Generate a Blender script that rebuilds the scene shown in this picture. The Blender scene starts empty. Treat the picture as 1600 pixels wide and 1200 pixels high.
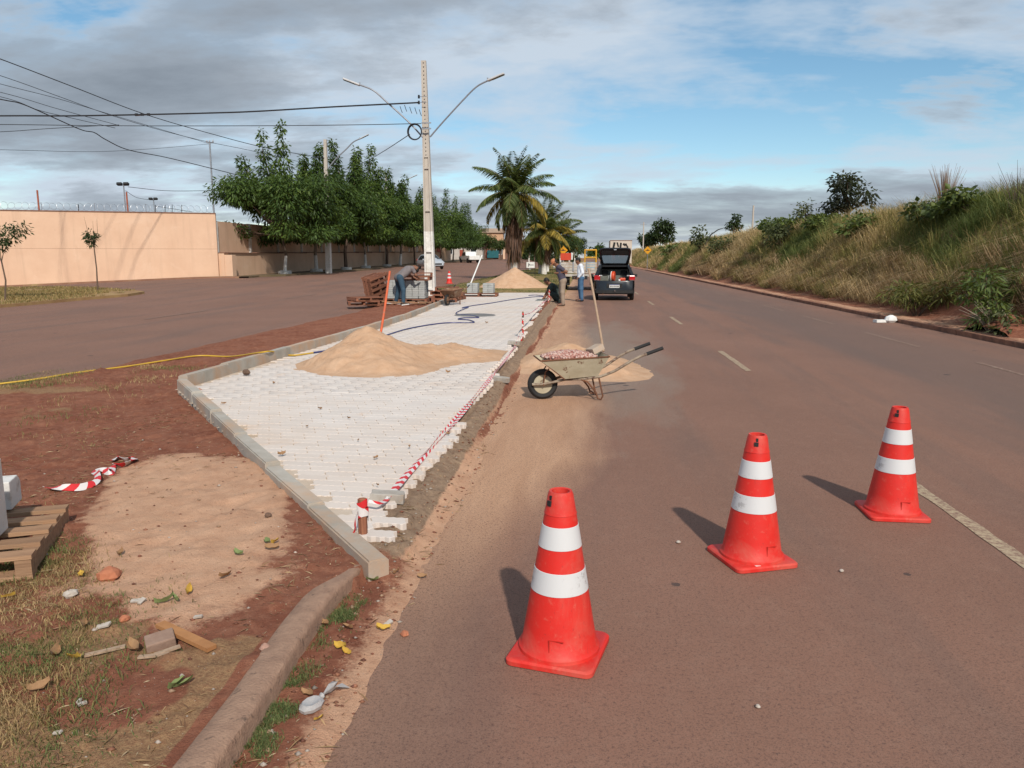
import bpy, math, random
import numpy as np
from mathutils import Vector, Matrix
R = math.radians
random.seed(7); rng = np.random.default_rng(7)
sc = bpy.context.scene
C = sc.collection
# ------------------------------------------------------------------ camera
F, CAM_H, PITCH, YAW = 1200.0, 1.70, R(9.3229), R(5.4023)
cd = bpy.data.cameras.new('camera'); cam = bpy.data.objects.new('camera', cd); C.objects.link(cam)
cd.sensor_fit = 'HORIZONTAL'; cd.sensor_width = 36.0; cd.lens = 36.0*F/1600.0
cd.clip_start = 0.05; cd.clip_end = 6000
cam.location = (0, 0, CAM_H); cam.rotation_euler = (R(90)-PITCH, 0, YAW)
sc.camera = cam
# ------------------------------------------------------------------ world: sky with broken cloud
SUN_EL, SUN_AZ = R(39), math.atan2(0.34, -0.94)     # azimuth measured from +Y towards +X: behind the camera, to the right
w = bpy.data.worlds.new('World'); sc.world = w; w.use_nodes = True
nt = w.node_tree; nt.nodes.clear()
def wn(t, **k):
    n = nt.nodes.new(t)
    for a, b in k.items(): setattr(n, a, b)
    return n
def wl(a, b): nt.links.new(a, b)
def wmath(op, a, b=None, clamp=False):
    n = wn('ShaderNodeMath', operation=op); n.use_clamp = clamp
    for i, v in enumerate((a, b)):
        if v is None: continue
        if isinstance(v, (int, float)): n.inputs[i].default_value = v
        else: wl(v, n.inputs[i])
    return n.outputs[0]
out = wn('ShaderNodeOutputWorld'); bg = wn('ShaderNodeBackground'); bg.inputs[1].default_value = 0.1
wl(bg.outputs[0], out.inputs[0])
sky = wn('ShaderNodeTexSky', sky_type='NISHITA'); sky.sun_disc = False
sky.sun_elevation = SUN_EL; sky.sun_rotation = SUN_AZ; sky.altitude = 300; sky.air_density = 1.0; sky.dust_density = 0.15; sky.ozone_density = 2.0
tc = wn('ShaderNodeTexCoord'); sep = wn('ShaderNodeSeparateXYZ'); wl(tc.outputs['Generated'], sep.inputs[0])
zz = wmath('ADD', wmath('MAXIMUM', sep.outputs[2], 0.0), 0.155)
cmb = wn('ShaderNodeCombineXYZ'); wl(wmath('DIVIDE', sep.outputs[0], zz), cmb.inputs[0]); wl(wmath('DIVIDE', sep.outputs[1], zz), cmb.inputs[1])
def wnoise(scale, detail, rough, off, dist=0.0, st=(1, 1, 1)):
    mp = wn('ShaderNodeMapping'); mp.inputs['Location'].default_value = off; mp.inputs['Scale'].default_value = st; wl(cmb.outputs[0], mp.inputs[0])
    n = wn('ShaderNodeTexNoise'); n.inputs['Scale'].default_value = scale; n.inputs['Detail'].default_value = detail
    n.inputs['Roughness'].default_value = rough; n.inputs['Distortion'].default_value = dist
    wl(mp.outputs[0], n.inputs['Vector']); return n.outputs[0]
def wramp(fac, stops):
    n = wn('ShaderNodeValToRGB'); e = n.color_ramp.elements
    while len(e) > 1: e.remove(e[-1])
    e[0].position = stops[0][0]; e[0].color = stops[0][1]
    for p, c in stops[1:]:
        q = e.new(p); q.color = c
    wl(fac, n.inputs[0]); return n.outputs[0]
def wmix(fac, a, b):
    n = wn('ShaderNodeMix', data_type='RGBA'); wl(fac, n.inputs[0]); wl(a, n.inputs[6]); wl(b, n.inputs[7]); return n.outputs[2]
def g(v): return (v, v, v, 1)
sat = wn('ShaderNodeHueSaturation'); sat.inputs['Saturation'].default_value = 1.12; sat.inputs['Hue'].default_value = 0.487; sat.inputs['Value'].default_value = 0.88; wl(sky.outputs[0], sat.inputs['Color'])
# thin mottled high cloud
thin = wnoise(0.80, 6, 0.58, (1.3, 4.2, 0), 0.3, (0.8, 1.2, 1))
mott = wnoise(4.2, 4, 0.62, (7.3, 0.2, 0), 0.2)
thinf = wmath('ADD', wmath('MULTIPLY', thin, 0.85), wmath('MULTIPLY', mott, 0.20))
thinm = wramp(thinf, [(0.46, g(0.0)), (0.54, g(0.55)), (0.63, g(0.97))])
white = wn('ShaderNodeRGB'); white.outputs[0].default_value = (4.5, 5.2, 6.0, 1)
s1 = wmix(thinm, sat.outputs[0], white.outputs[0])
# low grey cumulus with paler rims
SKYOFF = (3.1, 1.7, 0.0)
big = wmath('ADD', wnoise(0.74, 9, 0.60, SKYOFF, 0.15, (0.66, 1.0, 1)), wmath('MULTIPLY', wmath('SUBTRACT', 1.0, wmath('MULTIPLY', sep.outputs[2], 9.0), True), 0.022))   # layers overlap towards the horizon
bigm = wramp(big, [(0.470, g(0)), (0.515, g(0.72)), (0.60, g(0.96))])
greyc = wramp(big, [(0.475, (4.5, 5.1, 5.8, 1)), (0.545, (2.9, 3.3, 3.8, 1)), (0.70, (1.8, 2.05, 2.4, 1))])
s2 = wmix(bigm, s1, greyc)
wl(s2, bg.inputs[0])
# ------------------------------------------------------------------ sun
sd = bpy.data.lights.new('sun', 'SUN'); sd.energy = 3.1; sd.angle = R(1.5); sd.color = (1.0, 0.93, 0.83)
sun = bpy.data.objects.new('sun', sd); C.objects.link(sun)
sdir = Vector((math.sin(SUN_AZ)*math.cos(SUN_EL), math.cos(SUN_AZ)*math.cos(SUN_EL), math.sin(SUN_EL)))
sun.rotation_euler = sdir.to_track_quat('Z', 'Y').to_euler(); sun.location = sdir*60
# ------------------------------------------------------------------ render settings
sc.view_settings.view_transform = 'Standard'; sc.view_settings.look = 'None'
sc.view_settings.exposure = 0.38; sc.view_settings.gamma = 1.0; sc.view_settings.use_curve_mapping = False
sc.render.engine = 'CYCLES'; sc.cycles.max_bounces = 6; sc.cycles.diffuse_bounces = 3; sc.cycles.transparent_max_bounces = 8
sc.cycles.use_denoising = True

# ================================================================== helpers
_f = Vector((-math.sin(YAW)*math.cos(PITCH), math.cos(YAW)*math.cos(PITCH), -math.sin(PITCH)))
_r = Vector((math.cos(YAW), math.sin(YAW), 0)); _u = _r.cross(_f)
def ray(x, y): return _f*F + _r*(x-800) + _u*(600-y)
def gp(x, y, z=0.0):                    # pixel -> point on the level z
    d = ray(x, y); t = (z-CAM_H)/d.z; return Vector((0, 0, CAM_H)) + d*t
def at(x, y, Y):                        # pixel -> point at the distance Y along the road
    d = ray(x, y); return Vector((0, 0, CAM_H)) + d*(Y/d.y)
def sst(e0, e1, v):
    t = np.clip((v-e0)/(e1-e0), 0, 1); return t*t*(3-2*t)
# value noise (numpy)
_tab = rng.random((256, 256))
def vn(x, y):
    x = np.asarray(x, float); y = np.asarray(y, float)
    xi = np.floor(x).astype(int); yi = np.floor(y).astype(int); fx = x-xi; fy = y-yi
    fx = fx*fx*(3-2*fx); fy = fy*fy*(3-2*fy)
    a = _tab[xi % 256, yi % 256]; b = _tab[(xi+1) % 256, yi % 256]; c = _tab[xi % 256, (yi+1) % 256]; d = _tab[(xi+1) % 256, (yi+1) % 256]
    return (a*(1-fx)+b*fx)*(1-fy)+(c*(1-fx)+d*fx)*fy
def fbm(x, y, o=4, lac=2.13, gain=0.5):
    s = 0; a = 1; n = 0
    for i in range(o):
        s = s + a*vn(x*lac**i+17.3*i, y*lac**i+5.1*i); n += a; a *= gain
    return s/n
# terrain west of the median: the side road climbs ahead and falls away to the cross street on the left
def hgt(x, y):
    x = np.asarray(x, float); y = np.asarray(y, float)
    rise = 0.40*sst(22, 48, y) + 0.0085*np.clip(y-50, 0, 120)
    return sst(9, 18, -x)*rise - 0.042*np.clip(-x-25, 0, 40)*sst(22, 45, y)
def hg1(x, y): return float(hgt(x, y))
def gt(px, py):                         # pixel -> point on the terrain
    d = ray(px, py).normalized(); o = Vector((0, 0, CAM_H)); t = 3.0
    while t < 400:
        p = o+d*t
        if p.z <= hg1(p.x, p.y): return p
        t += 0.1
    return o+d*t

def tag(o, label=None, cat=None, group=None, kind=None):
    if label: o['label'] = label
    if cat: o['category'] = cat
    if group: o['group'] = group
    if kind: o['kind'] = kind
    return o
def thing(name, label, cat, loc=(0, 0, 0), rz=0.0, group=None):
    o = bpy.data.objects.new(name, None); C.objects.link(o); o.empty_display_size = 0.2
    o.location = loc; o.rotation_euler = (0, 0, rz)
    return tag(o, label, cat, group)
def link(name, me, mat=None, parent=None):
    o = bpy.data.objects.new(name, me); C.objects.link(o)
    if mat is not None and not me.materials: me.materials.append(mat)
    if parent: o.parent = parent
    return o
def copy_tree(o, parent=None):
    c = o.copy(); C.objects.link(c); c.parent = parent
    for ch in list(o.children): copy_tree(ch, c)
    return c

class MB:
    def __init__(s): s.v = []; s.f = []; s.uv = []
    def add(s, vs, fs, uv=None):
        o = len(s.v); s.v += [tuple(v) for v in vs]; s.f += [tuple(i+o for i in f) for f in fs]
        s.uv += (list(uv) if uv else [(0, 0)]*len(vs)); return s
    def box(s, c, d, rz=0.0, m=None, taper=1.0):
        x, y, z = (k/2 for k in d)
        vs = [Vector((a*x*(taper if e > 0 else 1), b*y*(taper if e > 0 else 1), e*z)) for e in (-1, 1) for b in (-1, 1) for a in (-1, 1)]
        if m is None: m = Matrix.Rotation(rz, 3, 'Z') if rz else None
        vs = [(m @ v if m is not None else v)+Vector(c) for v in vs]
        return s.add(vs, [(0, 2, 3, 1), (4, 5, 7, 6), (0, 1, 5, 4), (2, 6, 7, 3), (0, 4, 6, 2), (1, 3, 7, 5)])
    def bar(s, a, b, wd, th, up=(0, 0, 1)):                  # rectangular bar from a to b
        a = Vector(a); b = Vector(b); d = (b-a).normalized(); up = Vector(up)
        sx = d.cross(up)
        if sx.length < 1e-4: sx = d.cross(Vector((1, 0, 0)))
        sx.normalize(); sz = sx.cross(d)
        vs = [p+sx*(i*wd/2)+sz*(j*th/2) for p in (a, b) for i, j in ((-1, -1), (1, -1), (1, 1), (-1, 1))]
        return s.add(vs, [(3, 2, 1, 0), (4, 5, 6, 7), (0, 1, 5, 4), (1, 2, 6, 5), (2, 3, 7, 6), (3, 0, 4, 7)])
    def tube(s, pts, r, n=8, cap=True, flat=1.0):
        pts = [Vector(p) for p in pts]; rs = r if isinstance(r, (list, tuple)) else [r]*len(pts)
        t0 = (pts[1]-pts[0]).normalized(); nrm = t0.orthogonal().normalized()
        vs = []; uv = []; L = 0.0
        for i, p in enumerate(pts):
            if i == 0: t = t0
            elif i == len(pts)-1: t = (pts[i]-pts[i-1]).normalized()
            else: t = ((pts[i+1]-p).normalized()+(p-pts[i-1]).normalized())
            if t.length < 1e-6: t = t0
            t.normalize(); nrm = (nrm-t*nrm.dot(t))
            if nrm.length < 1e-6: nrm = t.orthogonal()
            nrm.normalize(); bi = t.cross(nrm)
            if i: L += (p-pts[i-1]).length
            for k in range(n):
                a = 2*math.pi*k/n; vs.append(p+(nrm*math.cos(a)+bi*(math.sin(a)*flat))*rs[i]); uv.append((L, k/n))
        fs = []
        for i in range(len(pts)-1):
            for k in range(n):
                k2 = (k+1) % n; fs.append((i*n+k, i*n+k2, (i+1)*n+k2, (i+1)*n+k))
        if cap:
            fs.append(tuple(range(n-1, -1, -1))); fs.append(tuple((len(pts)-1)*n+k for k in range(n)))
        return s.add(vs, fs, uv)
    def lathe(s, prof, n=24, c=(0, 0, 0), axis='Z', cap=True, squash=1.0):
        c = Vector(c); vs = []
        for r, z in prof:
            for k in range(n):
                a = 2*math.pi*k/n; x, y = r*math.cos(a), r*math.sin(a)*squash
                vs.append(c+(Vector((x, y, z)) if axis == 'Z' else Vector((z, x, y)) if axis == 'X' else Vector((x, z, y))))
        fs = []
        for i in range(len(prof)-1):
            for k in range(n):
                k2 = (k+1) % n; q = (i*n+k, i*n+k2, (i+1)*n+k2, (i+1)*n+k); fs.append(q if axis != 'Y' else q[::-1])
        if cap:
            e0 = tuple(range(n-1, -1, -1)); e1 = tuple((len(prof)-1)*n+k for k in range(n))
            fs += [e0, e1] if axis != 'Y' else [e0[::-1], e1[::-1]]
        return s.add(vs, fs)
    def prism(s, poly, z0, z1, inset=0.0, ch=0.0):           # extruded polygon (ccw), optional chamfered top
        n = len(poly); c = Vector((sum(p[0] for p in poly)/n, sum(p[1] for p in poly)/n))
        vs = [(p[0], p[1], z0) for p in poly]; fs = [tuple(range(n-1, -1, -1))]
        rings = [(0, z1-ch), (ch, z1)] if ch else [(0, z1)]
        for ins, z in rings:
            for p in poly:
                d = Vector(p[:2])-c; l = d.length; k = (l-ins*1.3)/l if l else 1; q = c+d*k; vs.append((q.x, q.y, z))
        for i in range(len(rings)):
            for k in range(n):
                k2 = (k+1) % n; fs.append((i*n+k, i*n+k2, (i+1)*n+k2, (i+1)*n+k))
        fs.append(tuple(len(rings)*n+k for k in range(n)))
        return s.add(vs, fs)
    def mesh(s, name, mat=None, smooth=False, bevel=0.0):
        me = bpy.data.meshes.new(name); me.from_pydata(s.v, [], s.f); me.update()
        if any(u != (0, 0) for u in s.uv):
            ul = me.uv_layers.new(name='UVMap'); ii = np.empty(len(me.loops), int); me.loops.foreach_get('vertex_index', ii)
            ul.data.foreach_set('uv', np.array(s.uv, float)[ii].ravel())
        if mat is not None: me.materials.append(mat)
        if smooth:
            me.polygons.foreach_set('use_smooth', [True]*len(me.polygons))
            try: me.set_sharp_from_angle(angle=R(40))
            except Exception: pass
        return me
    def build(s, name, mat, parent=None, smooth=False, bevel=0.0):
        o = link(name, s.mesh(name, mat, smooth), None, parent)
        if bevel:
            b = o.modifiers.new('bevel', 'BEVEL'); b.width = bevel; b.segments = 2; b.limit_method = 'ANGLE'; b.angle_limit = R(35)
        return o

def npmesh(name, V, quads=None, tris=None, mat=None, smooth=False, attrs=None):
    me = bpy.data.meshes.new(name); V = np.asarray(V, np.float32)
    me.vertices.add(len(V)); me.vertices.foreach_set('co', V.ravel())
    nq = 0 if quads is None else len(quads); ntr = 0 if tris is None else len(tris)
    idx = []; 
    if nq: idx.append(np.asarray(quads, np.int32).ravel())
    if ntr: idx.append(np.asarray(tris, np.int32).ravel())
    idx = np.concatenate(idx); me.loops.add(len(idx)); me.loops.foreach_set('vertex_index', idx)
    tot = np.concatenate([np.full(nq, 4, np.int32), np.full(ntr, 3, np.int32)]); st = np.concatenate([[0], np.cumsum(tot)[:-1]]).astype(np.int32)
    me.polygons.add(nq+ntr); me.polygons.foreach_set('loop_start', st)
    try: me.polygons.foreach_set('loop_total', tot)
    except Exception: pass
    if smooth: me.polygons.foreach_set('use_smooth', np.ones(nq+ntr, bool))
    for k, a in (attrs or {}).items():
        at_ = me.attributes.new(k, 'FLOAT_COLOR', 'POINT'); a = np.asarray(a, np.float32)
        at_.data.foreach_set('color', np.concatenate([a, np.ones((len(a), 1), np.float32)], 1).ravel())
    me.update(calc_edges=True); me.validate()
    if mat is not None: me.materials.append(mat)
    return me
def gridquads(ni, nj):
    i, j = np.meshgrid(np.arange(ni-1), np.arange(nj-1), indexing='ij'); a = i*nj+j
    return np.stack([a, a+nj, a+nj+1, a+1], -1).reshape(-1, 4)

# ------------------------------------------------------------------ materials
class NT:                                # small node builder
    def __init__(s, name):
        s.m = bpy.data.materials.new(name); s.m.use_nodes = True; s.t = s.m.node_tree; s.t.nodes.clear()
        s.out = s.n('ShaderNodeOutputMaterial'); s.b = s.n('ShaderNodeBsdfPrincipled'); s.l(s.b.outputs[0], s.out.inputs[0])
        s.tc = s.n('ShaderNodeTexCoord')
    def n(s, t, **k):
        n = s.t.nodes.new(t)
        for a, b in k.items(): setattr(n, a, b)
        return n
    def l(s, a, b): s.t.links.new(a, b)
    def val(s, i, v):
        if isinstance(v, (int, float)): i.default_value = v
        elif isinstance(v, tuple): i.default_value = v if len(v) == len(i.default_value) else tuple(v)+(1,)
        else: s.l(v, i)
    def math(s, op, a, b=0.0, clamp=False):
        n = s.n('ShaderNodeMath', operation=op); n.use_clamp = clamp; s.val(n.inputs[0], a); s.val(n.inputs[1], b); return n.outputs[0]
    def noise(s, scale, detail=4, rough=0.55, dist=0.0, vec=None, st=None, co='Object'):
        v = vec if vec is not None else s.tc.outputs[co]
        if st:
            mp = s.n('ShaderNodeMapping'); mp.inputs['Scale'].default_value = st; s.l(v, mp.inputs[0]); v = mp.outputs[0]
        n = s.n('ShaderNodeTexNoise'); n.inputs['Scale'].default_value = scale; n.inputs['Detail'].default_value = detail
        n.inputs['Roughness'].default_value = rough; n.inputs['Distortion'].default_value = dist; s.l(v, n.inputs['Vector']); return n.outputs[0]
    def vor(s, scale, out='Distance', feature='F1', rnd=1.0, st=None):
        v = s.tc.outputs['Object']
        if st:
            mp = s.n('ShaderNodeMapping'); mp.inputs['Scale'].default_value = st; s.l(v, mp.inputs[0]); v = mp.outputs[0]
        n = s.n('ShaderNodeTexVoronoi', feature=feature); n.inputs['Scale'].default_value = scale; n.inputs['Randomness'].default_value = rnd
        s.l(v, n.inputs['Vector']); return n.outputs[out]
    def ramp(s, fac, stops):
        n = s.n('ShaderNodeValToRGB'); e = n.color_ramp.elements
        while len(e) > 1: e.remove(e[-1])
        c = lambda q: (q, q, q, 1) if isinstance(q, (int, float)) else tuple(q)+(1,)
        e[0].position = stops[0][0]; e[0].color = c(stops[0][1])
        for p, q in stops[1:]:
            x = e.new(p); x.color = c(q)
        s.l(fac, n.inputs[0]); return n.outputs[0]
    def mix(s, fac, a, b, mode='MIX'):
        n = s.n('ShaderNodeMix', data_type='RGBA', blend_type=mode); s.val(n.inputs[0], fac)
        for i, v in ((6, a), (7, b)): s.val(n.inputs[i], v)
        return n.outputs[2]
    def attr(s, name):
        n = s.n('ShaderNodeAttribute'); n.attribute_name = name; return n
    def rnd(s): return s.n('ShaderNodeObjectInfo').outputs['Random']
    def bump(s, h, strength=0.3, dist=0.01):
        n = s.n('ShaderNodeBump'); n.inputs['Strength'].default_value = strength; n.inputs['Distance'].default_value = dist
        s.l(h, n.inputs['Height']); s.l(n.outputs[0], s.b.inputs['Normal']); return n
    def fin(s, col, rough=0.8, spec=0.3, metal=0.0):
        s.val(s.b.inputs['Base Color'], col); s.val(s.b.inputs['Roughness'], rough); s.val(s.b.inputs['Specular IOR Level'], spec); s.val(s.b.inputs['Metallic'], metal); return s.m

def simple(name, c1, c2=None, scale=4.0, rough=0.7, bump=0.0, bscale=40.0, spec=0.3, metal=0.0, rv=0.0, dirt=None, dscale=3.0, dlo=0.5, dhi=0.7, st=None, world=False):
    t = NT(name)
    wv = t.n('ShaderNodeNewGeometry').outputs['Position'] if world else None
    c2 = c2 or tuple(k*0.8 for k in c1)
    col = t.mix(t.ramp(t.noise(scale, 5, 0.6, vec=wv, st=st), [(0.35, 0.0), (0.65, 1.0)]), tuple(c1), tuple(c2))
    if dirt: col = t.mix(t.ramp(t.noise(dscale, 7, 0.65, 0.3, vec=wv), [(dlo, 0.0), (dhi, 1.0)]), col, tuple(dirt))
    if rv:
        h = t.n('ShaderNodeHueSaturation'); t.l(col, h.inputs['Color']); t.val(h.inputs['Value'], t.math('ADD', t.math('MULTIPLY', t.rnd(), 2*rv), 1-rv)); col = h.outputs[0]
    if bump: t.bump(t.noise(bscale, 4, 0.6, vec=wv, st=st), bump, 0.01)
    return t.fin(col, rough, spec, metal)
def leafmat(name, rough=0.55, trans=0.35):
    t = NT(name); a = t.attr('col'); col = a.outputs['Color']
    t.fin(col, rough, 0.35)
    tr = t.n('ShaderNodeBsdfTranslucent'); t.l(t.mix(0.35, col, (0.25, 0.30, 0.03), 'MIX'), tr.inputs[0])
    mx = t.n('ShaderNodeMixShader'); mx.inputs[0].default_value = trans
    t.l(t.b.outputs[0], mx.inputs[1]); t.l(tr.outputs[0], mx.inputs[2]); t.l(mx.outputs[0], t.out.inputs[0]); return t.m
MT = {}
MT['leaf'] = leafmat('leaf'); MT['grass'] = leafmat('grass_blade', 0.75, 0.30)
MT['bark'] = simple('bark', (.16, .11, .08), (.08, .055, .04), 6, 0.95, 0.6, 30, st=(1, 1, .25))
MT['barkpale'] = simple('bark_pale', (.30, .25, .20), (.17, .13, .10), 5, 0.95, 0.5, 30, st=(1, 1, .3))
MT['whitewash'] = simple('whitewash', (.72, .70, .66), (.58, .55, .50), 5, 0.9, 0.3, 30, dirt=(.35, .24, .17), dscale=4, dlo=.56, dhi=.75)
MT['concrete'] = simple('concrete', (.42, .385, .335), (.34, .31, .265), 5, 0.9, 0.25, 60, rv=0.08, dirt=(.46, .30, .195), dscale=1.7, dlo=.44, dhi=.66, world=True)
MT['oldconcrete'] = simple('old_concrete', (.36, .225, .155), (.27, .165, .115), 14, 0.95, 0.7, 90, dirt=(.12, .08, .06), dscale=18, dlo=.58, dhi=.70)
MT['poleconc'] = simple('pole_concrete', (.50, .45, .39), (.43, .38, .33), 3, 0.9, 0.2, 40, dirt=(.33, .26, .20), dscale=2, dlo=.55, dhi=.8, st=(3, 3, .5))
MT['wood'] = simple('weathered_wood', (.40, .24, .14), (.27, .155, .09), 9, 0.85, 0.4, 30, rv=0.18, st=(.25, 4, 4))
MT['redwood'] = simple('red_dusty_wood', (.27, .115, .065), (.15, .06, .04), 8, 0.9, 0.4, 30, rv=0.3, st=(.3, 4, 4))
MT['stakewood'] = simple('stake_wood', (.33, .14, .075), (.22, .085, .05), 10, 0.85, 0.4, 40, st=(5, 5, .5))
MT['orangewood'] = simple('orange_paint', (.62, .12, .04), (.45, .10, .05), 8, 0.6, 0.1, 40, dirt=(.30, .20, .14), dscale=9, dlo=.55, dhi=.7)
MT['palewood'] = simple('pale_wood', (.42, .30, .21), (.32, .22, .15), 8, 0.85, 0.2, 40, st=(4, 4, .4))
MT['steel'] = simple('galvanised_steel', (.42, .43, .45), (.33, .34, .36), 6, 0.45, 0, spec=0.5, metal=0.7)
MT['greysteel'] = simple('grey_tube', (.30, .32, .35), (.24, .25, .28), 6, 0.5, 0, spec=0.5, metal=0.3)
MT['lampwhite'] = simple('lamp_housing', (.55, .55, .55), (.45, .45, .46), 6, 0.5)
MT['black'] = simple('black_rubber', (.018, .018, .019), (.028, .027, .026), 8, 0.75, 0.1, 60)
MT['cable'] = simple('black_cable', (.02, .02, .023), (.03, .03, .033), 3, 0.6)
MT['rust'] = simple('rust', (.20, .085, .045), (.11, .05, .03), 9, 0.9, 0.3, 60)
MT['white'] = simple('white_paint', (.76, .76, .74), (.66, .65, .62), 5, 0.5, dirt=(.45, .36, .28), dscale=4, dlo=.6, dhi=.8)
MT['redpost'] = simple('red_post', (.40, .12, .07), (.28, .09, .06), 5, 0.8)
# ================================================================== ground, roads, median
def soilmat():
    t = NT('red_earth'); a = t.attr('mask'); sp = t.n('ShaderNodeSeparateColor'); t.l(a.outputs['Color'], sp.inputs[0])
    n1 = t.noise(1.7, 6, 0.62); n2 = t.noise(14, 5, 0.65); n3 = t.noise(70, 4, 0.7); n4 = t.noise(260, 2, 0.6)
    col = t.mix(t.ramp(n1, [(.36, 0.0), (.64, 1.0)]), (.205, .072, .043), (.275, .112, .068))
    col = t.mix(t.ramp(n2, [(.46, 0.0), (.68, .8)]), col, (.34, .155, .095))
    sand = t.mix(t.ramp(t.noise(5, 6, .7), [(.35, 0.0), (.68, 1.0)]), (.63, .385, .250), (.52, .290, .180))
    mort = t.mix(t.ramp(n2, [(.35, 0.0), (.65, 1.0)]), (.37, .255, .170), (.24, .160, .108))
    dry = t.mix(t.ramp(n3, [(.35, 0.0), (.65, 1.0)]), (.36, .22, .115), (.24, .125, .07))
    br = t.math('ADD', t.math('MULTIPLY', n2, 0.5), t.math('MULTIPLY', n3, 0.3))      # breaks up the borders between soils
    def edge(ch): return t.ramp(t.math('ADD', sp.outputs[ch], t.math('SUBTRACT', br, 0.40)), [(.42, 0.0), (.62, 1.0)])
    col = t.mix(edge(2), col, dry); col = t.mix(t.ramp(t.math('ADD', sp.outputs[0], t.math('MULTIPLY', t.math('SUBTRACT', br, 0.40), 1.8)), [(.25, 0.0), (.55, .75), (.85, 1.0)]), col, sand); col = t.mix(edge(1), col, mort)
    col = t.mix(t.ramp(n4, [(.30, 0.55), (.44, 0.0)]), col, (.09, .04, .028))
    col = t.mix(t.ramp(t.vor(38), [(.05, 1.0), (.10, 0.0)]), col, (.46, .36, .29))
    h = t.math('ADD', t.math('MULTIPLY', n3, 0.6), t.math('MULTIPLY', n4, 0.35)); t.bump(h, 0.9, 0.02)
    return t.fin(col, 0.97, 0.12)
def asphaltmat(name, sand=False):
    t = NT(name); s = t.n('ShaderNodeSeparateXYZ'); t.l(t.tc.outputs['Object'], s.inputs[0]); X, Y = s.outputs[0], s.outputs[1]
    n1 = t.noise(0.35, 6, 0.6); ns = t.noise(1.0, 6, 0.62, 0.4, st=(1.1, .10, 1)); n2 = t.noise(9, 5, 0.6); n3 = t.noise(120, 3, 0.75); n4 = t.noise(300, 2, 0.7)
    col = t.mix(t.ramp(n1, [(.35, 0.0), (.65, 1.0)]), (.222, .116, .080), (.262, .138, .096))
    col = t.mix(t.ramp(ns, [(.48, 0.0), (.66, .65)]), col, (.165, .104, .082))
    col = t.mix(t.ramp(n2, [(.5, 0.0), (.75, .35)]), col, (.30, .18, .13))
    if sand:
        tr = t.math('ADD', X, t.math('MULTIPLY', t.math('SUBTRACT', ns, .5), 3.0))                # traffic-polished grey band of the far lane
        col = t.mix(t.ramp(t.math('DIVIDE', tr, 10.0), [(.36, 0.0), (.50, .62), (.66, .55), (.78, 0.0)]), col, (.135, .100, .086))
        nb = t.noise(0.8, 6, 0.6, 0.5, st=(1, .45, 1)); nf = t.noise(1.0, 5, 0.6, 0.8, st=(4, .7, 1))
        wob = t.math('ADD', t.math('MULTIPLY', t.math('SUBTRACT', nb, 0.5), 2.2), t.math('MULTIPLY', t.math('SUBTRACT', nf, 0.5), 0.9))
        # grey cement dust where the mortar was mixed
        dx = t.math('DIVIDE', t.math('SUBTRACT', X, 0.35), 1.25); dy = t.math('DIVIDE', t.math('SUBTRACT', Y, 14.5), 7.5)
        rr = t.math('ADD', t.math('ADD', t.math('MULTIPLY', dx, dx), t.math('MULTIPLY', dy, dy)), wob)
        col = t.mix(t.ramp(rr, [(.10, .75), (.55, .45), (1.15, 0.0)]), col, (.275, .215, .170))
        wid = t.ramp(t.math('DIVIDE', Y, 40.0), [(.05, .0), (.09, .06), (.12, .34), (.16, .74), (.22, .84), (.36, .66), (.55, .55), (1.0, .15)])
        d = t.math('ADD', t.math('ADD', t.math('SUBTRACT', X, t.math('SUBTRACT', wid, 0.82)), 0.0), t.math('MULTIPLY', wob, 0.30))
        sm = t.ramp(t.math('ADD', d, 0.5), [(.34, 1.0), (.58, .62), (.84, 0.0)])
        sc_ = t.mix(t.ramp(nf, [(.35, 0.0), (.65, 1.0)]), (.56, .335, .205), (.47, .265, .155))
        near = t.ramp(t.math('DIVIDE', Y, 40.0), [(.075, .18), (.135, .95)])
        col = t.mix(t.math('MULTIPLY', sm, near), col, sc_)
    n5 = t.noise(55, 4, .8)
    col = t.mix(t.ramp(n5, [(.36, .80), (.47, 0.0)]), col, (.105, .058, .045))
    col = t.mix(t.ramp(n3, [(.36, .75), (.48, 0.0)]), col, (.075, .045, .038))
    col = t.mix(t.ramp(n4, [(.58, 0.0), (.70, .65)]), col, (.42, .30, .24))
    spot = t.vor(1.5, 'Distance'); spr = t.n('ShaderNodeSeparateColor'); t.l(t.vor(1.5, 'Color'), spr.inputs[0])
    thr = t.math('MULTIPLY', t.math('POWER', spr.outputs[0], 2.0), 0.085)
    rag = t.math('ADD', spot, t.math('MULTIPLY', t.math('SUBTRACT', t.noise(30, 3, .6), .5), .03))
    col = t.mix(t.math('MULTIPLY', t.math('LESS_THAN', rag, thr), .75), col, (.05, .042, .040))
    t.bump(t.math('ADD', n3, t.math('MULTIPLY', n4, .6)), 0.45, 0.006)
    return t.fin(col, t.math('ADD', t.math('MULTIPLY', n3, .25), .70), 0.22)
MT['soil'] = soilmat(); MT['asphalt'] = asphaltmat('main_asphalt', True); MT['asphalt2'] = asphaltmat('side_asphalt')
MT['sand'] = (lambda t: (t.bump(t.math('ADD', t.noise(60, 4, .7), t.math('MULTIPLY', t.noise(9, 5, .6), 1.4)), .55, .02),
    t.fin(t.mix(t.ramp(t.noise(240, 2, .6), [(.30, .5), (.42, 0.0)]), t.mix(t.ramp(t.noise(4, 6, .65), [(.35, 0.0), (.68, 1.0)]), (.57, .375, .245), (.48, .290, .175)), (.30, .17, .10)), .97, .1))[1])(NT('sand'))
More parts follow.
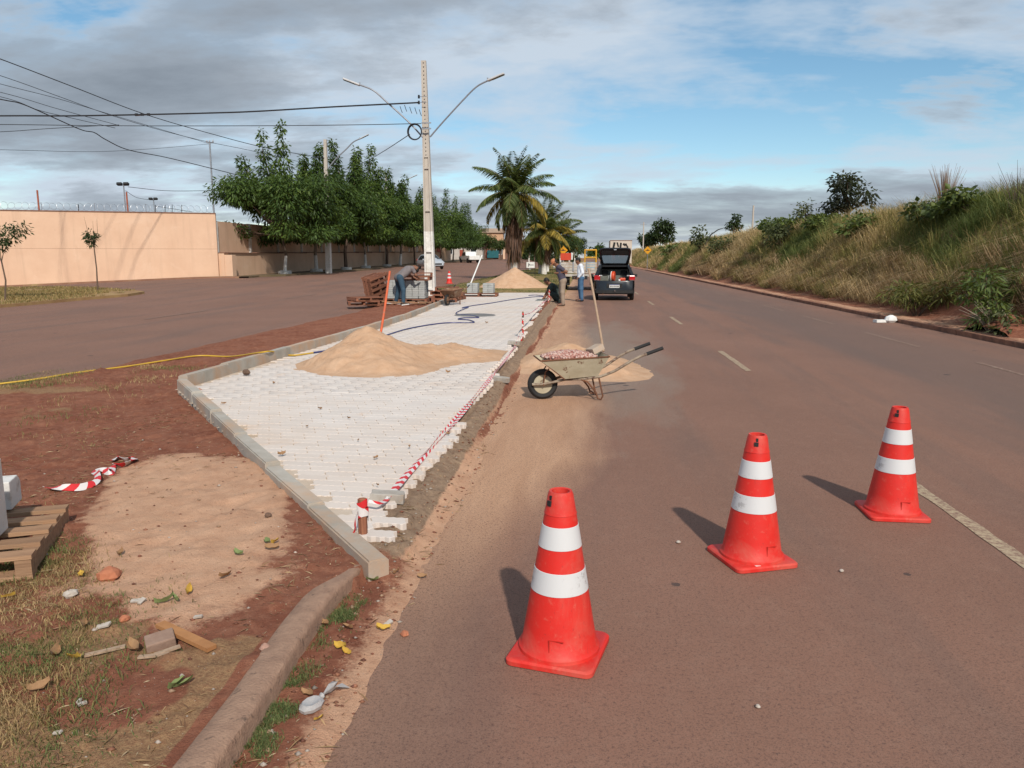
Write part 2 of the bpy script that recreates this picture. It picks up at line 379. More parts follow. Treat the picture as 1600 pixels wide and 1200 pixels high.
# --- base ground sheet out to the horizon
def base_ground():
    xs = np.unique(np.concatenate([np.linspace(-3000, -80, 6), np.linspace(-80, -9, 40), np.linspace(-9, 9, 5), np.linspace(9, 3000, 6)]))
    ys = np.unique(np.concatenate([np.linspace(-200, 0, 3), np.linspace(0, 180, 60), np.linspace(180, 5000, 8)]))
    Xg, Yg = np.meshgrid(xs, ys, indexing='ij')
    V = np.stack([Xg, Yg, hgt(Xg, np.minimum(Yg, 170))*np.where(Xg > -75, 1, 0.6)-0.09], -1).reshape(-1, 3)
    a = np.zeros((len(V), 3)); a[:, 2] = .55
    o = link('ground', npmesh('ground', V, gridquads(len(xs), len(ys)), None, MT['soil'], True, {'mask': a})); tag(o, kind='structure')
base_ground()
# --- main road with lane dashes
def main_road():
    ys = np.concatenate([np.linspace(-6, 60, 34), np.linspace(70, 700, 20)]); xs = np.array([-1.0, 1, 3, 5, 8.3])
    Xg, Yg = np.meshgrid(xs, ys, indexing='ij'); V = np.stack([Xg, Yg, 0*Xg], -1).reshape(-1, 3)
    o = link('main_road', npmesh('main_road', V, gridquads(len(xs), len(ys)), None, MT['asphalt'])); tag(o, kind='structure')
    t = NT('worn_line'); n = t.noise(26, 6, .75); m = t.mix(t.ramp(n, [(.42, 0.0), (.60, 1.0)]), (.42, .33, .22), (.22, .135, .10)); t.fin(m, .9, .2)
    t2 = NT('very_worn_line'); n = t2.noise(20, 6, .75); m = t2.mix(t2.ramp(n, [(.36, 0.0), (.52, 1.0)]), (.36, .28, .22), (.19, .115, .088)); t2.fin(m, .9, .2)
    def dash(x, y0, y1, wd, mt, par, z=.004):
        nn = 14; V = []
        for i in range(nn+1):
            y = y0+(y1-y0)*i/nn; j = [(random.random()-.5)*.016 for _ in range(2)]; V += [(x-wd/2+j[0], y, z+hg1(x, y)), (x+wd/2+j[1], y, z+hg1(x, y))]
        me = bpy.data.meshes.new('lane_dash'); me.from_pydata(V, [], [(2*i, 2*i+1, 2*i+3, 2*i+2) for i in range(nn)]); link('lane_dash', me, mt, par)
    y = 11.85-8.35
    while y < 150: dash(2.50, y, y+2.55, .10, t.m, o); y += 8.35
    y = 5.0
    while y < 60: dash(6.45, y, y+3.0, .09, t2.m, o); y += 5.2
    return o, dash, t2.m
road, dash, wornmat = main_road()
# --- side road (draped on the terrain)
def side_road():
    xs = np.concatenate([np.linspace(-70, -22, 25), np.linspace(-21, -6.2, 20)]); ys = np.concatenate([np.linspace(-6, 60, 60), np.linspace(63, 260, 50)])
    Xg, Yg = np.meshgrid(xs, ys, indexing='ij'); V = np.stack([Xg, Yg, hgt(Xg, Yg)-.004], -1).reshape(-1, 3)
    o = link('side_road', npmesh('side_road', V, gridquads(len(xs), len(ys)), None, MT['asphalt2'], True)); tag(o, kind='structure')
    for y in (20.5, 31.0, 41.5, 52): dash(-12.3, y, y+3.6, .11, wornmat, o)
side_road()
# --- the median: bare red earth, spilled sand, gutter
PAVE = [(-1.15, 3.93), (-1.17, 5.3), (-1.22, 7.5), (-1.27, 13.2), (-1.45, 24), (-1.75, 35.0), (-5.55, 34.6), (-4.85, 26), (-4.58, 20), (-4.58, 16), (-4.75, 12), (-4.80, 8.75)]
def inpoly(x, y, poly):
    x = np.asarray(x); y = np.asarray(y); c = np.zeros(x.shape, bool); n = len(poly)
    for i in range(n):
        x1, y1 = poly[i]; x2, y2 = poly[(i+1) % n]
        c ^= ((y1 > y) != (y2 > y)) & (x < (x2-x1)*(y-y1)/((y2-y1) if y2 != y1 else 1e-9)+x1)
    return c
def XL(y): return np.interp(y, [0, 5, 9.3, 14.5, 24.7, 40], [-8.6, -8.1, -7.6, -7.45, -7.35, -8.2])
def median_z(x, y):
    nz = fbm(x*2.2, y*2.2, 5)-.5; fine = fbm(x*17, y*17, 3)-.5; clod = np.maximum(fbm(x*9+31, y*9, 3)-.56, 0)
    e = ((x+2.52+.40*(y-4.65))/.66)**2+((y-4.65)/1.38)**2+(fbm(x*2.3, y*2.3, 5, 2.2, .6)-.5)*2.3
    sandm = sst(1.55, .35, e)
    z = .085+.05*nz+.022*fine+.10*clod*(1-sandm)-.02*sandm*np.maximum(fbm(x*4.3+5, y*4.3, 4)-.55, 0)*4+.022*sandm
    z = np.where(y < 3.75, z*.9, z)
    wb = sst(3.70, 4.05, y)
    gut = .018+.012*nz+.016*fine+.055*clod                           # gutter beside the old kerb
    ramp = .105*sst(-.84, -1.16, x)+.03*nz+.022*fine+.09*clod - .03*np.exp(-((x+.93)/.05)**2)*sst(6, 7.5, y)
    right = gut*(1-wb)+ramp*wb
    xr = -.845+.10*(fbm(y*1.3, y*0+3.3, 4)-.5)+.05*(fbm(y*7, x*0+9.1, 2)-.5)
    right = right*sst(xr+.015, xr-.13, x)-.014*sst(xr-.02, xr+.06, x)
    z = np.where(x > np.where(y < 3.62, -1.27, -1.165), right, z)
    xl = XL(y)+.5*(fbm(y*.8, y*0+1.2, 4)-.5)
    z = z*sst(xl, xl+.7, x)-.02*sst(xl+.1, xl-.1, x)
    return z, sandm, nz, fine
def median():
    xs = np.unique(np.concatenate([np.linspace(-9.2, -5.2, 90), np.linspace(-5.2, -.62, 210)]))
    ys = [1.2]
    while ys[-1] < 37: ys.append(ys[-1]+max(.016, .0075*ys[-1]))
    ys = np.array(ys); Xg, Yg = np.meshgrid(xs, ys, indexing='ij')
    z, sandm, nz, fine = median_z(Xg, Yg)
    ins = inpoly(Xg, Yg, PAVE); z = np.where(ins, np.clip(.104-.012*sst(7.5, 3.7, Yg)+.02*fine, 0, .11), z)
    z = z + hgt(Xg, Yg)
    mask = np.zeros(Xg.shape+(3,))
    mask[..., 0] = np.maximum(sandm, np.where(Xg > -1.13, np.where(Yg < 4.0, sst(-1.09, -.86, Xg)*.75, sst(-1.08, -.96, Xg)), 0))
    mask[..., 1] = np.where(Xg > -1.3, sst(3.75, 4.2, Yg)*sst(-.93, -1.03, Xg), 0)*(.95)
    red = np.exp(-((Xg+.95-.03*np.sin(Yg*1.7))/.055)**2)*sst(6.3, 7.6, Yg); mask[..., 0] *= 1-red; mask[..., 1] *= 1-.8*red
    dn = fbm(Xg*1.1+4, Yg*1.1, 4)
    mask[..., 2] = np.maximum(sst(4.0, 2.6, Yg)*sst(.38, .60, dn+.12*(Xg < -1.9)), sst(-5.0, -5.9, Xg)*sst(10, 8, Yg)*sst(.35, .6, dn))*(1-sandm)*(Xg < -1.36)
    V = np.stack([Xg, Yg, z], -1).reshape(-1, 3)
    o = link('median', npmesh('median', V, gridquads(len(xs), len(ys)), None, MT['soil'], True, {'mask': mask.reshape(-1, 3)})); tag(o, kind='structure')
median()
def mz(x, y): return float(median_z(np.array([x]), np.array([y]))[0][0])
# --- lawn of the median beyond the paving
def lawn():
    t = NT('dry_lawn'); n = t.noise(.5, 6, .65); n2 = t.noise(9, 5, .7)
    c = t.mix(t.ramp(n, [(.40, 0.0), (.60, 1.0)]), (.30, .205, .085), (.16, .155, .05)); c = t.mix(t.ramp(n2, [(.4, 0.0), (.7, .6)]), c, (.30, .17, .09)); t.bump(n2, .6, .05); t.fin(c, .95, .1); MT['lawn'] = t.m
    xs = np.linspace(-8.2, -.95, 24); ys = np.concatenate([np.linspace(35.6, 80, 60), np.linspace(84, 400, 40)]); Xg, Yg = np.meshgrid(xs, ys, indexing='ij')
    z = .14*sst(-8.2, -7.5, Xg)*sst(-.95, -1.2, Xg)+.07*(fbm(Xg, Yg, 4)-.5)-.01+0*Xg
    z = np.where(Yg < 36.5, z*.8, z)
    V = np.stack([Xg, Yg, z], -1).reshape(-1, 3)
    o = link('median_lawn', npmesh('median_lawn', V, gridquads(len(xs), len(ys)), None, t.m, True)); tag(o, kind='structure')
lawn()
# --- kerb stones
def kerb_run(name, pts, h, wd, L, mat, zbase, ztops=None, jitter=.006):
    root = link(name, MB().box((pts[0][0], pts[0][1], zbase-.06), (.1, .1, .05)).mesh(name, mat)); tag(root, kind='structure')
    mb = MB().box((0, 0, 0), (L-.008, wd, h)); me = mb.mesh('kerb_stone', mat)
    import bmesh
    bm = bmesh.new(); bm.from_mesh(me); bmesh.ops.bevel(bm, geom=[e for e in bm.edges if all(v.co.z > 0 for v in e.verts)], offset=.010, segments=2, affect='EDGES'); bm.to_mesh(me); bm.free()
    acc = 0.0
    for i in range(len(pts)-1):
        a = Vector(pts[i]+(0,)); b = Vector(pts[i+1]+(0,)); d = b-a; n = max(1, round(d.length/L)); ang = math.atan2(d.y, d.x); st = d.length/n
        for k in range(n):
            c = a+d*((k+.5)/n); f = (i+(k+.5)/n)/(len(pts)-1)
            zt = np.interp(f, [0, 1], ztops) if ztops else zbase+h
            o = link('kerb_stone', me, None, root); o.location = (c.x, c.y, zt-h/2+random.uniform(-jitter, jitter)); o.scale = (st/L, 1, 1)
            o.rotation_euler = (random.uniform(-.012, .012), random.uniform(-.008, .008), ang+random.uniform(-.006, .006))
    return root
kerb_run('front_kerb', [(-4.86, 8.79), (-1.06, 3.745)], .24, .115, 1.0, MT['concrete'], 0, (.265, .120))
kerb_run('left_kerb', [(-4.88, 8.86), (-4.81, 12), (-4.64, 16), (-4.64, 20), (-4.91, 26), (-5.61, 34.7)], .26, .12, 1.0, MT['concrete'], 0, (.285, .25))
kerb_run('roadside_kerb', [(8.38, 2), (8.36, 14), (8.34, 40), (8.34, 110)], .24, .13, 2.0, simple('red_dusty_kerb', (.30, .15, .095), (.22, .10, .065), 5, .95, .3, 40, rv=.1, dirt=(.16, .085, .06), dscale=2.5, dlo=.48, dhi=.62, world=True), 0, (.10, .10))
# --- the worn old kerb in front, half covered with earth
def old_kerb():
    mb = MB(); prof = [(-.135, -.10), (-.135, .094), (-.122, .106), (-.07, .110), (-.022, .108), (-.006, .098), (.0, .080), (.006, -.10)]
    n = 60; vs = []
    for i in range(n+1):
        y = -.6+(3.80+.6)*i/n; f = sst(3.35, 3.80, np.array(y)); xo = -1.155-.035*sst(2.4, 3.2, np.array(y))+.03*f
        for px, pz in prof:
            k = fbm(np.array(y*7.0), np.array(px*9+3), 3)-.5
            vs.append((xo+px*(1-.55*f)+.012*k, y, (pz+.009*k)*(1-.25*f) if pz > 0 else pz))
    m = len(prof); fs = [(i*m+k, (i+1)*m+k, (i+1)*m+k+1, i*m+k+1) for i in range(n) for k in range(m-1)]; fs.append(tuple(n*m+k for k in range(m)))
    o = mb.add(vs, [f[::-1] for f in fs]).build('old_kerb', MT['oldconcrete'], None, True); tag(o, kind='structure')
old_kerb()
# --- interlocking pavers
def paving():
    t = NT('pale_paver'); a = t.attr('col'); sp = t.n('ShaderNodeSeparateColor'); t.l(a.outputs['Color'], sp.inputs[0])
    r = t.math('ADD', t.rnd(), sp.outputs[0]); r = t.math('FRACT', r)
    geo = t.n('ShaderNodeNewGeometry'); wp = geo.outputs['Position']
    nn = t.noise(.55, 6, .65, .4, vec=wp); n2 = t.noise(40, 4, .7, vec=wp); n5 = t.noise(2.1, 6, .7, .6, vec=wp)
    c = t.mix(r, (.66, .595, .545), (.595, .535, .49))
    c = t.mix(t.ramp(nn, [(.42, 0.0), (.70, .55)]), c, (.60, .47, .37)); c = t.mix(t.ramp(n5, [(.60, 0.0), (.80, .7)]), c, (.58, .40, .27)); c = t.mix(t.ramp(n2, [(.55, 0.0), (.8, .3)]), c, (.44, .39, .35))
    t.bump(n2, .3, .006); t.fin(c, .92, .2); mat = t.m
    bx = [(-1.10, 3.84), (-1.19, 7.5), (-1.24, 13.2), (-1.43, 24), (-1.74, 35.1), (-5.6, 34.7), (-4.9, 26), (-4.63, 20), (-4.63, 16), (-4.8, 12), (-4.88, 8.76)]
    gx_ = np.linspace(-5.8, -1.0, 130); gy_ = np.concatenate([np.linspace(3.6, 14, 150), np.linspace(14.3, 35.2, 70)]); Xb, Yb = np.meshgrid(gx_, gy_, indexing='ij')
    zb_ = .140-.018*sst(7.5, 3.7, Yb)-.0075+.003*(fbm(Xb*9, Yb*9, 3)-.5); qb = gridquads(len(gx_), len(gy_)); cb = (inpoly(Xb, Yb, bx) & ((Xb+1.10)*.797+(Yb-3.80)*.604 > -.03) & (Xb < np.interp(Yb, [3.9, 5.3, 7.5, 13.2, 24, 35], [-1.15, -1.17, -1.22, -1.27, -1.45, -1.75])-.13)).reshape(-1); qb = qb[cb[qb].any(1)]
    bedm = simple('pale_bedding', (.56, .47, .385), (.46, .355, .26), 2.2, .97, .4, 60)
    root = link('paving', npmesh('paving', np.stack([Xb, Yb, zb_], -1).reshape(-1, 3), qb, None, bedm, True)); tag(root, kind='structure')
    L, W, A, B = .222, .113, .005, .0150
    hz = [(0, 0)]+[((2*k+1)*L/16, A if k % 2 == 0 else -A) for k in range(8)]+[(L, 0)]
    def outline(g):
        bot = [(x, y) for x, y in hz]; rt = [(L+B, W/4), (L-B, 3*W/4)]; top = [(x, y+W) for x, y in hz][::-1]; lf = [(-B, 3*W/4), (B, W/4)]
        P = bot+rt+top+lf; cx, cy = L/2, W/2
        return [((x-cx)*(1-g/L*1.7), (y-cy)*(1-.0022/W)) for x, y in P]
    P = outline(.0045); n = len(P); ch = .002
    Vl = np.array([(x, y, -.05) for x, y in P]+[(x, y, -ch) for x, y in P]+[(x*(1-2*ch/L), y*(1-2*ch/W), 0) for x, y in P])
    side = [(i, (i+1) % n, (i+1) % n+n, i+n) for i in range(n)]+[(i+n, (i+1) % n+n, (i+1) % n+2*n, i+2*n) for i in range(n)]
    capf = tuple(2*n+i for i in range(n))
    rot = R(-3.5); cr, sr = math.cos(rot), math.sin(rot)
    spots = []
    for j in range(-40, 330):
        for i in range(-35, 35):
            u = (i+.25*(j % 2))*L; v = j*W; x = -3.0+u*cr-v*sr; y = 3.6+u*sr+v*cr
            spots.append((x, y))
    S = np.array(spots); ok = inpoly(S[:, 0], S[:, 1], PAVE)
    # keep clear of the kerbs on the front and the left so the stones do not run into them
    def dist(p, q):
        p = np.array(p); q = np.array(q); d = q-p; l = np.hypot(*d); return ((S[:, 0]-p[0])*d[1]-(S[:, 1]-p[1])*d[0])/l
    ok &= dist((-4.86, 8.79), (-1.10, 3.80)) < -.085
    kl = [(-4.88, 8.86), (-4.81, 12), (-4.64, 16), (-4.64, 20), (-4.91, 26), (-5.61, 34.7)]
    ok &= S[:, 0] > np.interp(S[:, 1], [p[1] for p in kl], [p[0] for p in kl])+.12
    S = S[ok]; z = .140-.018*sst(7.5, 3.7, S[:, 1])+rng.normal(0, .0009, len(S)); order = np.argsort(S[:, 1]**2+S[:, 0]**2)
    me = bpy.data.meshes.new('paver'); me.from_pydata([tuple(v) for v in Vl], [], side+[capf]); me.materials.append(mat)
    for k in order[:300]:
        o = link('paver', me, None, root); o.location = (S[k, 0], S[k, 1], z[k]); o.rotation_euler = (random.gauss(0, .0022), random.gauss(0, .0022), rot+random.gauss(0, .003))
    rest = order[300:]; m = len(rest); Rm = np.array([[cr, sr], [-sr, cr]])
    base = Vl.copy(); base[:, :2] = base[:, :2] @ Rm
    tl = rng.normal(0, .0022, (m, 2)); V = base[None]+np.stack([S[rest, 0], S[rest, 1], z[rest]], -1)[:, None]
    V[:, :, 2] += base[None, :, 0]*tl[:, :1]+base[None, :, 1]*tl[:, 1:]
    q = (np.array(side)[None]+(np.arange(m)*len(Vl))[:, None, None]).reshape(-1, 4)
    # top cap as triangles fan-free: strip pairing bottom and top edge points
    capi = list(capf); tri = []
    i0, j0 = 0, n-1
    fan = []
    bm_pts = [tuple(Vl[c][:2]) for c in capi]
    from mathutils.geometry import tessellate_polygon
    for a_, b_, c_ in tessellate_polygon([[Vector((p[0], p[1], 0)) for p in bm_pts]]):
        v1 = Vector(bm_pts[b_])-Vector(bm_pts[a_]); v2 = Vector(bm_pts[c_])-Vector(bm_pts[a_])
        fan.append((capi[a_], capi[b_], capi[c_]) if v1.x*v2.y-v1.y*v2.x > 0 else (capi[a_], capi[c_], capi[b_]))
    tr = (np.array(fan)[None]+(np.arange(m)*len(Vl))[:, None, None]).reshape(-1, 3)
    cols = np.repeat(rng.random((m, 1)), len(Vl), 0).repeat(3, 1)
    o = link('paver_field', npmesh('paver_field', V.reshape(-1, 3), q, tr, mat, False, {'col': cols}), None, root); tag(o, kind='stuff')
    return root
paving()
# --- embankment on the right
def emb(x, y):
    n = fbm(x*.5+3, y*.22, 3)-.5
    return .11*sst(8.42, 8.55, x)+(2.95+.45*sst(40, 15, y)+.9*(fbm(y*.05, y*0+2, 3)-.5))*sst(9.25+.9*n, 13.3+1.2*n, x)+.35*n*sst(9.3, 11, x)+.06*(fbm(x*4, y*4, 3)-.5)*sst(8.5, 8.8, x)
def embankment():
    xs = np.concatenate([np.linspace(8.40, 14.5, 62), np.linspace(15, 80, 12)]); ys = [-4.0]
    while ys[-1] < 500: ys.append(ys[-1]+max(.14, .018*abs(ys[-1])))
    ys = np.array(ys); Xg, Yg = np.meshgrid(xs, ys, indexing='ij'); V = np.stack([Xg, Yg, emb(Xg, Yg)-.01], -1).reshape(-1, 3)
    a = np.zeros((len(V), 3)); xv = V[:, 0]; a[:, 0] = np.where(xv < 9.6, .55*fbm(xv*2, V[:, 1]*1.2, 3), 0)+.35*np.exp(-((xv-8.7)/.2)**2); a[:, 2] = sst(9.6, 10.6, xv)*.8
    o = link('embankment', npmesh('embankment', V, gridquads(len(xs), len(ys)), None, MT['soil'], True, {'mask': a})); tag(o, kind='structure')
embankment()
def em1(x, y): return float(emb(np.array([x]), np.array([y]))[0])
# --- grass island and verge on the far side of the side road
def verge(name, P, z, mat, n=14):
    mb = MB(); b = [(p.x, p.y, hg1(p.x, p.y)+z) for p in P]; k = len(b)
    mb.add(b+[(x, y, q-.3) for x, y, q in b], [tuple(range(k))]+[(i, i+k, (i+1) % k+k, (i+1) % k) for i in range(k)])
    o = mb.build(name, mat); tag(o, kind='structure'); return o
isl = [gt(*p) for p in ((-230, 506), (-100, 492), (0, 481), (120, 470), (200, 463), (226, 459), (205, 456), (150, 453), (60, 452), (-80, 455), (-230, 462))]
verge('grass_island', isl, .10, simple('straw_turf', (.36, .24, .105), (.27, .155, .075), 1.6, .95, .5, 14, dirt=(.18, .16, .06), dscale=.9, dlo=.58, dhi=.72))
WA, WB = at(0, 446, 45.2), at(342, 432, 50.0)
wd_ = (WB-WA); WL = WA-wd_*.8
vs_ = [WL+Vector((0, -.9, 0)), WA+Vector((.2, -.9, 0)), WB+Vector((-3, -1.1, 0)), WB+Vector((1.0, -1.6, 0)), Vector((-21.0, 52, 0)), Vector((-21.0, 70, 0)), Vector((-21.0, 100, 0)), Vector((-21.0, 170, 0)), Vector((-27.5, 170, 0)), Vector((-27.5, 100, 0)), Vector((-27.5, 70, 0)), Vector((-27.5, 52, 0)), WB+Vector((0, .3, 0)), WL+Vector((0, .4, 0))]
def strip(name, pairs, z, mat):
    mb = MB(); vs = []
    for a, b in pairs: vs += [(a[0], a[1], hg1(*a)-.2), (a[0], a[1], hg1(*a)+z), (b[0], b[1], hg1(*b)+z)]
    mb.add(vs, [f for i in range(len(pairs)-1) for f in ((3*i, 3*i+3, 3*i+4, 3*i+1), (3*i+1, 3*i+4, 3*i+5, 3*i+2))]); o = mb.build(name, mat); tag(o, kind='structure')
vm = simple('verge_earth', (.30, .165, .105), (.21, .10, .065), 1.2, .95, .4, 12, dirt=(.36, .25, .12), dscale=.7, dlo=.52, dhi=.66)
strip('wall_verge', [((WL.x+t*(WB.x+2-WL.x), WL.y+t*(WB.y-WL.y)-.8-.5*t), (WL.x+t*(WB.x+2-WL.x), WL.y+t*(WB.y-WL.y)+.6)) for t in np.linspace(0, 1, 16)], .09, vm)
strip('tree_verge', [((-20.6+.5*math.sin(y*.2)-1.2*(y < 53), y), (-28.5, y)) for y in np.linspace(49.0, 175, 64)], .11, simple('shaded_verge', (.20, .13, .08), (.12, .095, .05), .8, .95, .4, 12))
# ================================================================== things on the work site
def conemat():
    t = NT('cone_red'); n = t.noise(7, 5, .65); n2 = t.noise(30, 4, .7)
    c = t.mix(t.ramp(n, [(.4, 0.0), (.7, 1.0)]), (.64, .022, .015), (.56, .028, .020)); c = t.mix(t.ramp(n2, [(.58, 0.0), (.78, .45)]), c, (.60, .17, .12))
    n3 = t.noise(2.6, 5, .7, .5); n4 = t.noise(60, 3, .8, st=(1, 1, .3)); r_ = t.rnd()
    c = t.mix(t.math('MULTIPLY', t.ramp(n3, [(.46, 0.0), (.72, .55)]), t.math('ADD', t.math('MULTIPLY', r_, .5), .5)), c, (.50, .20, .14)); c = t.mix(t.ramp(n4, [(.62, 0.0), (.70, .5)]), c, (.30, .03, .025))
    t.bump(n2, .2, .004); return t.fin(c, t.math('ADD', t.math('MULTIPLY', n3, .4), .36), .35)
def bandmat():
    t = NT('reflective_band'); n = t.noise(16, 6, .75); n2 = t.noise(2.2, 3, .5)
    m = t.math('MULTIPLY', t.ramp(n, [(.55, 0.0), (.60, 1.0)]), t.ramp(n2, [(.44, 0.0), (.60, .8)]))
    return t.fin(t.mix(m, (.60, .60, .60), (.22, .20, .19)), .42, .45)
MT['cone'] = conemat(); MT['band'] = bandmat()
def make_cone():
    root = thing('traffic_cone', '', 'cone')
    s, rr = .19, .035; P = []
    for cx, cy, a0 in ((s-rr, s-rr, 0), (-s+rr, s-rr, 90), (-s+rr, -s+rr, 180), (s-rr, -s+rr, 270)):
        for k in range(5): a = R(a0+k*22.5); P.append((cx+rr*math.cos(a), cy+rr*math.sin(a)))
    MB().prism(P, 0.004, .030, ch=.008).build('base_plate', MT['cone'], root, True)
    rad = lambda z: .166+(.052-.166)*((z-.04)/(.73-.04))
    pr = [(.178, .028), (.176, .044), (rad(.055), .055)]+[(rad(z), z) for z in (.14, .22, .30)]
    pr += [(rad(z), z) for z in (.40, .50, .60, .634)]+[(rad(.636)+.0025, .636), (rad(.65), .65), (rad(.715), .715), (rad(.73)-.004, .731), (rad(.73)-.014, .729), (rad(.70)-.018, .66)]
    body = MB().lathe(pr, 40, cap=False).build('body', MT['cone'], root, True)
    for z0, z1 in ((.305, .398), (.495, .588)):
        MB().lathe([(rad(z0)+.0005, z0-.001), (rad(z0)+.0022, z0), (rad(z1)+.0022, z1), (rad(z1)+.0005, z1+.001)], 40, cap=False).build('reflective_band', MT['band'], root, True)
    # seam tab at the foot, grip slots near the top
    MB().box((0, -rad(.09)-.0005, .095), (.004, .004, .07)).box((.03, -rad(.125)+.001, .125), (.06, .004, .003)).build('seam', simple('cone_seam', (.54, .028, .018), None, 5, .6), body)
    for a, z, d in ((-35, .685, (.022, .012, .022)), (-32, .708, (.012, .006, .02)), (150, .685, (.022, .012, .022))):
        q = R(a); r_ = rad(z)-.001
        MB().box((r_*math.sin(q), -r_*math.cos(q), z), d, q).build('grip_hole', MT['black'], body)
    return root
c0 = make_cone()
cones = [((-.09, 3.135), -13.5, 'red traffic cone with scuffed white bands beside the sandy road edge', 0),
         ((.97, 4.29), 19, 'red traffic cone on the asphalt with a small white sticker on its base plate', 20),
         ((2.08, 5.19), -1.5, 'red traffic cone standing close to the dashed centre line of the road', 90),
         ((gt(702, 443).x, gt(702, 443).y), 30, 'red traffic cone on the side road behind the concrete lamp pole', 0)]
for i, ((x, y), a, lab, b) in enumerate(cones):
    o = c0 if i == 0 else copy_tree(c0)
    o.location = (x, y, max(0, hg1(x, y)) if i == 3 else 0); o.rotation_euler = (0, 0, R(a)); tag(o, lab, 'cone', 'traffic cones around the work site')
    if i == 3: o.scale = (1.15,)*3
    if i == 1:
        MB().box((-.06, -.165, .0312), (.030, .018, .001)).build('sticker', MT['white'], o)
# ------------------------------------------------------------------ sand piles
def sand_pile(name, label, peaks, zb, x0, x1, y0, y1, step, mat='sand', k=.10, slope=.62):
    xs = np.arange(x0, x1, step); ys = np.arange(y0, y1, step); Xg, Yg = np.meshgrid(xs, ys, indexing='ij')
    wx = Xg+.18*(fbm(Xg*2.3, Yg*2.3, 3)-.5); wy = Yg+.18*(fbm(Xg*2.3+9, Yg*2.3, 3)-.5)
    acc = 0
    for px, py, h, s in peaks:
        d = np.hypot(wx-px, wy-py); hh = h-slope*s*(np.sqrt(d*d+.03**2)-.03); acc = acc+np.exp(np.clip(hh, -2, 3)/k)
    z = k*np.log(acc); z = np.where(z < .05, .05*np.exp(np.clip((z-.05)/.05, -30, 0))-.006, z)
    z = z+(fbm(Xg*5, Yg*5, 4)-.5)*.05*sst(0.0, .12, z)+(fbm(Xg*26, Yg*26, 3)-.5)*.026*sst(0, .06, z)*(.5+1.3*sst(.45, .6, fbm(Xg*.9+6, Yg*.9, 2)))+(fbm(Xg*3.1, Yg*9, 3)-.5)*.016*sst(-.005, .03, z)
    z = np.where(z < .0, -.02, z)
    V = np.stack([Xg, Yg, z+zb], -1).reshape(-1, 3); q = gridquads(len(xs), len(ys)); keep = (z.reshape(-1)[q] > -.015).any(1); q = q[keep]
    used = np.unique(q); rem = -np.ones(len(V), int); rem[used] = np.arange(len(used))
    V = V[used]; c = np.array([(x0+x1)/2, (y0+y1)/2, zb])
    o = link(name, npmesh(name, V-c, rem[q], None, MT[mat], True)); o.location = c; tag(o, label, 'sand pile', 'sand piles on the work site'); return o
sand_pile('sand_pile', 'heap of pale sand dumped on the new white paving, dug away at one side',
          [(-3.28, 11.45, .54, 1.0), (-3.1, 10.9, .33, .8), (-2.45, 11.9, .21, .75), (-2.15, 12.4, .16, .6), (-1.8, 12.2, .05, .25), (-2.8, 10.4, .12, .6), (-3.5, 10.8, .2, .8)], .138, -4.72, -1.28, 8.9, 14.2, .033, slope=.60)
sand_pile('sand_pile', 'low coarse sand heap on the asphalt behind the gravel-filled wheelbarrow',
          [(-.28, 12.9, .30, .6), (.05, 12.1, .27, .6), (.35, 11.3, .16, .55), (-.55, 12.4, .18, .5), (-.75, 12.0, .08, .35)], 0.0, -1.5, 1.4, 9.8, 14.8, .03, k=.06)
sand_pile('sand_pile', 'tall cone of sand at the far end of the paving beside the palm', [(-3.85, 41.9, 1.12, .95), (-3.1, 41.6, .5, .8), (-4.7, 41.8, .45, .8), (-2.6, 41.2, .25, .7)], .08, -6.9, -1.3, 38.8, 45.2, .06, k=.12)
# ------------------------------------------------------------------ wheelbarrows (local: wheel towards -x, handles towards +x)
def gravel(parent, n, sx, sy, z0, hh, mat, size, rough=1.0):
    V = []; Fq = []; base = np.array([(-1, -1, -1), (1, -1, -1), (1, 1, -1), (-1, 1, -1), (-1, -1, 1), (1, -1, 1), (1, 1, 1), (-1, 1, 1)])*.5
    qf = np.array([(0, 3, 2, 1), (4, 5, 6, 7), (0, 1, 5, 4), (1, 2, 6, 5), (2, 3, 7, 6), (3, 0, 4, 7)])
    for i in range(n):
        a = random.random()*6.283; r = math.sqrt(random.random()); x = sx*r*math.cos(a); y = sy*r*math.sin(a); z = z0+hh*(1-r*r)
        m = np.array(Matrix.Rotation(random.random()*6, 3, (random.random()-.5, random.random()-.5, random.random())))
        s = size*(.6+.8*random.random()); vv = (base*(1+.4*(rng.random((8, 3))-.5)))*s
        V.append(vv @ m.T+np.array([x, y, z])); Fq.append(qf+8*i)
    col = np.repeat(rng.random((n, 1)), 8, 0).repeat(3, 1)
    o = link('gravel', npmesh('gravel', np.concatenate(V), np.concatenate(Fq), None, mat, False, {'col': col}), None, parent); tag(o, kind='stuff'); return o
def gravelmat():
    t = NT('pink_gravel'); a = t.attr('col'); sp = t.n('ShaderNodeSeparateColor'); t.l(a.outputs['Color'], sp.inputs[0])
    return t.fin(t.ramp(sp.outputs[0], [(0, (.36, .16, .13)), (.35, (.50, .30, .25)), (.65, (.60, .46, .40)), (1.0, (.28, .10, .08))]), .95, .15)
MT['gravel'] = gravelmat()
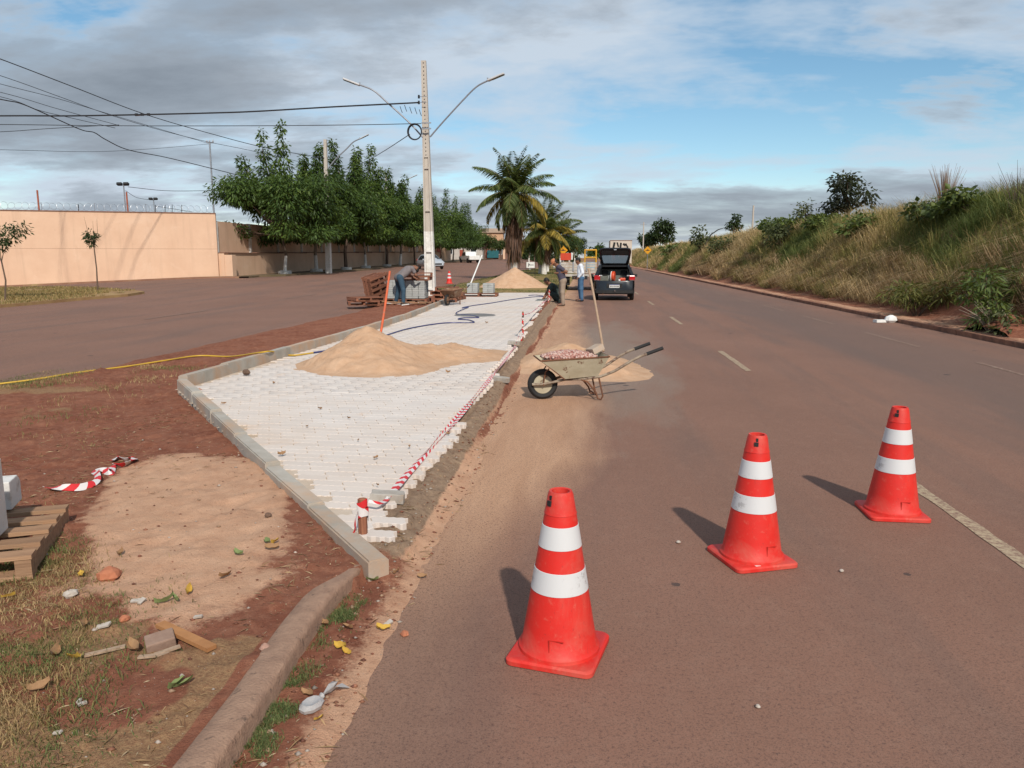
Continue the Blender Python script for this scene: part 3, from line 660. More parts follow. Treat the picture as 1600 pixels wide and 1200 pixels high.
def wheelbarrow(label, loc, rz, traymat, tubemat, load):
    w_ = thing('wheelbarrow', label, 'wheelbarrow', loc, rz, 'wheelbarrows on the work site')
    # wheel
    wr = .185
    wh = MB().lathe([(wr-.075, -.022), (wr-.06, -.034), (wr-.03, -.042), (wr-.008, -.030), (wr, -.012), (wr, .012), (wr-.008, .030), (wr-.03, .042), (wr-.06, .034), (wr-.075, .022)], 36, (-.42, 0, wr), 'Y', cap=False).build('wheel', MT['black'], w_, True)
    rim = MB().lathe([(wr-.066, -.026), (wr-.072, -.030), (wr-.085, -.012), (.050, -.010), (.048, -.022), (.022, -.024), (.022, .024), (.048, .022), (.050, .010), (wr-.085, .012), (wr-.072, .030), (wr-.066, .026)], 32, (-.42, 0, wr), 'Y', cap=True)
    rim.build('rim', traymat, wh, True)
    MB().tube([(-.42, -.085, wr), (-.42, .085, wr)], .010).build('axle', MT['rust'], wh)
    # tray: hopper with rolled rim
    top = [(-.50, -.26, .535), (-.50, .26, .535), (.30, .31, .52), (.30, -.31, .52)]
    top = [(-.49, -.25, .50), (-.49, .25, .50), (.33, .31, .545), (.33, -.31, .545)]
    bot = [(-.17, -.17, .265), (-.17, .17, .265), (.22, .20, .30), (.22, -.20, .30)]
    def sec(f, ins=0.0): return [tuple(Vector(b)*(1-f)+Vector(t_)*f+Vector((0, 0, ins))) for b, t_ in zip(bot, top)]
    rings = [sec(0), sec(.5), sec(1)]; th = .005
    vs = [v for r_ in rings for v in r_]+[(v[0]*.985, v[1]*.975, v[2]+.006) for r_ in rings for v in r_]
    fs = [(0, 1, 2, 3)]+[(4*i+k, 4*i+4+k, 4*i+4+(k+1) % 4, 4*i+(k+1) % 4) for i in range(2) for k in range(4)]
    fs += [(12+3, 12+2, 12+1, 12)]+[(12+4*i+(k+1) % 4, 16+4*i+(k+1) % 4, 16+4*i+k, 12+4*i+k) for i in range(2) for k in range(4)]
    tray = MB().add(vs, fs).build('tray', traymat, w_)
    MB().tube([Vector(v) for v in top+[top[0]]], .009, 8).build('rim_edge', MT['rust'], tray, True)
    for sy in (-1, 1):
        MB().bar((-.475, sy*.235, .495), (-.18, sy*.165, .262), .022, .010).build('corner_seam', MT['rust'], tray)
    if load == 'gravel':
        MB().lathe([(.001, .588), (.16, .575), (.30, .535), (.335, .50)], 24, (-.10, 0, 0), squash=.68, cap=False).build('gravel_bed', MT['gravel'], w_, True)
        gravel(w_, 900, .345, .225, .522, .062, MT['gravel'], .019).location = (-.10, 0, 0)
        MB().box((.24, .05, .595), (.16, .18, .07), m=Matrix.Rotation(R(-24), 3, 'Y') @ Matrix.Rotation(.3, 3, 'Z')).build('cement_lump', MT['concrete'], w_)
    for sy in (-1, 1):
        # long tubes: fork at the wheel, under the tray, up to the grips
        pts = [(-.56, sy*.062, wr+.005), (-.42, sy*.065, wr+.006), (-.16, sy*.115, .252), (.05, sy*.16, .262), (.26, sy*.195, .292), (.42, sy*.225, .36), (.62, sy*.25, .485), (.72, sy*.255, .535), (.98, sy*.255, .625)]
        MB().tube(pts, .0165, 10).build('handle', tubemat, w_, True)
        MB().tube([(.80, sy*.255, .5625), (1.0, sy*.255, .632)], .021, 10).build('grip', MT['black'], w_, True)
        lg = [(.02, sy*.16, .255), (.10, sy*.175, .225), (.20, sy*.19, .10), (.225, sy*.195, .022), (.265, sy*.195, .012), (.285, sy*.195, .05), (.235, sy*.195, .27)]
        MB().tube(lg, .011, 8).build('leg', MT['rust'], w_, True)
        MB().tube([(-.42, sy*.065, wr+.006), (-.40, sy*.075, .34), (-.36, sy*.11, .385)], .008, 6).build('wheel_brace', MT['rust'], w_)
    MB().tube([(.215, -.19, .06), (.215, .19, .06)], .009, 6).build('stretcher', MT['rust'], w_)
    MB().tube([(.05, -.16, .262), (.05, .16, .262)], .012, 6).build('cross_tube', MT['rust'], w_)
    return w_
cream = simple('chipped_cream_paint', (.46, .41, .30), (.38, .33, .23), 6, .7, .2, 30, dirt=(.17, .085, .05), dscale=9, dlo=.60, dhi=.66)
creamt = simple('dusty_tube', (.34, .28, .21), (.22, .16, .115), 12, .8, .1, 30, dirt=(.12, .07, .05), dscale=14, dlo=.5, dhi=.6)
rusty = simple('rusty_tray', (.26, .15, .09), (.17, .09, .055), 7, .9, .3, 30, dirt=(.32, .25, .18), dscale=8, dlo=.52, dhi=.66)
wheelbarrow('cream wheelbarrow with chipped paint heaped with pink gravel, parked on the road', (-.09, 9.33, 0), R(13), cream, creamt, 'gravel')
wheelbarrow('rusty brown wheelbarrow on the paving in front of the concrete lamp pole', (-4.45, 25.6, .14), R(78), rusty, simple('rusty_tube', (.20, .10, .06), None, 8, .9), '')
# ------------------------------------------------------------------ poles stuck in the sand
def pole_tool(name, label, cat, px0, px1, Y0, Y1, r0, mat, group=None, tip=None):
    a = at(px0[0], px0[1], Y0); b = at(px1[0], px1[1], Y1)
    root = thing(name, label, cat, a, 0, group)
    MB().tube([(0, 0, 0), (b-a)*.5+Vector((.006, 0, 0)), b-a], [r0, r0*1.03, r0*.95], 10).build('shaft', mat, root, True)
    if tip is not None: MB().tube([(b-a)*-.05, (b-a)*.12], r0*1.15, 10).build('socket', tip, root, True)
    return root
pole_tool('shovel_handle', 'orange painted tool handle standing in the sand heap on the paving', 'tool handle', (593, 533), (609, 424), 11.9, 12.45, .019, MT['orangewood'], None, MT['steel'])
pole_tool('shovel_handle', 'bare wooden tool handle leaning up from the sand heap on the road', 'tool handle', (943, 549), (920, 420), 12.6, 13.3, .020, MT['palewood'])
# ------------------------------------------------------------------ barrier tape, stakes, blocks
def tapemat():
    t = NT('red_white_tape'); uv = t.n('ShaderNodeUVMap'); s = t.n('ShaderNodeSeparateXYZ'); t.l(uv.outputs[0], s.inputs[0])
    f = t.math('FRACT', t.math('ADD', t.math('MULTIPLY', s.outputs[0], 1/.135), t.math('MULTIPLY', s.outputs[1], .35)))
    return t.fin(t.mix(t.math('GREATER_THAN', f, .5), (.66, .62, .60), (.58, .025, .03)), .5, .35)
MT['tape'] = tapemat()
def smooth_path(P, n=8):
    P = [Vector(p) for p in P]; Q = [P[0]*2-P[1]]+P+[P[-1]*2-P[-2]]; out = []
    for i in range(1, len(Q)-2):
        for k in range(n):
            t = k/n; a, b, c, d = Q[i-1], Q[i], Q[i+1], Q[i+2]
            out.append(.5*((2*b)+(c-a)*t+(2*a-5*b+4*c-d)*t*t+(3*b-3*c+d-a)*t**3))
    out.append(P[-1]); return out
def ribbon(name, P, wd, mat, parent=None, tw=0.0, label=None, cat=None, group=None, n=8, wob=0.0):
    P = smooth_path(P, n); mb = MB(); vs = []; uv = []; L = 0; c0_ = P[0] if parent is None else Vector((0, 0, 0)); ph = random.random()*6
    for i, p in enumerate(P):
        t = (P[min(i+1, len(P)-1)]-P[max(i-1, 0)]); t.normalize()
        if i: L += (p-P[i-1]).length
        s = t.cross(Vector((0, 0, 1))); s = s.normalized() if s.length > 1e-4 else Vector((1, 0, 0)); up = s.cross(t)
        a = ph+tw*L+wob*math.sin(L*9+ph); q = s*math.cos(a)+up*math.sin(a)*.55
        if parent is None and tw == 0: q = s*math.cos(wob*math.sin(L*9+ph))+up*math.sin(wob*math.sin(L*9+ph))
        nn = t.cross(q).normalized()*.0012
        for e in (-1, 1): vs += [p+q*(e*wd/2)-c0_+nn, p+q*(e*wd/2)-c0_-nn]; uv += [(L, .5+e/2)]*2
    m = len(P)
    fs = []
    for i in range(m-1):
        a = 4*i; b = a+4; fs += [(a, a+2, b+2, b), (a+1, b+1, b+3, a+3), (a, b, b+1, a+1), (a+2, a+3, b+3, b+2)]
    o = mb.add(vs, fs, uv).build(name, mat, parent, True)
    if parent is None: o.location = c0_; tag(o, label, cat, group)
    return o
def stake(label, px, py, zb, h, r_, wrap):
    p = gp(px, py, zb); s = thing('wooden_stake', label, 'stake', (p.x, p.y, zb-.05), 0.3, 'wooden stakes holding the barrier tape')
    h += .05
    MB().prism([(r_*math.cos(a), r_*.8*math.sin(a)) for a in (R(k) for k in (20, 75, 130, 180, 250, 310))], 0, h, ch=.004).build('post', MT['stakewood'], s)
    z0, z1 = wrap; nn = 44; mb = MB(); vs = []; uv = []
    turns = max(2, (z1-z0)/.07)
    for i in range(nn+1):
        f = i/nn; a = f*turns*6.283; z = z0+(z1-z0)*f
        for e in (-1, 1): vs.append(((r_+.004+.004*math.sin(7*f*6))*math.cos(a), (r_+.003)*.85*math.sin(a), z+e*.024+.006*math.sin(a*1.7))); uv.append((f*turns*.19, .5+e/2))
    mb.add(vs, [(2*i, 2*i+2, 2*i+3, 2*i+1) for i in range(nn)], uv).build('tape_wrap', MT['tape'], s, True)
    ribbon('tape_tail', [(-r_-.004, 0, z0+.03), (-r_-.02, -.01, z0-.05), (-r_-.025, 0, z0-.12), (-r_-.006, .01, z0-.17)], .028, MT['tape'], s, 6)
    return s
stake('short brown stake wrapped in red and white tape at the paving corner by the kerb', 568, 842, .09, .245, .027, (.17, .275))
stake('thin stake spiralled with red and white tape, mid way along the paving edge', 817, 531, .10, .56, .018, (.08, .58))
stake('far stake with red and white tape beside the crouching worker', 858, 474, .10, .50, .02, (.15, .52))
def px_path(L, z): return [gp(x, y, z+dz) for x, y, dz in L]
TG = 'barrier tapes along the paving edge'
ribbon('barrier_tape', px_path([(576, 783, .06), (592, 786, .05), (604, 781, .02), (612, 768, .03), (628, 748, .02), (660, 712, .012), (712, 652, .012), (757, 600, .012), (800, 547, .02), (813, 520, .25)], .13), .032, MT['tape'], None, 1.3, 'red and white barrier tape running from the short stake along the white pavers', 'tape', TG, 10)
ribbon('barrier_tape', px_path([(606, 779, .02), (622, 762, .03), (640, 740, .02), (676, 700, .012), (720, 650, .012), (764, 596, .015), (806, 541, .02)], .13), .032, MT['tape'], None, -1.5, 'second barrier tape strand lying from the loose paver block along the pavers', 'tape', TG, 10)
ribbon('barrier_tape', px_path([(818, 492, .5), (832, 487, .30), (845, 476, .22), (857, 466, .3)], .10), .05, MT['tape'], None, 2.0, 'barrier tape strung between the spiralled stake and the far stake', 'tape', TG)
tp = [(72, 765), (98, 768), (128, 764), (150, 756), (152, 744), (149, 738), (160, 733), (173, 737), (176, 726), (190, 727), (208, 719), (209, 714), (196, 717), (184, 715), (174, 719)]
def hz_(x, y):
    p = gp(x, y, .1); return Vector((p.x, p.y, mz(p.x, p.y)+.022))
ribbon('barrier_tape', [hz_(*p) for p in tp], .055, MT['tape'], None, 0, 'crumpled red and white tape lying loose on the red earth', 'tape', None, 8, 0.9)
def loose_paver(label, px, py, z, rz, sc_=1.0):
    p = gp(px, py, z); P = [(-.11, -.05), (-.03, -.056), (.03, -.047), (.11, -.052), (.115, 0), (.105, .05), (.03, .056), (-.03, .047), (-.11, .052), (-.103, 0)]
    o = MB().prism(P, 0, .062, ch=.005).build('paver_block', simple('grey_paver', (.40, .37, .33), (.31, .27, .23), 9, .95, .35, 50, dirt=(.36, .24, .15), dscale=8, dlo=.56, dhi=.7)); o.location = (p.x, p.y, z); o.rotation_euler = (0, R(4), rz); o.scale = (sc_,)*3
    tag(o, label, 'paver block', 'loose paver blocks')
loose_paver('grey paver block pinning the tape next to the short brown stake', 605, 783, .108, R(8))
loose_paver('paver block lying at the foot of the tape-spiralled stake', 803, 538, .142, R(-6))
p_ = gp(783, 593, .09); loose_paver('loose paver block dropped in the earth trench beside the wheelbarrow', 783, 596, .085, R(-20))
# ------------------------------------------------------------------ hoses
def hose(name, label, pts, r_, mat):
    P = smooth_path(pts, 8); c = P[0]; o = MB().tube([p-c for p in P], r_, 8).build(name, mat, None, True); o.location = c; tag(o, label, 'hose', 'hoses on the ground'); return o
def zg(x, y, dz=.02):
    p = gp(x, y, .06); return Vector((p.x, p.y, max(mz(p.x, p.y) if p.x > -9 else 0, hg1(p.x, p.y))+dz))
yl = simple('yellow_hose', (.58, .36, .035), (.50, .31, .04), 4, .5, rv=0); bl = simple('blue_hose', (.025, .03, .16), (.02, .022, .09), 3, .4, spec=.5)
hose('garden_hose', 'yellow hose running across the side road edge and over the kerb onto the paving', [zg(-60, 601), zg(0, 595), zg(60, 592), zg(120, 585), zg(200, 576), zg(260, 568), zg(310, 560, .03), gp(360, 557, .12), gp(405, 551, .29), gp(425, 549, .29), gp(436, 553, .16), gp(460, 555, .155), gp(490, 551, .155)], .0125, yl)
hose('garden_hose', 'dark blue hose winding over the paving from the sand heap to the far end', [gp(x, y, .157) for x, y in ((490, 551), (515, 547), (538, 541), (560, 536), (596, 526), (640, 513), (690, 505), (728, 504), (741, 503.5), (733, 500), (716, 498.5), (725, 496.5), (748, 496), (738, 493), (716, 491), (713, 488.5), (722, 484), (732, 480), (722, 481), (735, 478), (770, 473), (800, 468), (832, 464), (850, 463), (838, 461), (826, 461.5))], .0135, bl)
mh = gp(742, 492, .15)
o = MB().lathe([(.001, .012), (.50, .010), (.56, .004), (.58, -.01)], 28, (0, 0, 0)).build('wet_mortar_patch', simple('wet_mortar', (.20, .19, .18), (.15, .145, .14), 5, .8, .3, 30)); o.location = (mh.x, mh.y, .147); tag(o, 'dark grey round mortar patch on the paving under the blue hose', 'mortar patch')
# ------------------------------------------------------------------ pallets and stacks of pavers
def pallet(label, loc, rz, mat, sx=1.2, sy=1.0, rot=None, gap=1.0, nb=6, group='wooden pallets'):
    p = thing('wooden_pallet', label, 'pallet', loc, rz, group)
    if rot: p.rotation_euler = rot
    th = .022; bw = .095; deck = MB().box((0, 0, 0), (sx, bw, th)).mesh('deck_board', mat); st = MB().box((0, 0, 0), (.075, sy, .085)).mesh('stringer', mat)
    for i in range(nb):
        o = link('deck_board', deck, None, p); o.location = (random.uniform(-.006, .006), -sy/2+bw/2+i*(sy-bw)/(nb-1), .022+.085+.011+random.uniform(0, .002)); o.rotation_euler = (random.uniform(-.01, .01), random.uniform(-.004, .004), random.uniform(-.012, .012))
    for x in (-sx/2+.038, 0, sx/2-.038):
        o = link('stringer', st, None, p); o.location = (x, 0, .022+.0425)
    for y in (-sy/2+bw/2, 0, sy/2-bw/2):
        o = link('bottom_board', deck, None, p); o.location = (0, y, .0105)
    return p
def paver_stack(label, loc, rz, nx, ny, nz, mat, group):
    s = thing('paver_stack', label, 'paver stack', loc, rz, group)
    L, W, H = .225, .12, .078
    for k in range(nz):
        mb = MB()
        for i in range(nx):
            for j in range(ny):
                mb.box((-(nx-1)*L/2+i*L+random.uniform(-.006, .006), -(ny-1)*W/2+j*W+random.uniform(-.005, .005), k*H+H/2), (L-.014, W-.012, H-.006), random.uniform(-.02, .02))
        mb.build('paver_layer', mat, s)
    return s
gp_m = simple('new_grey_paver', (.40, .405, .39), (.32, .33, .32), 5, .95, .25, 40)
# stack beside the bending worker
wk = gp(625, 476, .10)
sp_ = Vector((wk.x+.05, wk.y+1.05, .16))
pallet('dusty red pallet under the large grey paver stack beside the bending worker', (sp_.x, sp_.y, .14), R(3), MT['redwood'], 1.5, 1.1)
paver_stack('large stack of grey pavers between leaning pallets and the concrete lamp pole', (sp_.x, sp_.y, .285), R(3), 6, 8, 8, gp_m, 'paver stacks on pallets')
for k in range(2): pallet(('lower', 'upper')[k]+' of two red dusty pallets laid on top of the large grey paver stack', (sp_.x+.22+.05*k, sp_.y+.1, .285+8*.078+.005+k*.135), R(5+7*k), MT['redwood'], 1.2, 1.0, group='pallets on top of the paver stack')
for k in range(4): pallet(('lowest', 'second', 'third', 'topmost')[k]+' pallet of the pile between the large paver stack and the rusty wheelbarrow', (sp_.x+1.30+.04*(k % 2), sp_.y+.35+.05*k, .12+k*.137), R(8-9*(k % 3)), MT['redwood'], .85, 1.0, group='pallets piled by the lamp pole')
for k in range(2): pallet(('bottom', 'top')[k]+' pallet of the pair just behind the rusty wheelbarrow', (sp_.x+1.35, sp_.y+1.7+.06*k, .14+k*.137), R(-6+11*k), MT['redwood'], .8, .8, group='pallets by the lamp pole')
for k in range(3):
    pallet(('inner', 'middle', 'outer')[k]+' of the red dusty pallets leaning upright against the large paver stack', (sp_.x-.98-.17*k, sp_.y-.35+.06*k, .58), 0, MT['redwood'], 1.0, 1.05, rot=(R(90-4*k), R(-14+3*k), R(64+8*k)), group='pallets leaning on the paver stack')
for k in range(2): pallet(('lower', 'upper')[k]+' broken dark pallet lying on the earth below the leaning pallets', (sp_.x-1.22+.1*k, sp_.y-1.5, .12+.137*k), R(20+18*k), MT['redwood'], 1.05, .9, group='dark pallets on the earth')
# small stack further along the paving
fp = gp(748, 463, .15)
pallet('red pallet carrying two small blocks of grey pavers on the far paving', (fp.x, fp.y+.3, .143), R(2), MT['redwood'], 1.5, 1.0)
for dx in (-.27, .38): paver_stack('small grey paver stack '+('under the leaning white pole' if dx < 0 else 'next to the sand cone')+', on the far pallet', (fp.x+dx, fp.y+.3, .283), R(2), 2, 6, 5, gp_m, 'small paver stacks on the far pallet')
pole_tool('white_pole', 'thin white pole leaning over the small paver stack on the far paving', 'pole', (733, 449), (753, 399), 34.6, 36.2, .030, MT['white'])
o = MB().bar((0, 0, 0), (1.35, .15, .02), .12, .035).build('timber_plank', MT['palewood']); q_ = gp(706, 452, .13); o.location = (q_.x, q_.y, .15); tag(o, 'pale timber plank lying between the rusty wheelbarrow and the far pallet', 'plank')
# rubble of broken boards in front of the stack
for k in range(9):
    q_ = Vector((sp_.x-.9+.21*k+random.uniform(-.1, .1), sp_.y-1.15+random.uniform(-.25, .15), .13+.03*(k % 3)))
    o = MB().bar((-.3, 0, 0), (.3, 0, .02), .09, .025).build('broken_board', MT['wood'] if k % 3 else MT['white']); o.location = q_; o.rotation_euler = (0, random.uniform(-.1, .1), random.uniform(-.6, .6)); tag(o, 'broken board in the scrap heap at the feet of the bending worker', 'board', 'broken boards at the worker\'s feet')
# pallet at the left border with a concrete kerb block
n0 = gp(120, 838, .06)
zc = mz(n0.x, n0.y)
pl = pallet('weathered wooden pallet on the dry grass carrying concrete kerb blocks', (-3.50, 3.64, .075), R(24), MT['wood'], 1.15, .86, nb=5)
kb = simple('white_kerb_block', (.66, .64, .61), (.56, .54, .51), 7, .9, .2, 60, dirt=(.34, .28, .23), dscale=6, dlo=.58, dhi=.72)
def kerb_block(label, loc, rz, d):
    mb = MB(); L, a, b, h = d; P = [(-a/2, 0), (a/2, 0), (a/2, h*.72), (a/2-.012, h-.03), (a/2-.05, h), (-a/2, h)]
    n = len(P); vs = [(-L/2, x, z) for x, z in P]+[(L/2, x, z) for x, z in P]
    mb.add(vs, [tuple(range(n-1, -1, -1)), tuple(range(n, 2*n))]+[(i, (i+1) % n, n+(i+1) % n, n+i) for i in range(n)])
    o = mb.build('kerb_block', kb, None, False, .006); o.location = loc; o.rotation_euler = (0, 0, rz); tag(o, label, 'concrete block', 'concrete blocks on the pallet')
kerb_block('white concrete kerb block lying at the back of the weathered pallet', (-3.78, 4.02, .223), R(24), (.80, .22, .1, .17))
kerb_block('grey concrete kerb block standing upright at the front of the weathered pallet', (-3.235, 3.60, .223), R(112), (.30, .28, .1, .40))
zs = [Vector((-3.115, 3.56, .34)), Vector((-3.09, 3.52, .24)), Vector((-3.06, 3.47, .20)), Vector((-3.04, 3.45, .10)), Vector((-2.98, 3.43, .105))]
ribbon('plastic_strap', zs, .022, simple('clear_plastic', (.55, .54, .53), None, 4, .3, spec=.6), None, 3.0, 'pale plastic packing strap hanging off the weathered pallet', 'strap')
# ================================================================== people
def sdf_mesh(prims, res=.02, k=.035):
    P = np.array([list(p[0])+list(p[1]) for p in prims]); rm = max(max(p[2], p[3]) for p in prims)+.06
    lo = np.minimum(P[:, :3].min(0), P[:, 3:].min(0))-rm; hi = np.maximum(P[:, :3].max(0), P[:, 3:].max(0))+rm
    n = np.ceil((hi-lo)/res).astype(int)+1
    ax = [lo[i]+res*np.arange(n[i]) for i in range(3)]; G = np.stack(np.meshgrid(*ax, indexing='ij'), -1)
    acc = None
    for a, b, ra, rb in prims:
        a = np.array(a, float); d = np.array(b, float)-a; L2 = max(d @ d, 1e-9); t = np.clip(((G-a) @ d)/L2, 0, 1)
        v = np.linalg.norm(G-a-t[..., None]*d, axis=-1)-(ra+(rb-ra)*t)
        if acc is None: acc = v
        else:
            h = np.clip(.5+.5*(acc-v)/k, 0, 1); acc = acc*(1-h)+v*h-k*h*(1-h)
    S = acc; ins = S < 0
    c = np.stack([ins[i:n[0]-1+i, j:n[1]-1+j, l:n[2]-1+l] for i in (0, 1) for j in (0, 1) for l in (0, 1)], -1); cell = c.any(-1) & ~c.all(-1)
    idx = -np.ones(cell.shape, int); ci = np.argwhere(cell); idx[cell] = np.arange(len(ci))
    acc_p = np.zeros((len(ci), 3)); cnt = np.zeros(len(ci))
    cor = [(0, 0, 0), (0, 0, 1), (0, 1, 0), (0, 1, 1), (1, 0, 0), (1, 0, 1), (1, 1, 0), (1, 1, 1)]
    for i in range(8):
        for j in range(i+1, 8):
            if sum(abs(p-q) for p, q in zip(cor[i], cor[j])) != 1: continue
            A = ci+cor[i]; B = ci+cor[j]; sa = S[tuple(A.T)]; sb = S[tuple(B.T)]; m = (sa < 0) != (sb < 0)
            t = np.where(m, sa/np.where(m, sa-sb, 1), 0); p = A+t[:, None]*(B-A); acc_p[m] += p[m]; cnt[m] += 1
    V = lo+res*acc_p/cnt[:, None]
    Q = []
    for d in range(3):
        sl = [slice(None)]*3; s2 = [slice(None)]*3; sl[d] = slice(0, -1); s2[d] = slice(1, None)
        a = ins[tuple(sl)]; b = ins[tuple(s2)]; e = np.argwhere(a != b); e = e[(e > 0).all(1)]
        o1, o2 = [x for x in range(3) if x != d]; u1 = np.zeros(3, int); u1[o1] = 1; u2 = np.zeros(3, int); u2[o2] = 1
        e = e[(e[:, o1] < cell.shape[o1]) & (e[:, o2] < cell.shape[o2])]
        q = np.stack([idx[tuple((e-u1-u2).T)], idx[tuple((e-u2).T)], idx[tuple(e.T)], idx[tuple((e-u1).T)]], -1)
        fl = a[tuple(e.T)]
        if d == 1: fl = ~fl
        q[~fl] = q[~fl][:, ::-1]; Q.append(q[(q >= 0).all(1)])
    return V, np.concatenate(Q)
def lerp(a, b, t): return tuple(np.array(a)*(1-t)+np.array(b)*t)
skin = simple('brown_skin', (.23, .105, .06), (.19, .085, .05), 6, .55, 0)
def person(label, loc, rz, J, shirt, trousers, shoes, hair, cap=None, sleeve=.55, long_sleeve=False):
    # J: joints in metres, +x is the way the person faces, +y is their left
    r = thing('person', label, 'person', loc, rz, 'workers on the site')
    V3 = lambda k: np.array(J[k], float)
    pel = (V3('hipL')+V3('hipR'))/2; ch = (V3('shL')+V3('shR'))/2; lat = (V3('shL')-V3('shR')); lat = lat/np.linalg.norm(lat); hl = (V3('hipL')-V3('hipR')); hl = hl/np.linalg.norm(hl)
    head = V3('head'); nk = V3('neck'); up = head-nk; up = up/np.linalg.norm(up); fw = np.cross(lat, up); fw = fw if fw[0] > 0 else -fw
    mid = pel*.5+ch*.5
    torso = [(pel-hl*.075, pel+hl*.075, .115, .115), (pel-hl*.055, mid-lat*.07, .115, .112), (pel+hl*.055, mid+lat*.07, .115, .112), (mid-lat*.07, ch-lat*.09-.07*(ch-mid)/np.linalg.norm(ch-mid), .112, .108), (mid+lat*.07, ch+lat*.09-.07*(ch-mid)/np.linalg.norm(ch-mid), .112, .108), (V3('shL'), V3('shR'), .062, .062), (ch, nk, .07, .055)]
    def limb(s, names, rad): return [(V3(names[i]+s), V3(names[i+1]+s), rad[i], rad[i+1]) for i in range(len(names)-1)]
    arms = [q for s in 'LR' for q in limb(s, ('sh', 'el', 'ha'), (.053, .040, .027))]
    legs = [q for s in 'LR' for q in limb(s, ('hip', 'kn', 'an'), (.088, .058, .040))]
    feet = [q for s in 'LR' for q in limb(s, ('an', 'toe'), (.042, .032))]+[(V3('an'+s)+np.array([-.03, 0, -.035]), V3('toe'+s)+np.array([0, 0, -.004]), .032, .03) for s in 'LR']
    hd = [(nk, head-up*.03, .052, .055), (head+up*.035-fw*.022, head+up*.03+fw*.012, .088, .082), (head-up*.045+fw*.03, head-up*.085+fw*.055, .060, .040), (head-up*.01+fw*.085, head-up*.035+fw*.103, .010, .013)]
    ears = [(head-up*.01+lat*(.083*s)-fw*.005, head-up*.035+lat*(.083*s), .016, .010) for s in (-1, 1)]
    palms = [];
    for s in 'LR':
        d = V3('ha'+s)-V3('el'+s); d = d/np.linalg.norm(d); palms.append((V3('ha'+s), V3('ha'+s)+d*.075, .026, .032))
    V, Q = sdf_mesh(torso+arms+legs+feet+hd+ears+palms, .018)
    Vl = [tuple(v) for v in V]; Fl = [tuple(q) for q in Q]; mb = MB(); mb.add(Vl, Fl)
    for s in 'LR':                                            # five unequal, slightly curled fingers on each hand
        w0 = V3('ha'+s); d = w0-V3('el'+s); d = d/np.linalg.norm(d); sd_ = np.cross(d, np.array([.2, .3, 1.0])); sd_ /= np.linalg.norm(sd_); pn = np.cross(sd_, d)
        for k, (off, ln) in enumerate(((-.024, .070), (-.008, .082), (.008, .078), (.024, .062))):
            b = w0+d*.075+sd_*off; mb.tube([Vector(b), Vector(b+d*ln*.45+pn*.006), Vector(b+d*ln*.8+pn*.022), Vector(b+d*ln+pn*.036)], [.0095, .009, .008, .006], 6)
        b = w0+d*.03-sd_*.022; mb.tube([Vector(b), Vector(b+d*.03-sd_*.026+pn*.012), Vector(b+d*.062-sd_*.030+pn*.022)], [.0115, .010, .0075], 6)
    body = mb.build('body', skin, r, True)
    def part(name, prims, mat, parent=r, res=.018, k=.03):
        V, Q = sdf_mesh(prims, res, k); return link(name, npmesh(name, V, Q, None, mat, True), None, parent)
    g_ = lambda L, a: [(p, q, ra+a, rb+a) for p, q, ra, rb in L]
    sl = []
    for s in 'LR':
        if long_sleeve: sl += [(V3('sh'+s), V3('el'+s), .068, .056), (V3('el'+s), lerp(J['el'+s], J['ha'+s], .92), .056, .042)]
        else: sl += [(V3('sh'+s), lerp(J['sh'+s], J['el'+s], sleeve), .070, .068)]
    hem = [(pel-hl*.06, pel+hl*.06, .135, .135)]
    part('shirt', g_(torso[1:6], .018)+sl+hem+[(ch, lerp(ch, nk, .45), .085, .068)], shirt)
    part('trousers', g_(torso[:1], .022)+[(a, b, ra+.020, rb+.026) for a, b, ra, rb in legs], trousers)
    for s in 'LR':
        part('shoe', [(V3('an'+s)+np.array([-.035, 0, -.03]), V3('toe'+s), .048, .040), (V3('an'+s), V3('an'+s)+np.array([0, 0, .03]), .052, .052)], shoes)
    hp = [(head+up*.045-fw*.035, head+up*.045-fw*.01, .092, .088), (head-up*.01-fw*.045, head+up*.02-fw*.035, .075, .082)]
    part('hair', hp, hair, r, .014, .02)
    if cap is not None:
        c = part('cap', [(head+up*.065-fw*.02, head+up*.07, .096, .094)], cap, r, .014)
        mb = MB(); base = head+up*.055; n = 12; vs = []
        for i in range(n+1):
            a = math.pi*(i/n-.5); di = fw*math.cos(a)+lat*math.sin(a)
            vs += [Vector(base+di*.085), Vector(base+di*(.105+.095*max(0, math.cos(a)))-up*.018), Vector(base+di*.085-up*.008), Vector(base+di*(.105+.095*max(0, math.cos(a)))-up*.026)]
        fs = []
        for i in range(n): a = 4*i; b = a+4; fs += [(a, a+1, b+1, b), (a+2, b+2, b+3, a+3), (a+1, a+3, b+3, b+1)]
        mb.add(vs, fs).build('visor', cap, c, True)
    for s in (-1, 1):                                         # eyes
        p = head+fw*.078+lat*(.032*s)+up*.004; MB().lathe([(.001, -.008), (.009, -.004), (.011, 0), (.009, .004), (.001, .008)], 10, Vector(p)).build('eye', MT['black'], body, True)
    p = head+fw*.083-up*.072; MB().tube([Vector(p-lat*.022), Vector(p+fw*.006), Vector(p+lat*.022)], .006, 6).build('mouth', simple('lips', (.20, .07, .05), None, 5, .5), body, True)
    return r
black_hair = simple('black_hair', (.012, .010, .009), (.02, .017, .015), 20, .6)
denim = simple('blue_denim', (.075, .16, .27), (.045, .10, .19), 5, .9, .2, 50); darkdenim = simple('dark_denim', (.035, .06, .09), (.025, .045, .07), 5, .9, .2, 50)
khaki = simple('dusty_khaki_cloth', (.33, .26, .20), (.25, .19, .145), 5, .95, .2, 40); whitec = simple('white_cloth', (.70, .74, .80), (.62, .66, .73), 6, .9, .2, 30)
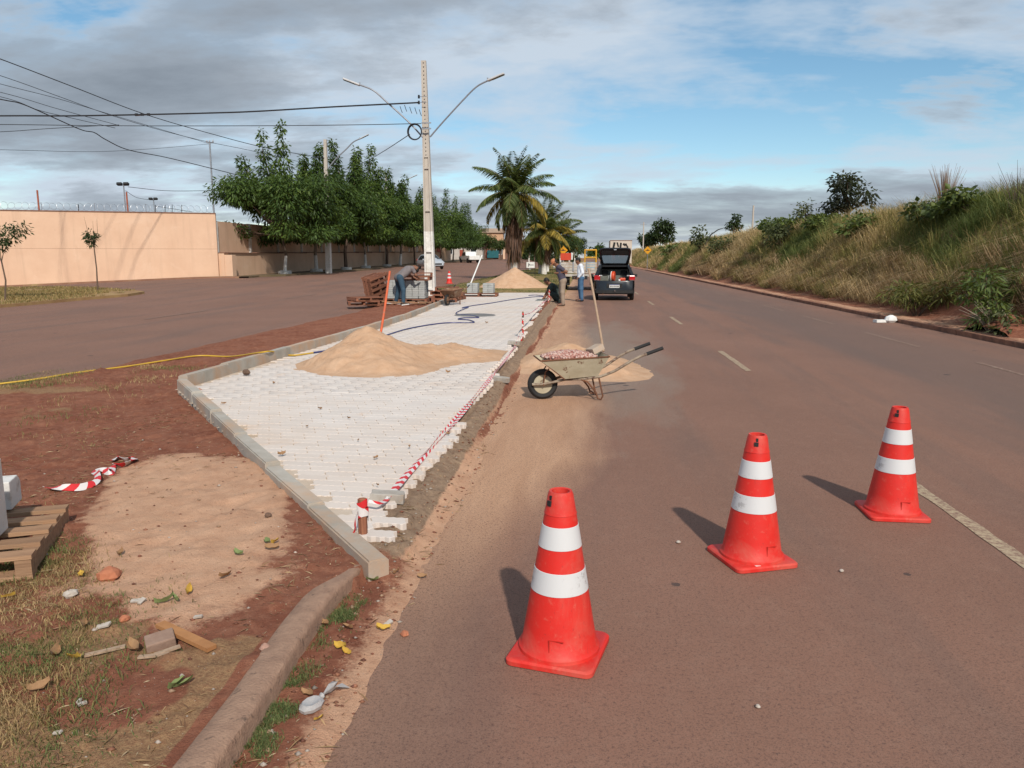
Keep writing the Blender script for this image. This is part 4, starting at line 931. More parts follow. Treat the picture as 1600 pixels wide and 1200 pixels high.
greyc_ = simple('grey_cloth', (.20, .175, .175), (.15, .13, .13), 6, .95, .2, 40); purple = simple('faded_navy_cloth', (.085, .075, .105), (.06, .055, .08), 6, .95, .2, 40)
dkgreen = simple('dark_green_cloth', (.03, .045, .04), (.02, .03, .028), 6, .95, .2, 40); boots = simple('dusty_boots', (.15, .11, .085), (.10, .07, .055), 8, .9); dkshoe = simple('dark_shoes', (.03, .03, .035), None, 8, .7)
capm = simple('orange_cap', (.50, .22, .10), (.36, .13, .07), 25, .9)
# bending over the paver stack
person('person in grey shirt and blue jeans bending over the large paver stack', (wk.x, wk.y, .13), R(38),
       dict(hipL=(-.02, .11, .90), hipR=(-.02, -.11, .90), knL=(.06, .22, .49), knR=(.04, -.22, .49), anL=(-.02, .29, .085), anR=(0, -.29, .085), toeL=(.15, .32, .04), toeR=(.17, -.31, .04),
            shL=(.40, .19, 1.22), shR=(.40, -.19, 1.22), neck=(.50, 0, 1.24), head=(.62, 0, 1.20), elL=(.50, .25, .98), elR=(.52, -.24, .98), haL=(.66, .16, .88), haR=(.68, -.12, .88)),
       greyc_, simple('teal_denim', (.045, .085, .125), (.03, .06, .09), 5, .9, .2, 50), boots, black_hair)
g_p = gp(879, 478, .0)
person('person in orange cap, faded navy shirt and khaki trousers leaning over the paving edge', (g_p.x, g_p.y, 0.0), R(188),
       dict(hipL=(0, -.10, .90), hipR=(0, .10, .90), knL=(.05, -.13, .49), knR=(.02, .13, .49), anL=(-.02, -.14, .085), anR=(.0, .14, .085), toeL=(.16, -.17, .04), toeR=(.18, .15, .04),
            shL=(.15, -.19, 1.38), shR=(.15, .19, 1.38), neck=(.20, 0, 1.44), head=(.30, 0, 1.53), elL=(-.12, -.27, 1.22), elR=(-.10, .26, 1.22), haL=(.15, -.16, 1.16), haR=(.18, .14, 1.18)),
       purple, khaki, boots, black_hair, capm)
c_p = gp(871, 477, .0)
person('person in dark green clothes crouching down at the paving edge', (c_p.x-.02, c_p.y+.75, .02), R(192),
       dict(hipL=(-.10, -.10, .30), hipR=(-.10, .10, .30), knL=(.28, -.20, .47), knR=(.26, .22, .36), anL=(.02, -.16, .085), anR=(-.02, .18, .085), toeL=(.20, -.18, .04), toeR=(.17, .19, .04),
            shL=(.24, -.18, .68), shR=(.24, .18, .68), neck=(.31, 0, .74), head=(.42, 0, .82), elL=(.36, -.26, .44), elR=(.38, .26, .42), haL=(.52, -.14, .20), haR=(.54, .12, .20)),
       dkgreen, dkgreen, dkshoe, black_hair)
w_p = gp(907, 471, .0)
person('person in white long-sleeved shirt and blue jeans looking down beside the black car', (w_p.x, w_p.y, 0.0), R(184),
       dict(hipL=(0, -.09, .92), hipR=(0, .09, .92), knL=(.03, -.11, .50), knR=(-.02, .11, .50), anL=(-.02, -.11, .085), anR=(-.04, .12, .085), toeL=(.16, -.14, .04), toeR=(.14, .14, .04),
            shL=(.02, -.185, 1.40), shR=(.02, .185, 1.40), neck=(.055, 0, 1.46), head=(.13, 0, 1.575), elL=(-.06, -.26, 1.13), elR=(-.05, .25, 1.13), haL=(.13, -.22, .98), haR=(.10, .21, .95)),
       whitec, denim, dkshoe, black_hair, None, long_sleeve=True)
# a green-grey tray of mortar at the crouching worker's hands
o = MB().prism([(-.22, -.14), (.22, -.14), (.22, .14), (-.22, .14)], 0, .05, ch=.01).build('mortar_tray', simple('mortar_tray', (.17, .19, .175), (.13, .14, .13), 6, .8)); o.location = (c_p.x-.62, c_p.y+.55, .13); o.rotation_euler = (0, R(-10), R(20)); tag(o, 'grey green mortar tray in front of the crouching worker', 'tray')

# ================================================================== vehicles
def carpaint(name, c, rough=.14): 
    t = NT(name); n = t.noise(3, 5, .6); return t.fin(t.mix(t.ramp(n, [(.5, 0.0), (.8, .5)]), c, tuple(k*.8+.012 for k in c)), t.math('ADD', t.math('MULTIPLY', n, .15), rough), .6)
glass = simple('dark_glass', (.02, .025, .028), (.03, .035, .04), 2, .08, spec=.8); liner = simple('car_lining', (.035, .035, .035), (.05, .05, .05), 6, .95); seatm = simple('seat_fabric', (.17, .175, .155), (.13, .135, .12), 8, .95)
redl = simple('tail_light_red', (.50, .012, .018), (.36, .008, .012), 4, .2, spec=.6); chrome = simple('chrome', (.62, .63, .65), None, 4, .2, metal=.9); clearl = simple('headlight_lens', (.55, .57, .6), (.4, .42, .45), 4, .15, spec=.7)
def wheel(parent, x, y, r_, wd, rimm):
    wh = MB().lathe([(r_*.62, -wd/2), (r_*.9, -wd/2), (r_, -wd/2+.025), (r_, wd/2-.025), (r_*.9, wd/2), (r_*.62, wd/2)], 28, (x, y, r_), 'X', cap=False).build('wheel', MT['black'], parent, True)
    MB().lathe([(r_*.62, -wd/2+.02), (r_*.5, -wd/2+.035), (.03, -wd/2+.03), (.03, wd/2-.03), (r_*.5, wd/2-.035), (r_*.62, wd/2-.02)], 20, (x, y, r_), 'X').build('rim', rimm, wh, True)
def car(label, loc, rz, paint, opened):
    c = thing('parked_car', label, 'car', loc, rz, 'parked cars')
    #      y_low  y_belt y_roof zb   w    zbelt wroof  ztop
    St = [(.02,  .10,   .52,  .42, .80, .90, .565, 1.405), (.45, .50, .80, .28, .825, .92, .60, 1.455), (1.3, 1.3, 1.35, .26, .83, .92, .61, 1.47), (2.1, 2.1, 2.0, .26, .83, .91, .60, 1.44),
          (2.85, 2.85, 2.75, .27, .82, .90, .70, .985), (3.45, 3.45, 3.40, .28, .79, .80, .66, .87), (3.80, 3.80, 3.72, .33, .70, .66, .55, .74), (3.86, 3.86, 3.80, .38, .60, .60, .45, .66)]
    vs = []; 
    for yl_, yb, yr, zb, w_, zbelt, wr_, zt in St:
        half = [(w_*.88, yl_, zb), (w_*.98, yl_, zb+.10), (w_, yl_+(yb-yl_)*.5, zb+.5*(zbelt-zb)), (w_*.975, yb, zbelt), (wr_+.03, yr-.05*(yr-yb), zt-.075), (wr_-.05, yr, zt-.02), (wr_*.5, yr, zt)]
        vs += [(x, y, z) for x, y, z in half]+[(-x, y, z) for x, y, z in half[::-1]]
    n = 14; fs = []
    for i in range(len(St)-1):
        for k in range(n): k2 = (k+1) % n; fs.append((i*n+k, (i+1)*n+k, (i+1)*n+k2, i*n+k2))
    fs.append(tuple((len(St)-1)*n+k for k in range(n)))
    if not opened: fs.append(tuple(range(n-1, -1, -1)))
    body = MB().add(vs, [f[::-1] for f in fs]).build('body', paint, c, True)
    # glass set just outside the shell
    def win(name, P, off):
        mb = MB(); o_ = Vector(off); b = [Vector(p)+o_ for p in P]; n_ = len(b)
        mb.add([tuple(p) for p in b]+[tuple(p-o_*3) for p in b], [tuple(range(n_))]+[(i, (i+1) % n_, (i+1) % n_+n_, i+n_)[::-1] for i in range(n_)]); return mb.build(name, glass, c)
    for s in (-1, 1):
        win('side_window', [(s*.818, .62, .95), (s*.822, 1.33, .95), (s*.65, 1.36, 1.37), (s*.635, .92, 1.35)][::s], (s*.006, 0, .003))
        win('side_window', [(s*.822, 1.40, .95), (s*.815, 2.55, .95), (s*.655, 2.03, 1.34), (s*.65, 1.43, 1.37)][::s], (s*.006, 0, .003))
        m_ = MB().box((s*.93, 2.35, .96), (.16, .08, .11)).build('mirror', paint if not opened else MT['black'], c, False, .02)
        for y in (.66, 3.10): wheel(c, s*.72, y, .295, .17, MT['greysteel'])
        MB().box((s*.66, 3.70, .66), (.26, .10, .12), s*-.35).build('headlight', clearl, c, False, .02)
        tl = MB().box((s*.69, .055, .905), (.235, .12, .20), s*.14).build('tail_light', redl, c, False, .025)
        MB().box((s*.70, .0, .822), (.19, .02, .018), s*.14).build('light_strip', chrome, tl)
    win('windscreen', [(-.64, 2.72, .985), (.64, 2.72, .985), (.54, 2.07, 1.40), (-.54, 2.07, 1.40)], (0, .010, .006))
    MB().box((0, 3.86, .52), (.9, .04, .14)).build('grille', MT['black'], c, False, .01)
    # rear bumper with number plate
    bp = [(-.80, .10), (-.72, .0), (-.45, -.05), (0, -.065), (.45, -.05), (.72, .0), (.80, .10), (.80, .30), (-.80, .30)]
    bu = MB().prism(bp, .33, .795, ch=.02).build('rear_bumper', paint, c, True)
    MB().prism([(x*1.005, y-.006) for x, y in bp], .30, .415).build('bumper_trim', MT['black'], bu, True)
    MB().box((0, -.062, .60), (.62, .016, .17)).build('plate_recess', MT['black'], bu)
    pl_ = MB().box((0, -.074, .585), (.40, .008, .13)).build('number_plate', MT['white'], bu)
    for k in range(7): MB().box((-.15+.05*k+(.012 if k > 2 else 0), -.0795, .575), (.030, .003, .062)).build('plate_glyph', MT['black'], pl_)
    MB().box((0, -.0795, .639), (.39, .003, .018)).build('plate_strip', simple('plate_blue', (.03, .06, .25), None, 4, .5), pl_)
    MB().tube([(.02, -.09, .37), (.02, -.11, .41), (.02, -.11, .44)], .022, 8).build('tow_ball', chrome, c, True)
    MB().tube([(-.45, -.03, .27), (-.45, .3, .27)], .028, 10).build('exhaust', MT['rust'], c, True)
    MB().box((0, 1.9, .30), (1.4, 3.3, .10)).build('underbody', MT['black'], c)
    if opened:
        # boot: lining, frame, seats, raised hatch
        fr = MB()
        def fbar(a, b, wd=.09, th=.06): fr.bar(a, b, wd, th)
        for s in (-1, 1):
            fbar((s*.735, .12, .80), (s*.70, .20, 1.02), .15, .10); fbar((s*.70, .19, 1.0), (s*.545, .50, 1.38), .12, .08)
        fbar((-.55, .52, 1.375), (.55, .52, 1.375), .10, .05); fr.build('boot_frame', paint, c)
        MB().add([(-.74, .12, .77), (.74, .12, .77), (.74, 1.0, .62), (-.74, 1.0, .62), (-.72, .14, .80), (.72, .14, .80), (-.70, 1.0, 1.30), (.70, 1.0, 1.30), (-.55, .52, 1.37), (.55, .52, 1.37)],
                 [(0, 1, 2, 3), (0, 3, 6, 8, 4), (1, 5, 9, 7, 2), (8, 6, 7, 9)]).build('boot_lining', liner, c)
        MB().box((0, .95, .93), (1.30, .14, .62)).build('rear_seat', seatm, c, False, .04)
        for s in (-1, 1):
            MB().box((s*.38, .86, 1.10), (.26, .07, .20)).build('headrest', MT['black'], c, False, .05)
            MB().tube([(s*.62, .12, .99), (s*.50, .16, .99)], .03, 8).build('boot_hinge_pad', simple('pale_plastic', (.4, .4, .4), None, 4, .5), c, True)
        ht = Vector((0, .50, 1.42)); hb = Vector((0, -.20, 2.08)); d = (hb-ht); up = Vector((0, -d.z, d.y)).normalized()*-1
        hatch = MB()
        def hp_(x, f, o=0): return tuple(ht+d*f+Vector((x, 0, 0))+up*o)
        ring = [(.54, 0), (.60, .40), (.635, .80), (.60, .95), (.48, 1.0)]; outer = [(x, f) for x, f in ring]+[(-x, f) for x, f in ring[::-1]]
        inner = [(.44, .10), (.49, .35), (.52, .58), (.50, .60), (.40, .61)]; inner = [(x, f) for x, f in inner]+[(-x, f) for x, f in inner[::-1]]
        m_ = len(outer); V_ = [hp_(x, f, .03) for x, f in outer]+[hp_(x, f, .03) for x, f in inner]+[hp_(x, f, -.03) for x, f in outer]+[hp_(x, f, -.03) for x, f in inner]
        F_ = []
        for i in range(m_):
            j = (i+1) % m_; F_ += [(i, j, m_+j, m_+i), (2*m_+i, 3*m_+i, 3*m_+j, 2*m_+j), (i, 2*m_+i, 2*m_+j, j), (m_+i, m_+j, 3*m_+j, 3*m_+i)]
        h_ = hatch.add(V_, F_).build('hatch', paint, c)
        MB().add([hp_(x, f, -.012) for x, f in inner], [tuple(range(m_))]).build('rear_window', (lambda t: (t.fin((.16, .19, .19), .05, .5), t.b.inputs['Transmission Weight'].__setattr__('default_value', .6), t.m)[2])(NT('tinted_rear_glass')), h_)
        MB().add([hp_(x, f, -.045) for x, f in ((-.50, .66), (.50, .66), (.54, .80), (.50, .92), (-.50, .92), (-.54, .80))], [(0, 1, 2, 3, 4, 5)]).build('hatch_trim', liner, h_)
        MB().box(hp_(0, .965, -.045), (.10, .05, .04)).build('latch', MT['steel'], h_)
        for s in (-1, 1): MB().tube([(s*.60, .26, 1.06), (s*.57, .22, 1.62)], .012, 6).build('gas_strut', MT['black'], c)
    return c
gx = (gp(928, 468).x+gp(990, 468).x)/2-.02
car('black hatchback with its tailgate raised and orange machines in the boot', (gx, 31.3, 0), R(-1), carpaint('black_car_paint', (.010, .012, .015)), True)
# machines in the open boot
sw = thing('cut_off_saw', 'orange and white disc cutter lying in the open boot of the black car', 'power tool', (gx-.10, 31.50, .76), R(-12))
om = simple('orange_plastic', (.60, .075, .025), (.48, .06, .025), 5, .45)
MB().lathe([(.10, -.05), (.185, -.05), (.20, -.02), (.20, .05), (.185, .07), (.10, .07)], 26, (.05, 0, .21), 'X').build('blade_guard', om, sw, True)
MB().lathe([(.14, -.075), (.205, -.072), (.205, -.05), (.14, -.05)], 26, (.05, 0, .21), 'X').build('guard_rim', MT['white'], sw, True)
MB().lathe([(.01, -.10), (.11, -.10), (.125, -.07), (.01, -.07)], 22, (-.02, -.02, .14), 'X').build('flywheel', simple('grey_metal', (.33, .34, .33), None, 5, .5), sw, True)
s2_ = thing('chainsaw', 'small orange power saw beside the disc cutter in the black car boot', 'power tool', (gx+.32, 31.48, .76), R(8))
MB().box((0, 0, .09), (.24, .16, .12)).build('motor', om, s2_, False, .03); MB().box((-.13, -.01, .05), (.08, .15, .08)).build('tank', MT['white'], s2_, False, .02); MB().tube([(-.10, 0, .14), (-.06, 0, .20), (.06, 0, .20), (.10, 0, .14)], .014, 8).build('handle', MT['black'], s2_, True)
sv = gt(655, 420.5)
car('silver car parked at the verge beyond the concrete lamp pole', (sv.x+.2, sv.y+1.4, hg1(sv.x, sv.y)), R(212), carpaint('silver_paint', (.40, .43, .47), .3), False)
# flatbed truck
MT['dirtywhite'] = simple('dusty_white_paint', (.50, .47, .43), (.40, .36, .31), 3, .7, dirt=(.26, .19, .14), dscale=2.5, dlo=.5, dhi=.7)
def flatbed():
    b = gp(908, 454); t = thing('flatbed_trailer', 'white flatbed trailer with a yellow rack parked ahead of the black car', 'trailer', (b.x-.08, b.y, 0))
    MB().box((0, 2.2, .98), (2.2, 4.4, .14)).build('bed', MT['dirtywhite'], t)
    MB().box((0, 2.4, .68), (.8, 5.2, .18)).build('chassis', MT['black'], t)
    MB().bar((0, 4.9, .66), (0, 6.6, .55), .12, .12).build('drawbar', MT['black'], t)
    for k in range(3): MB().box((-.10, .0, 1.13+k*.14), (1.95, .03, .115)).build('tail_board', MT['dirtywhite'], t)
    for x in (-1.03, -.35, .35, 1.0): MB().box((x, -.03, 1.26), (.06, .05, .48)).build('tail_post', MT['greysteel'], t)
    for s in (-1, 1):
        for k in range(2): MB().box((s*1.08, 2.2, 1.15+k*.16), (.03, 4.3, .13)).build('side_board', MT['dirtywhite'], t)
        for y in (.95, 1.95): wheel(t, s*.82, y, .40, .24, MT['greysteel'])
        MB().box((s*.80, -.02, .83), (.28, .05, .11)).build('tail_light', redl, t); MB().box((s*.78, .35, .52), (.5, .02, .5)).build('mudflap', MT['black'], t)
    MB().box((0, -.05, .80), (2.1, .06, .13)).build('rear_beam', MT['dirtywhite'], t)
    yb_ = simple('yellow_steel', (.62, .33, .02), (.52, .27, .03), 5, .6); rk = MB()
    for x in (.25, .85):
        for y in (1.0, 2.0): rk.tube([(x, y, 1.05), (x, y, 2.12)], .04, 8)
    for y in (1.0, 2.0): rk.tube([(.25, y, 2.12), (.85, y, 2.12)], .04, 8); rk.tube([(.25, y, 1.72), (.85, y, 1.72)], .045, 8)
    for x in (.25, .85): rk.tube([(x, 1.0, 2.12), (x, 2.0, 2.12)], .04, 8)
    rk.build('yellow_rack', yb_, t, True)
    MB().box((.55, 1.5, 1.27), (.55, .9, .42)).build('blue_tank', simple('blue_tank', (.10, .35, .50), None, 4, .5), t, False, .05)
    for k, (x, z) in enumerate(((-.6, 1.28), (-.25, 1.25), (-.8, 1.32))): MB().box((x, 1.0+.3*k, z), (.5, .5, .35), .2*k).build('load_box', MT['palewood'], t)
flatbed()
def box_truck():
    b = gp(967, 425); t = thing('box_truck', 'white box truck with dark painted shapes on its back, far ahead of the black car', 'truck', (3.75, 84, 0))
    MB().box((0, 2.4, 2.35), (2.3, 4.8, 2.45)).build('cargo_box', simple('cream_box', (.60, .52, .44), (.52, .44, .36), 2, .7), t, False, .03)
    mur = MB()
    for x, z, sx, sz, a in ((-.75, 3.05, .22, .6, .2), (-.35, 3.1, .16, .5, -.3), (-.05, 2.95, .2, .7, .1), (.35, 3.1, .34, .22, .6), (.6, 3.0, .15, .5, -.5), (-.5, 2.5, .5, .2, .3), (.2, 2.4, .3, .4, -.2)):
        mur.box((x, -.012, z), (sx, .015, sz), m=Matrix.Rotation(a, 3, 'Y'))
    mur.build('painted_shapes', MT['black'], t); MB().box((0, .01, 3.53), (2.34, .06, .06)).build('top_edge', MT['rust'], t)
    MB().box((0, 6.0, 1.5), (2.1, 1.6, 1.7), taper=.9).build('cab', MT['white'], t, False, .08); MB().box((0, 3, .8), (.9, 6, .3)).build('chassis', MT['black'], t)
    for s in (-1, 1):
        for y in (1.0, 6.0): wheel(t, s*.9, y, .45, .25, MT['greysteel'])
        MB().box((s*.9, -.03, .85), (.25, .04, .15)).build('tail_light', redl, t)
box_truck()
def pickup():
    p = gt(716, 413); t = thing('pickup_truck', 'white vehicle parked under the trees beyond the red gate', 'pickup', (p.x-.6, p.y+14, hg1(p.x, p.y+14)), R(118))
    P = [(-2.5, .45), (2.4, .45), (2.45, .95), (1.2, 1.05), (.6, 1.65), (-.75, 1.68), (-.9, 1.1), (-2.5, 1.1)]; n = len(P)
    MB().add([(x, -.85, z) for x, z in P]+[(x, .85, z) for x, z in P], [tuple(range(n)), tuple(range(2*n-1, n-1, -1))]+[(i, i+n, (i+1) % n+n, (i+1) % n) for i in range(n)]).build('body', MT['white'], t, False, .06)
    for s in (-1, 1):
        MB().add([(x, s*.865, z) for x, z in ((-.70, 1.12), (.95, 1.12), (.55, 1.58), (-.66, 1.60))][::-s], [(0, 1, 2, 3)]).build('side_window', glass, t)
        for x in (-1.6, 1.6):
            wh = MB().lathe([(.22, -.11), (.34, -.11), (.37, -.08), (.37, .08), (.34, .11), (.22, .11)], 22, (x, s*.78, .37), 'Y').build('wheel', MT['black'], t, True)
pickup()
# ================================================================== vegetation
def nrm(v): return v/np.maximum(np.linalg.norm(v, axis=-1, keepdims=True), 1e-9)
def leaf_mesh(name, P, D, L, Wd, col, mat='leaf', fold=.25):
    """one folded rhomb leaf per point: P base, D direction, L length, Wd width"""
    n = len(P); up = np.tile(np.array([0, 0, 1.0]), (n, 1))+rng.normal(0, .45, (n, 3)); S = nrm(np.cross(D, up)); N = np.cross(S, D)
    L = np.broadcast_to(L, (n,))[:, None]; Wd = np.broadcast_to(Wd, (n,))[:, None]
    a = P; b = P+D*L*.45+S*Wd*.5-N*Wd*fold; c = P+D*L+np.array([0, 0, -1.0])*L*.12; d = P+D*L*.45-S*Wd*.5-N*Wd*fold
    V = np.stack([a, b, c, d], 1).reshape(-1, 3); i = np.arange(n)*4
    T = np.concatenate([np.stack([i, i+1, i+2], -1), np.stack([i, i+2, i+3], -1)])
    return npmesh(name, V, None, T, MT[mat], False, {'col': np.repeat(col, 4, 0)})
def blade_mesh(name, P, H, Ld, bend, Wd, col, mat='grass'):
    """grass blades: base P, height H, lean direction Ld (n,2), bend, width"""
    n = len(P); H = H[:, None]; Wd = Wd[:, None]; bend = bend[:, None]; L3 = np.concatenate([Ld, np.zeros((n, 1))], 1); a = rng.random(n)*6.283
    S = np.stack([np.cos(a), np.sin(a), 0*a], -1); Z = np.array([0, 0, 1.0])
    m = P+Z*H*.58+L3*H*bend*.30; t = P+Z*H*(1-.45*bend**2)+L3*H*bend*.95
    V = np.stack([P-S*Wd*.5, P+S*Wd*.5, m-S*Wd*.38, m+S*Wd*.38, t], 1).reshape(-1, 3); i = np.arange(n)*5
    return npmesh(name, V, np.stack([i, i+1, i+3, i+2], -1), np.stack([i+2, i+3, i+4], -1), MT[mat], False, {'col': np.repeat(col, 5, 0)})
def pick(pal, n, jit=.18, f=None):
    pal = np.array(pal); k = rng.integers(0, len(pal), n) if f is None else np.clip((f*len(pal)).astype(int), 0, len(pal)-1)
    return np.clip(pal[k]*(1+rng.normal(0, jit, (n, 1))), .005, .8)
GREEN = [(.038, .070, .017), (.052, .095, .020), (.075, .125, .025), (.120, .175, .034)]
DARKG = [(.020, .038, .014), (.028, .050, .016), (.040, .066, .020)]
def clump_leaves(clumps, n, L, Wd, pal, droop=.45, seed_jit=.2, tint=None):
    C_ = np.array([c[:3] for c in clumps], float); Rr = np.array([c[3:6] for c in clumps], float); wgt = (Rr.prod(1))**.60; wgt /= wgt.sum()
    k = rng.choice(len(C_), n, p=wgt); d = nrm(rng.normal(0, 1, (n, 3))); r_ = rng.random(n)**.42
    P = C_[k]+d*Rr[k]*r_[:, None]; P += rng.normal(0, .06, P.shape)*Rr[k]
    D = nrm(d*np.array([1, 1, .5])+np.array([0, 0, -droop])+rng.normal(0, .45, (n, 3)))
    tone = rng.random(len(C_))[k]; f = np.clip(.55*tone+.45*rng.random(n), 0, .999)
    return P, D, L*(.6+.8*rng.random(n)), Wd*(.7+.6*rng.random(n)), pick(pal, n, .16, f)
def limbs(mb, base, tips, r0):
    for t in tips:
        b = Vector(base); t = Vector(t); m = b.lerp(t, .5)+Vector((random.uniform(-.2, .2), random.uniform(-.2, .2), random.uniform(.0, .35)))*(t-b).length*.35
        mb.tube([b, b.lerp(m, .55)+Vector((0, 0, .05)), m, t], [r0, r0*.72, r0*.5, r0*.18], 7)
def tree(name, label, loc, trunk_h, r0, clumps, nleaf, L, Wd, pal, group, bark='bark', wash=0.0, rz=0.0, ring=False, fork=None, droop=.45, cat='tree', lean=(0, 0), crown_mesh=None):
    t = thing(name, label, cat, loc, rz, group)
    mb = MB(); top = Vector((lean[0], lean[1], trunk_h)); w1 = Vector((random.uniform(-.06, .06)*trunk_h, random.uniform(-.06, .06)*trunk_h, trunk_h*.5))+top*.3*Vector((1, 1, 0)).length*0
    mb.tube([(0, 0, -.12), (0, 0, .1), (w1.x, w1.y, trunk_h*.5), tuple(top)], [r0*1.25, r0, r0*.82, r0*.7], 10)
    tips = [c[:3] for c in (fork or clumps)]; limbs(mb, tuple(top-Vector((0, 0, .05*trunk_h))), tips, r0*.5)
    mb.build('trunk', MT[bark], t, True)
    if wash:
        f = min(wash/trunk_h, .95); p2 = Vector((w1.x, w1.y, trunk_h*.5)); q = p2*(wash/(trunk_h*.5)) if wash < trunk_h*.5 else p2.lerp(top, (wash-trunk_h*.5)/(trunk_h*.5))
        pts = [(0, 0, -.02), (0, 0, .12)]+([tuple(p2)] if wash > trunk_h*.5 else [])+[tuple(q)]
        MB().tube(pts, [r0*1.28, r0*1.06]+([r0*.88] if wash > trunk_h*.5 else [])+[r0*.9 if wash <= trunk_h*.5 else r0*.8], 10).build('whitewash', MT['whitewash'], t, True)
    if ring: MB().lathe([(.50, -.1), (.50, .20), (.40, .22), (.38, .12), (.1, .12)], 14).build('planter_ring', MT['whitewash'], t)
    me = crown_mesh or leaf_mesh('crown', *clump_leaves(clumps, nleaf, L, Wd, pal, droop)); link('crown', me, None, t)
    return t
# --- the row of mango-like street trees along the side road
def row_clumps(r_, h0, h1, shoots, seed):
    rs = random.Random(seed); c = []
    for i in range(15):
        a = i*2.4+rs.random(); q = rs.uniform(.35, .8)*r_; z = rs.uniform(h0+.9, h1-1.2); c.append((q*math.cos(a), q*math.sin(a), z, r_*.38, r_*.38, rs.uniform(.8, 1.15)))
    for i in range(9):
        a = i*.7+rs.random(); q = r_*rs.uniform(.62, .85); c.append((q*math.cos(a), q*math.sin(a), h0+rs.uniform(.35, .9), r_*.30, r_*.30, .62))
    for x, y, z in shoots:                                     # upright leafy shoots standing above the crown
        zb = h1-1.8
        for k in range(5):
            f = k/4; c.append((x*(.6+.4*f), y*(.6+.4*f), zb-.4+(z-zb+.4)*f, 1.05*(1-.66*f), 1.05*(1-.66*f), .95-.3*f))
    return c
TRG = 'leafy street trees along the side road'
spec = [(56, -.3, 4.6, 2.3, 7.6, [(-2.9, 0, 8.1), (-1.5, .5, 10.0), (.2, 0, 10.4), (-3.9, -.4, 6.6)], 'broad leafy tree with upright shoots at the corner of the beige wall'),
        (62, 0, 3.2, 2.7, 8.4, [(.6, 0, 9.6), (-1.0, .8, 8.9)], 'leafy tree just before the second lamp post'),
        (69, .3, 3.3, 2.7, 8.6, [(-.8, 0, 10.9), (1.2, .4, 10.2)], 'tall leafy tree just beyond the second lamp post'),
        (76, .1, 3.4, 2.7, 8.8, [(.9, 0, 11.4), (-.8, .6, 10.6), (1.7, 0, 9.2)], 'tallest leafy tree with two high shoots behind the bending worker'),
        (84, .2, 3.3, 2.6, 8.2, [(.4, 0, 10.0), (1.9, 0, 8.6)], None), (91, 0, 3.2, 2.6, 8.0, [(.8, 0, 9.9), (-.8, 0, 9.2)], None), (98, .2, 3.3, 2.5, 8.0, [(1.0, 0, 9.2)], 'leafy tree standing over the parked silver car'),
        (107, -.2, 3.6, 2.4, 8.3, [(.6, 0, 9.6), (-.9, 0, 9.2)], 'leafy tree behind the concrete lamp pole before the red gate'), (117, 0, 3.8, 2.3, 8.8, [(1.0, 0, 10.4), (-1.0, 0, 9.6)], 'leafy tree in front of the red gate'), (127, .2, 3.8, 2.3, 8.6, [(.5, 0, 10.0), (2.0, 0, 9.0)], 'leafy tree over the white parked vehicle'), (138, .4, 3.6, 2.2, 8.2, [(.8, 0, 9.6)], 'last leafy tree of the row beside the clipped green hedge trees')]
for i, (Y, dx, r_, h0, h1, sh, lab) in enumerate(spec):
    x = -22.0+dx; z = hg1(x, Y)+.10
    tree('street_tree', lab or ('leafy street tree rising behind the pallets leaning on the paver stack' if i == 4 else 'leafy street tree just before the one over the silver car'), (x, Y, z), h0+.5, .13+.02*(i % 3), row_clumps(r_, h0, h1, sh, i), 21000 if i < 5 else 12000, .32, .125, GREEN, TRG, 'barkpale' if i % 2 else 'bark', 1.3 if i in (0, 1, 3, 5, 7) else 0, 0, i < 5, None, .55, lean=(random.uniform(-.3, .3), 0))
# --- the two saplings on the grass island
s1 = gt(9, 473); tree('young_tree', 'slender young tree with a small round crown on the grass island', (s1.x, s1.y, s1.z+.08), 1.5, .035, [(-.35, 0, 2.35, .55, .55, .38), (.35, 0, 2.45, .5, .5, .40), (.75, .1, 2.65, .4, .4, .30), (-.7, 0, 2.25, .4, .4, .35), (.1, 0, 2.1, .3, .3, .25)], 900, .14, .055, DARKG, 'young trees on the grass island', 'bark', 0, 0, fork=[(-.35, 0, 2.2), (.45, 0, 2.3), (.0, 0, 2.5)])
s2 = gt(153, 457); st_ = tree('young_tree', 'thin nearly bare young tree with one tuft of leaves before the beige wall', (s2.x, s2.y, s2.z+.08), 2.0, .035, [(-.12, 0, 2.45, .32, .32, .26), (-.1, 0, 2.1, .15, .15, .16)], 230, .17, .065, DARKG+[(.10, .12, .03)], 'young trees on the grass island', 'bark', 0, 0, fork=[(-.35, 0, 3.3), (.25, 0, 3.2), (.05, 0, 3.1), (-.1, 0, 2.6)])
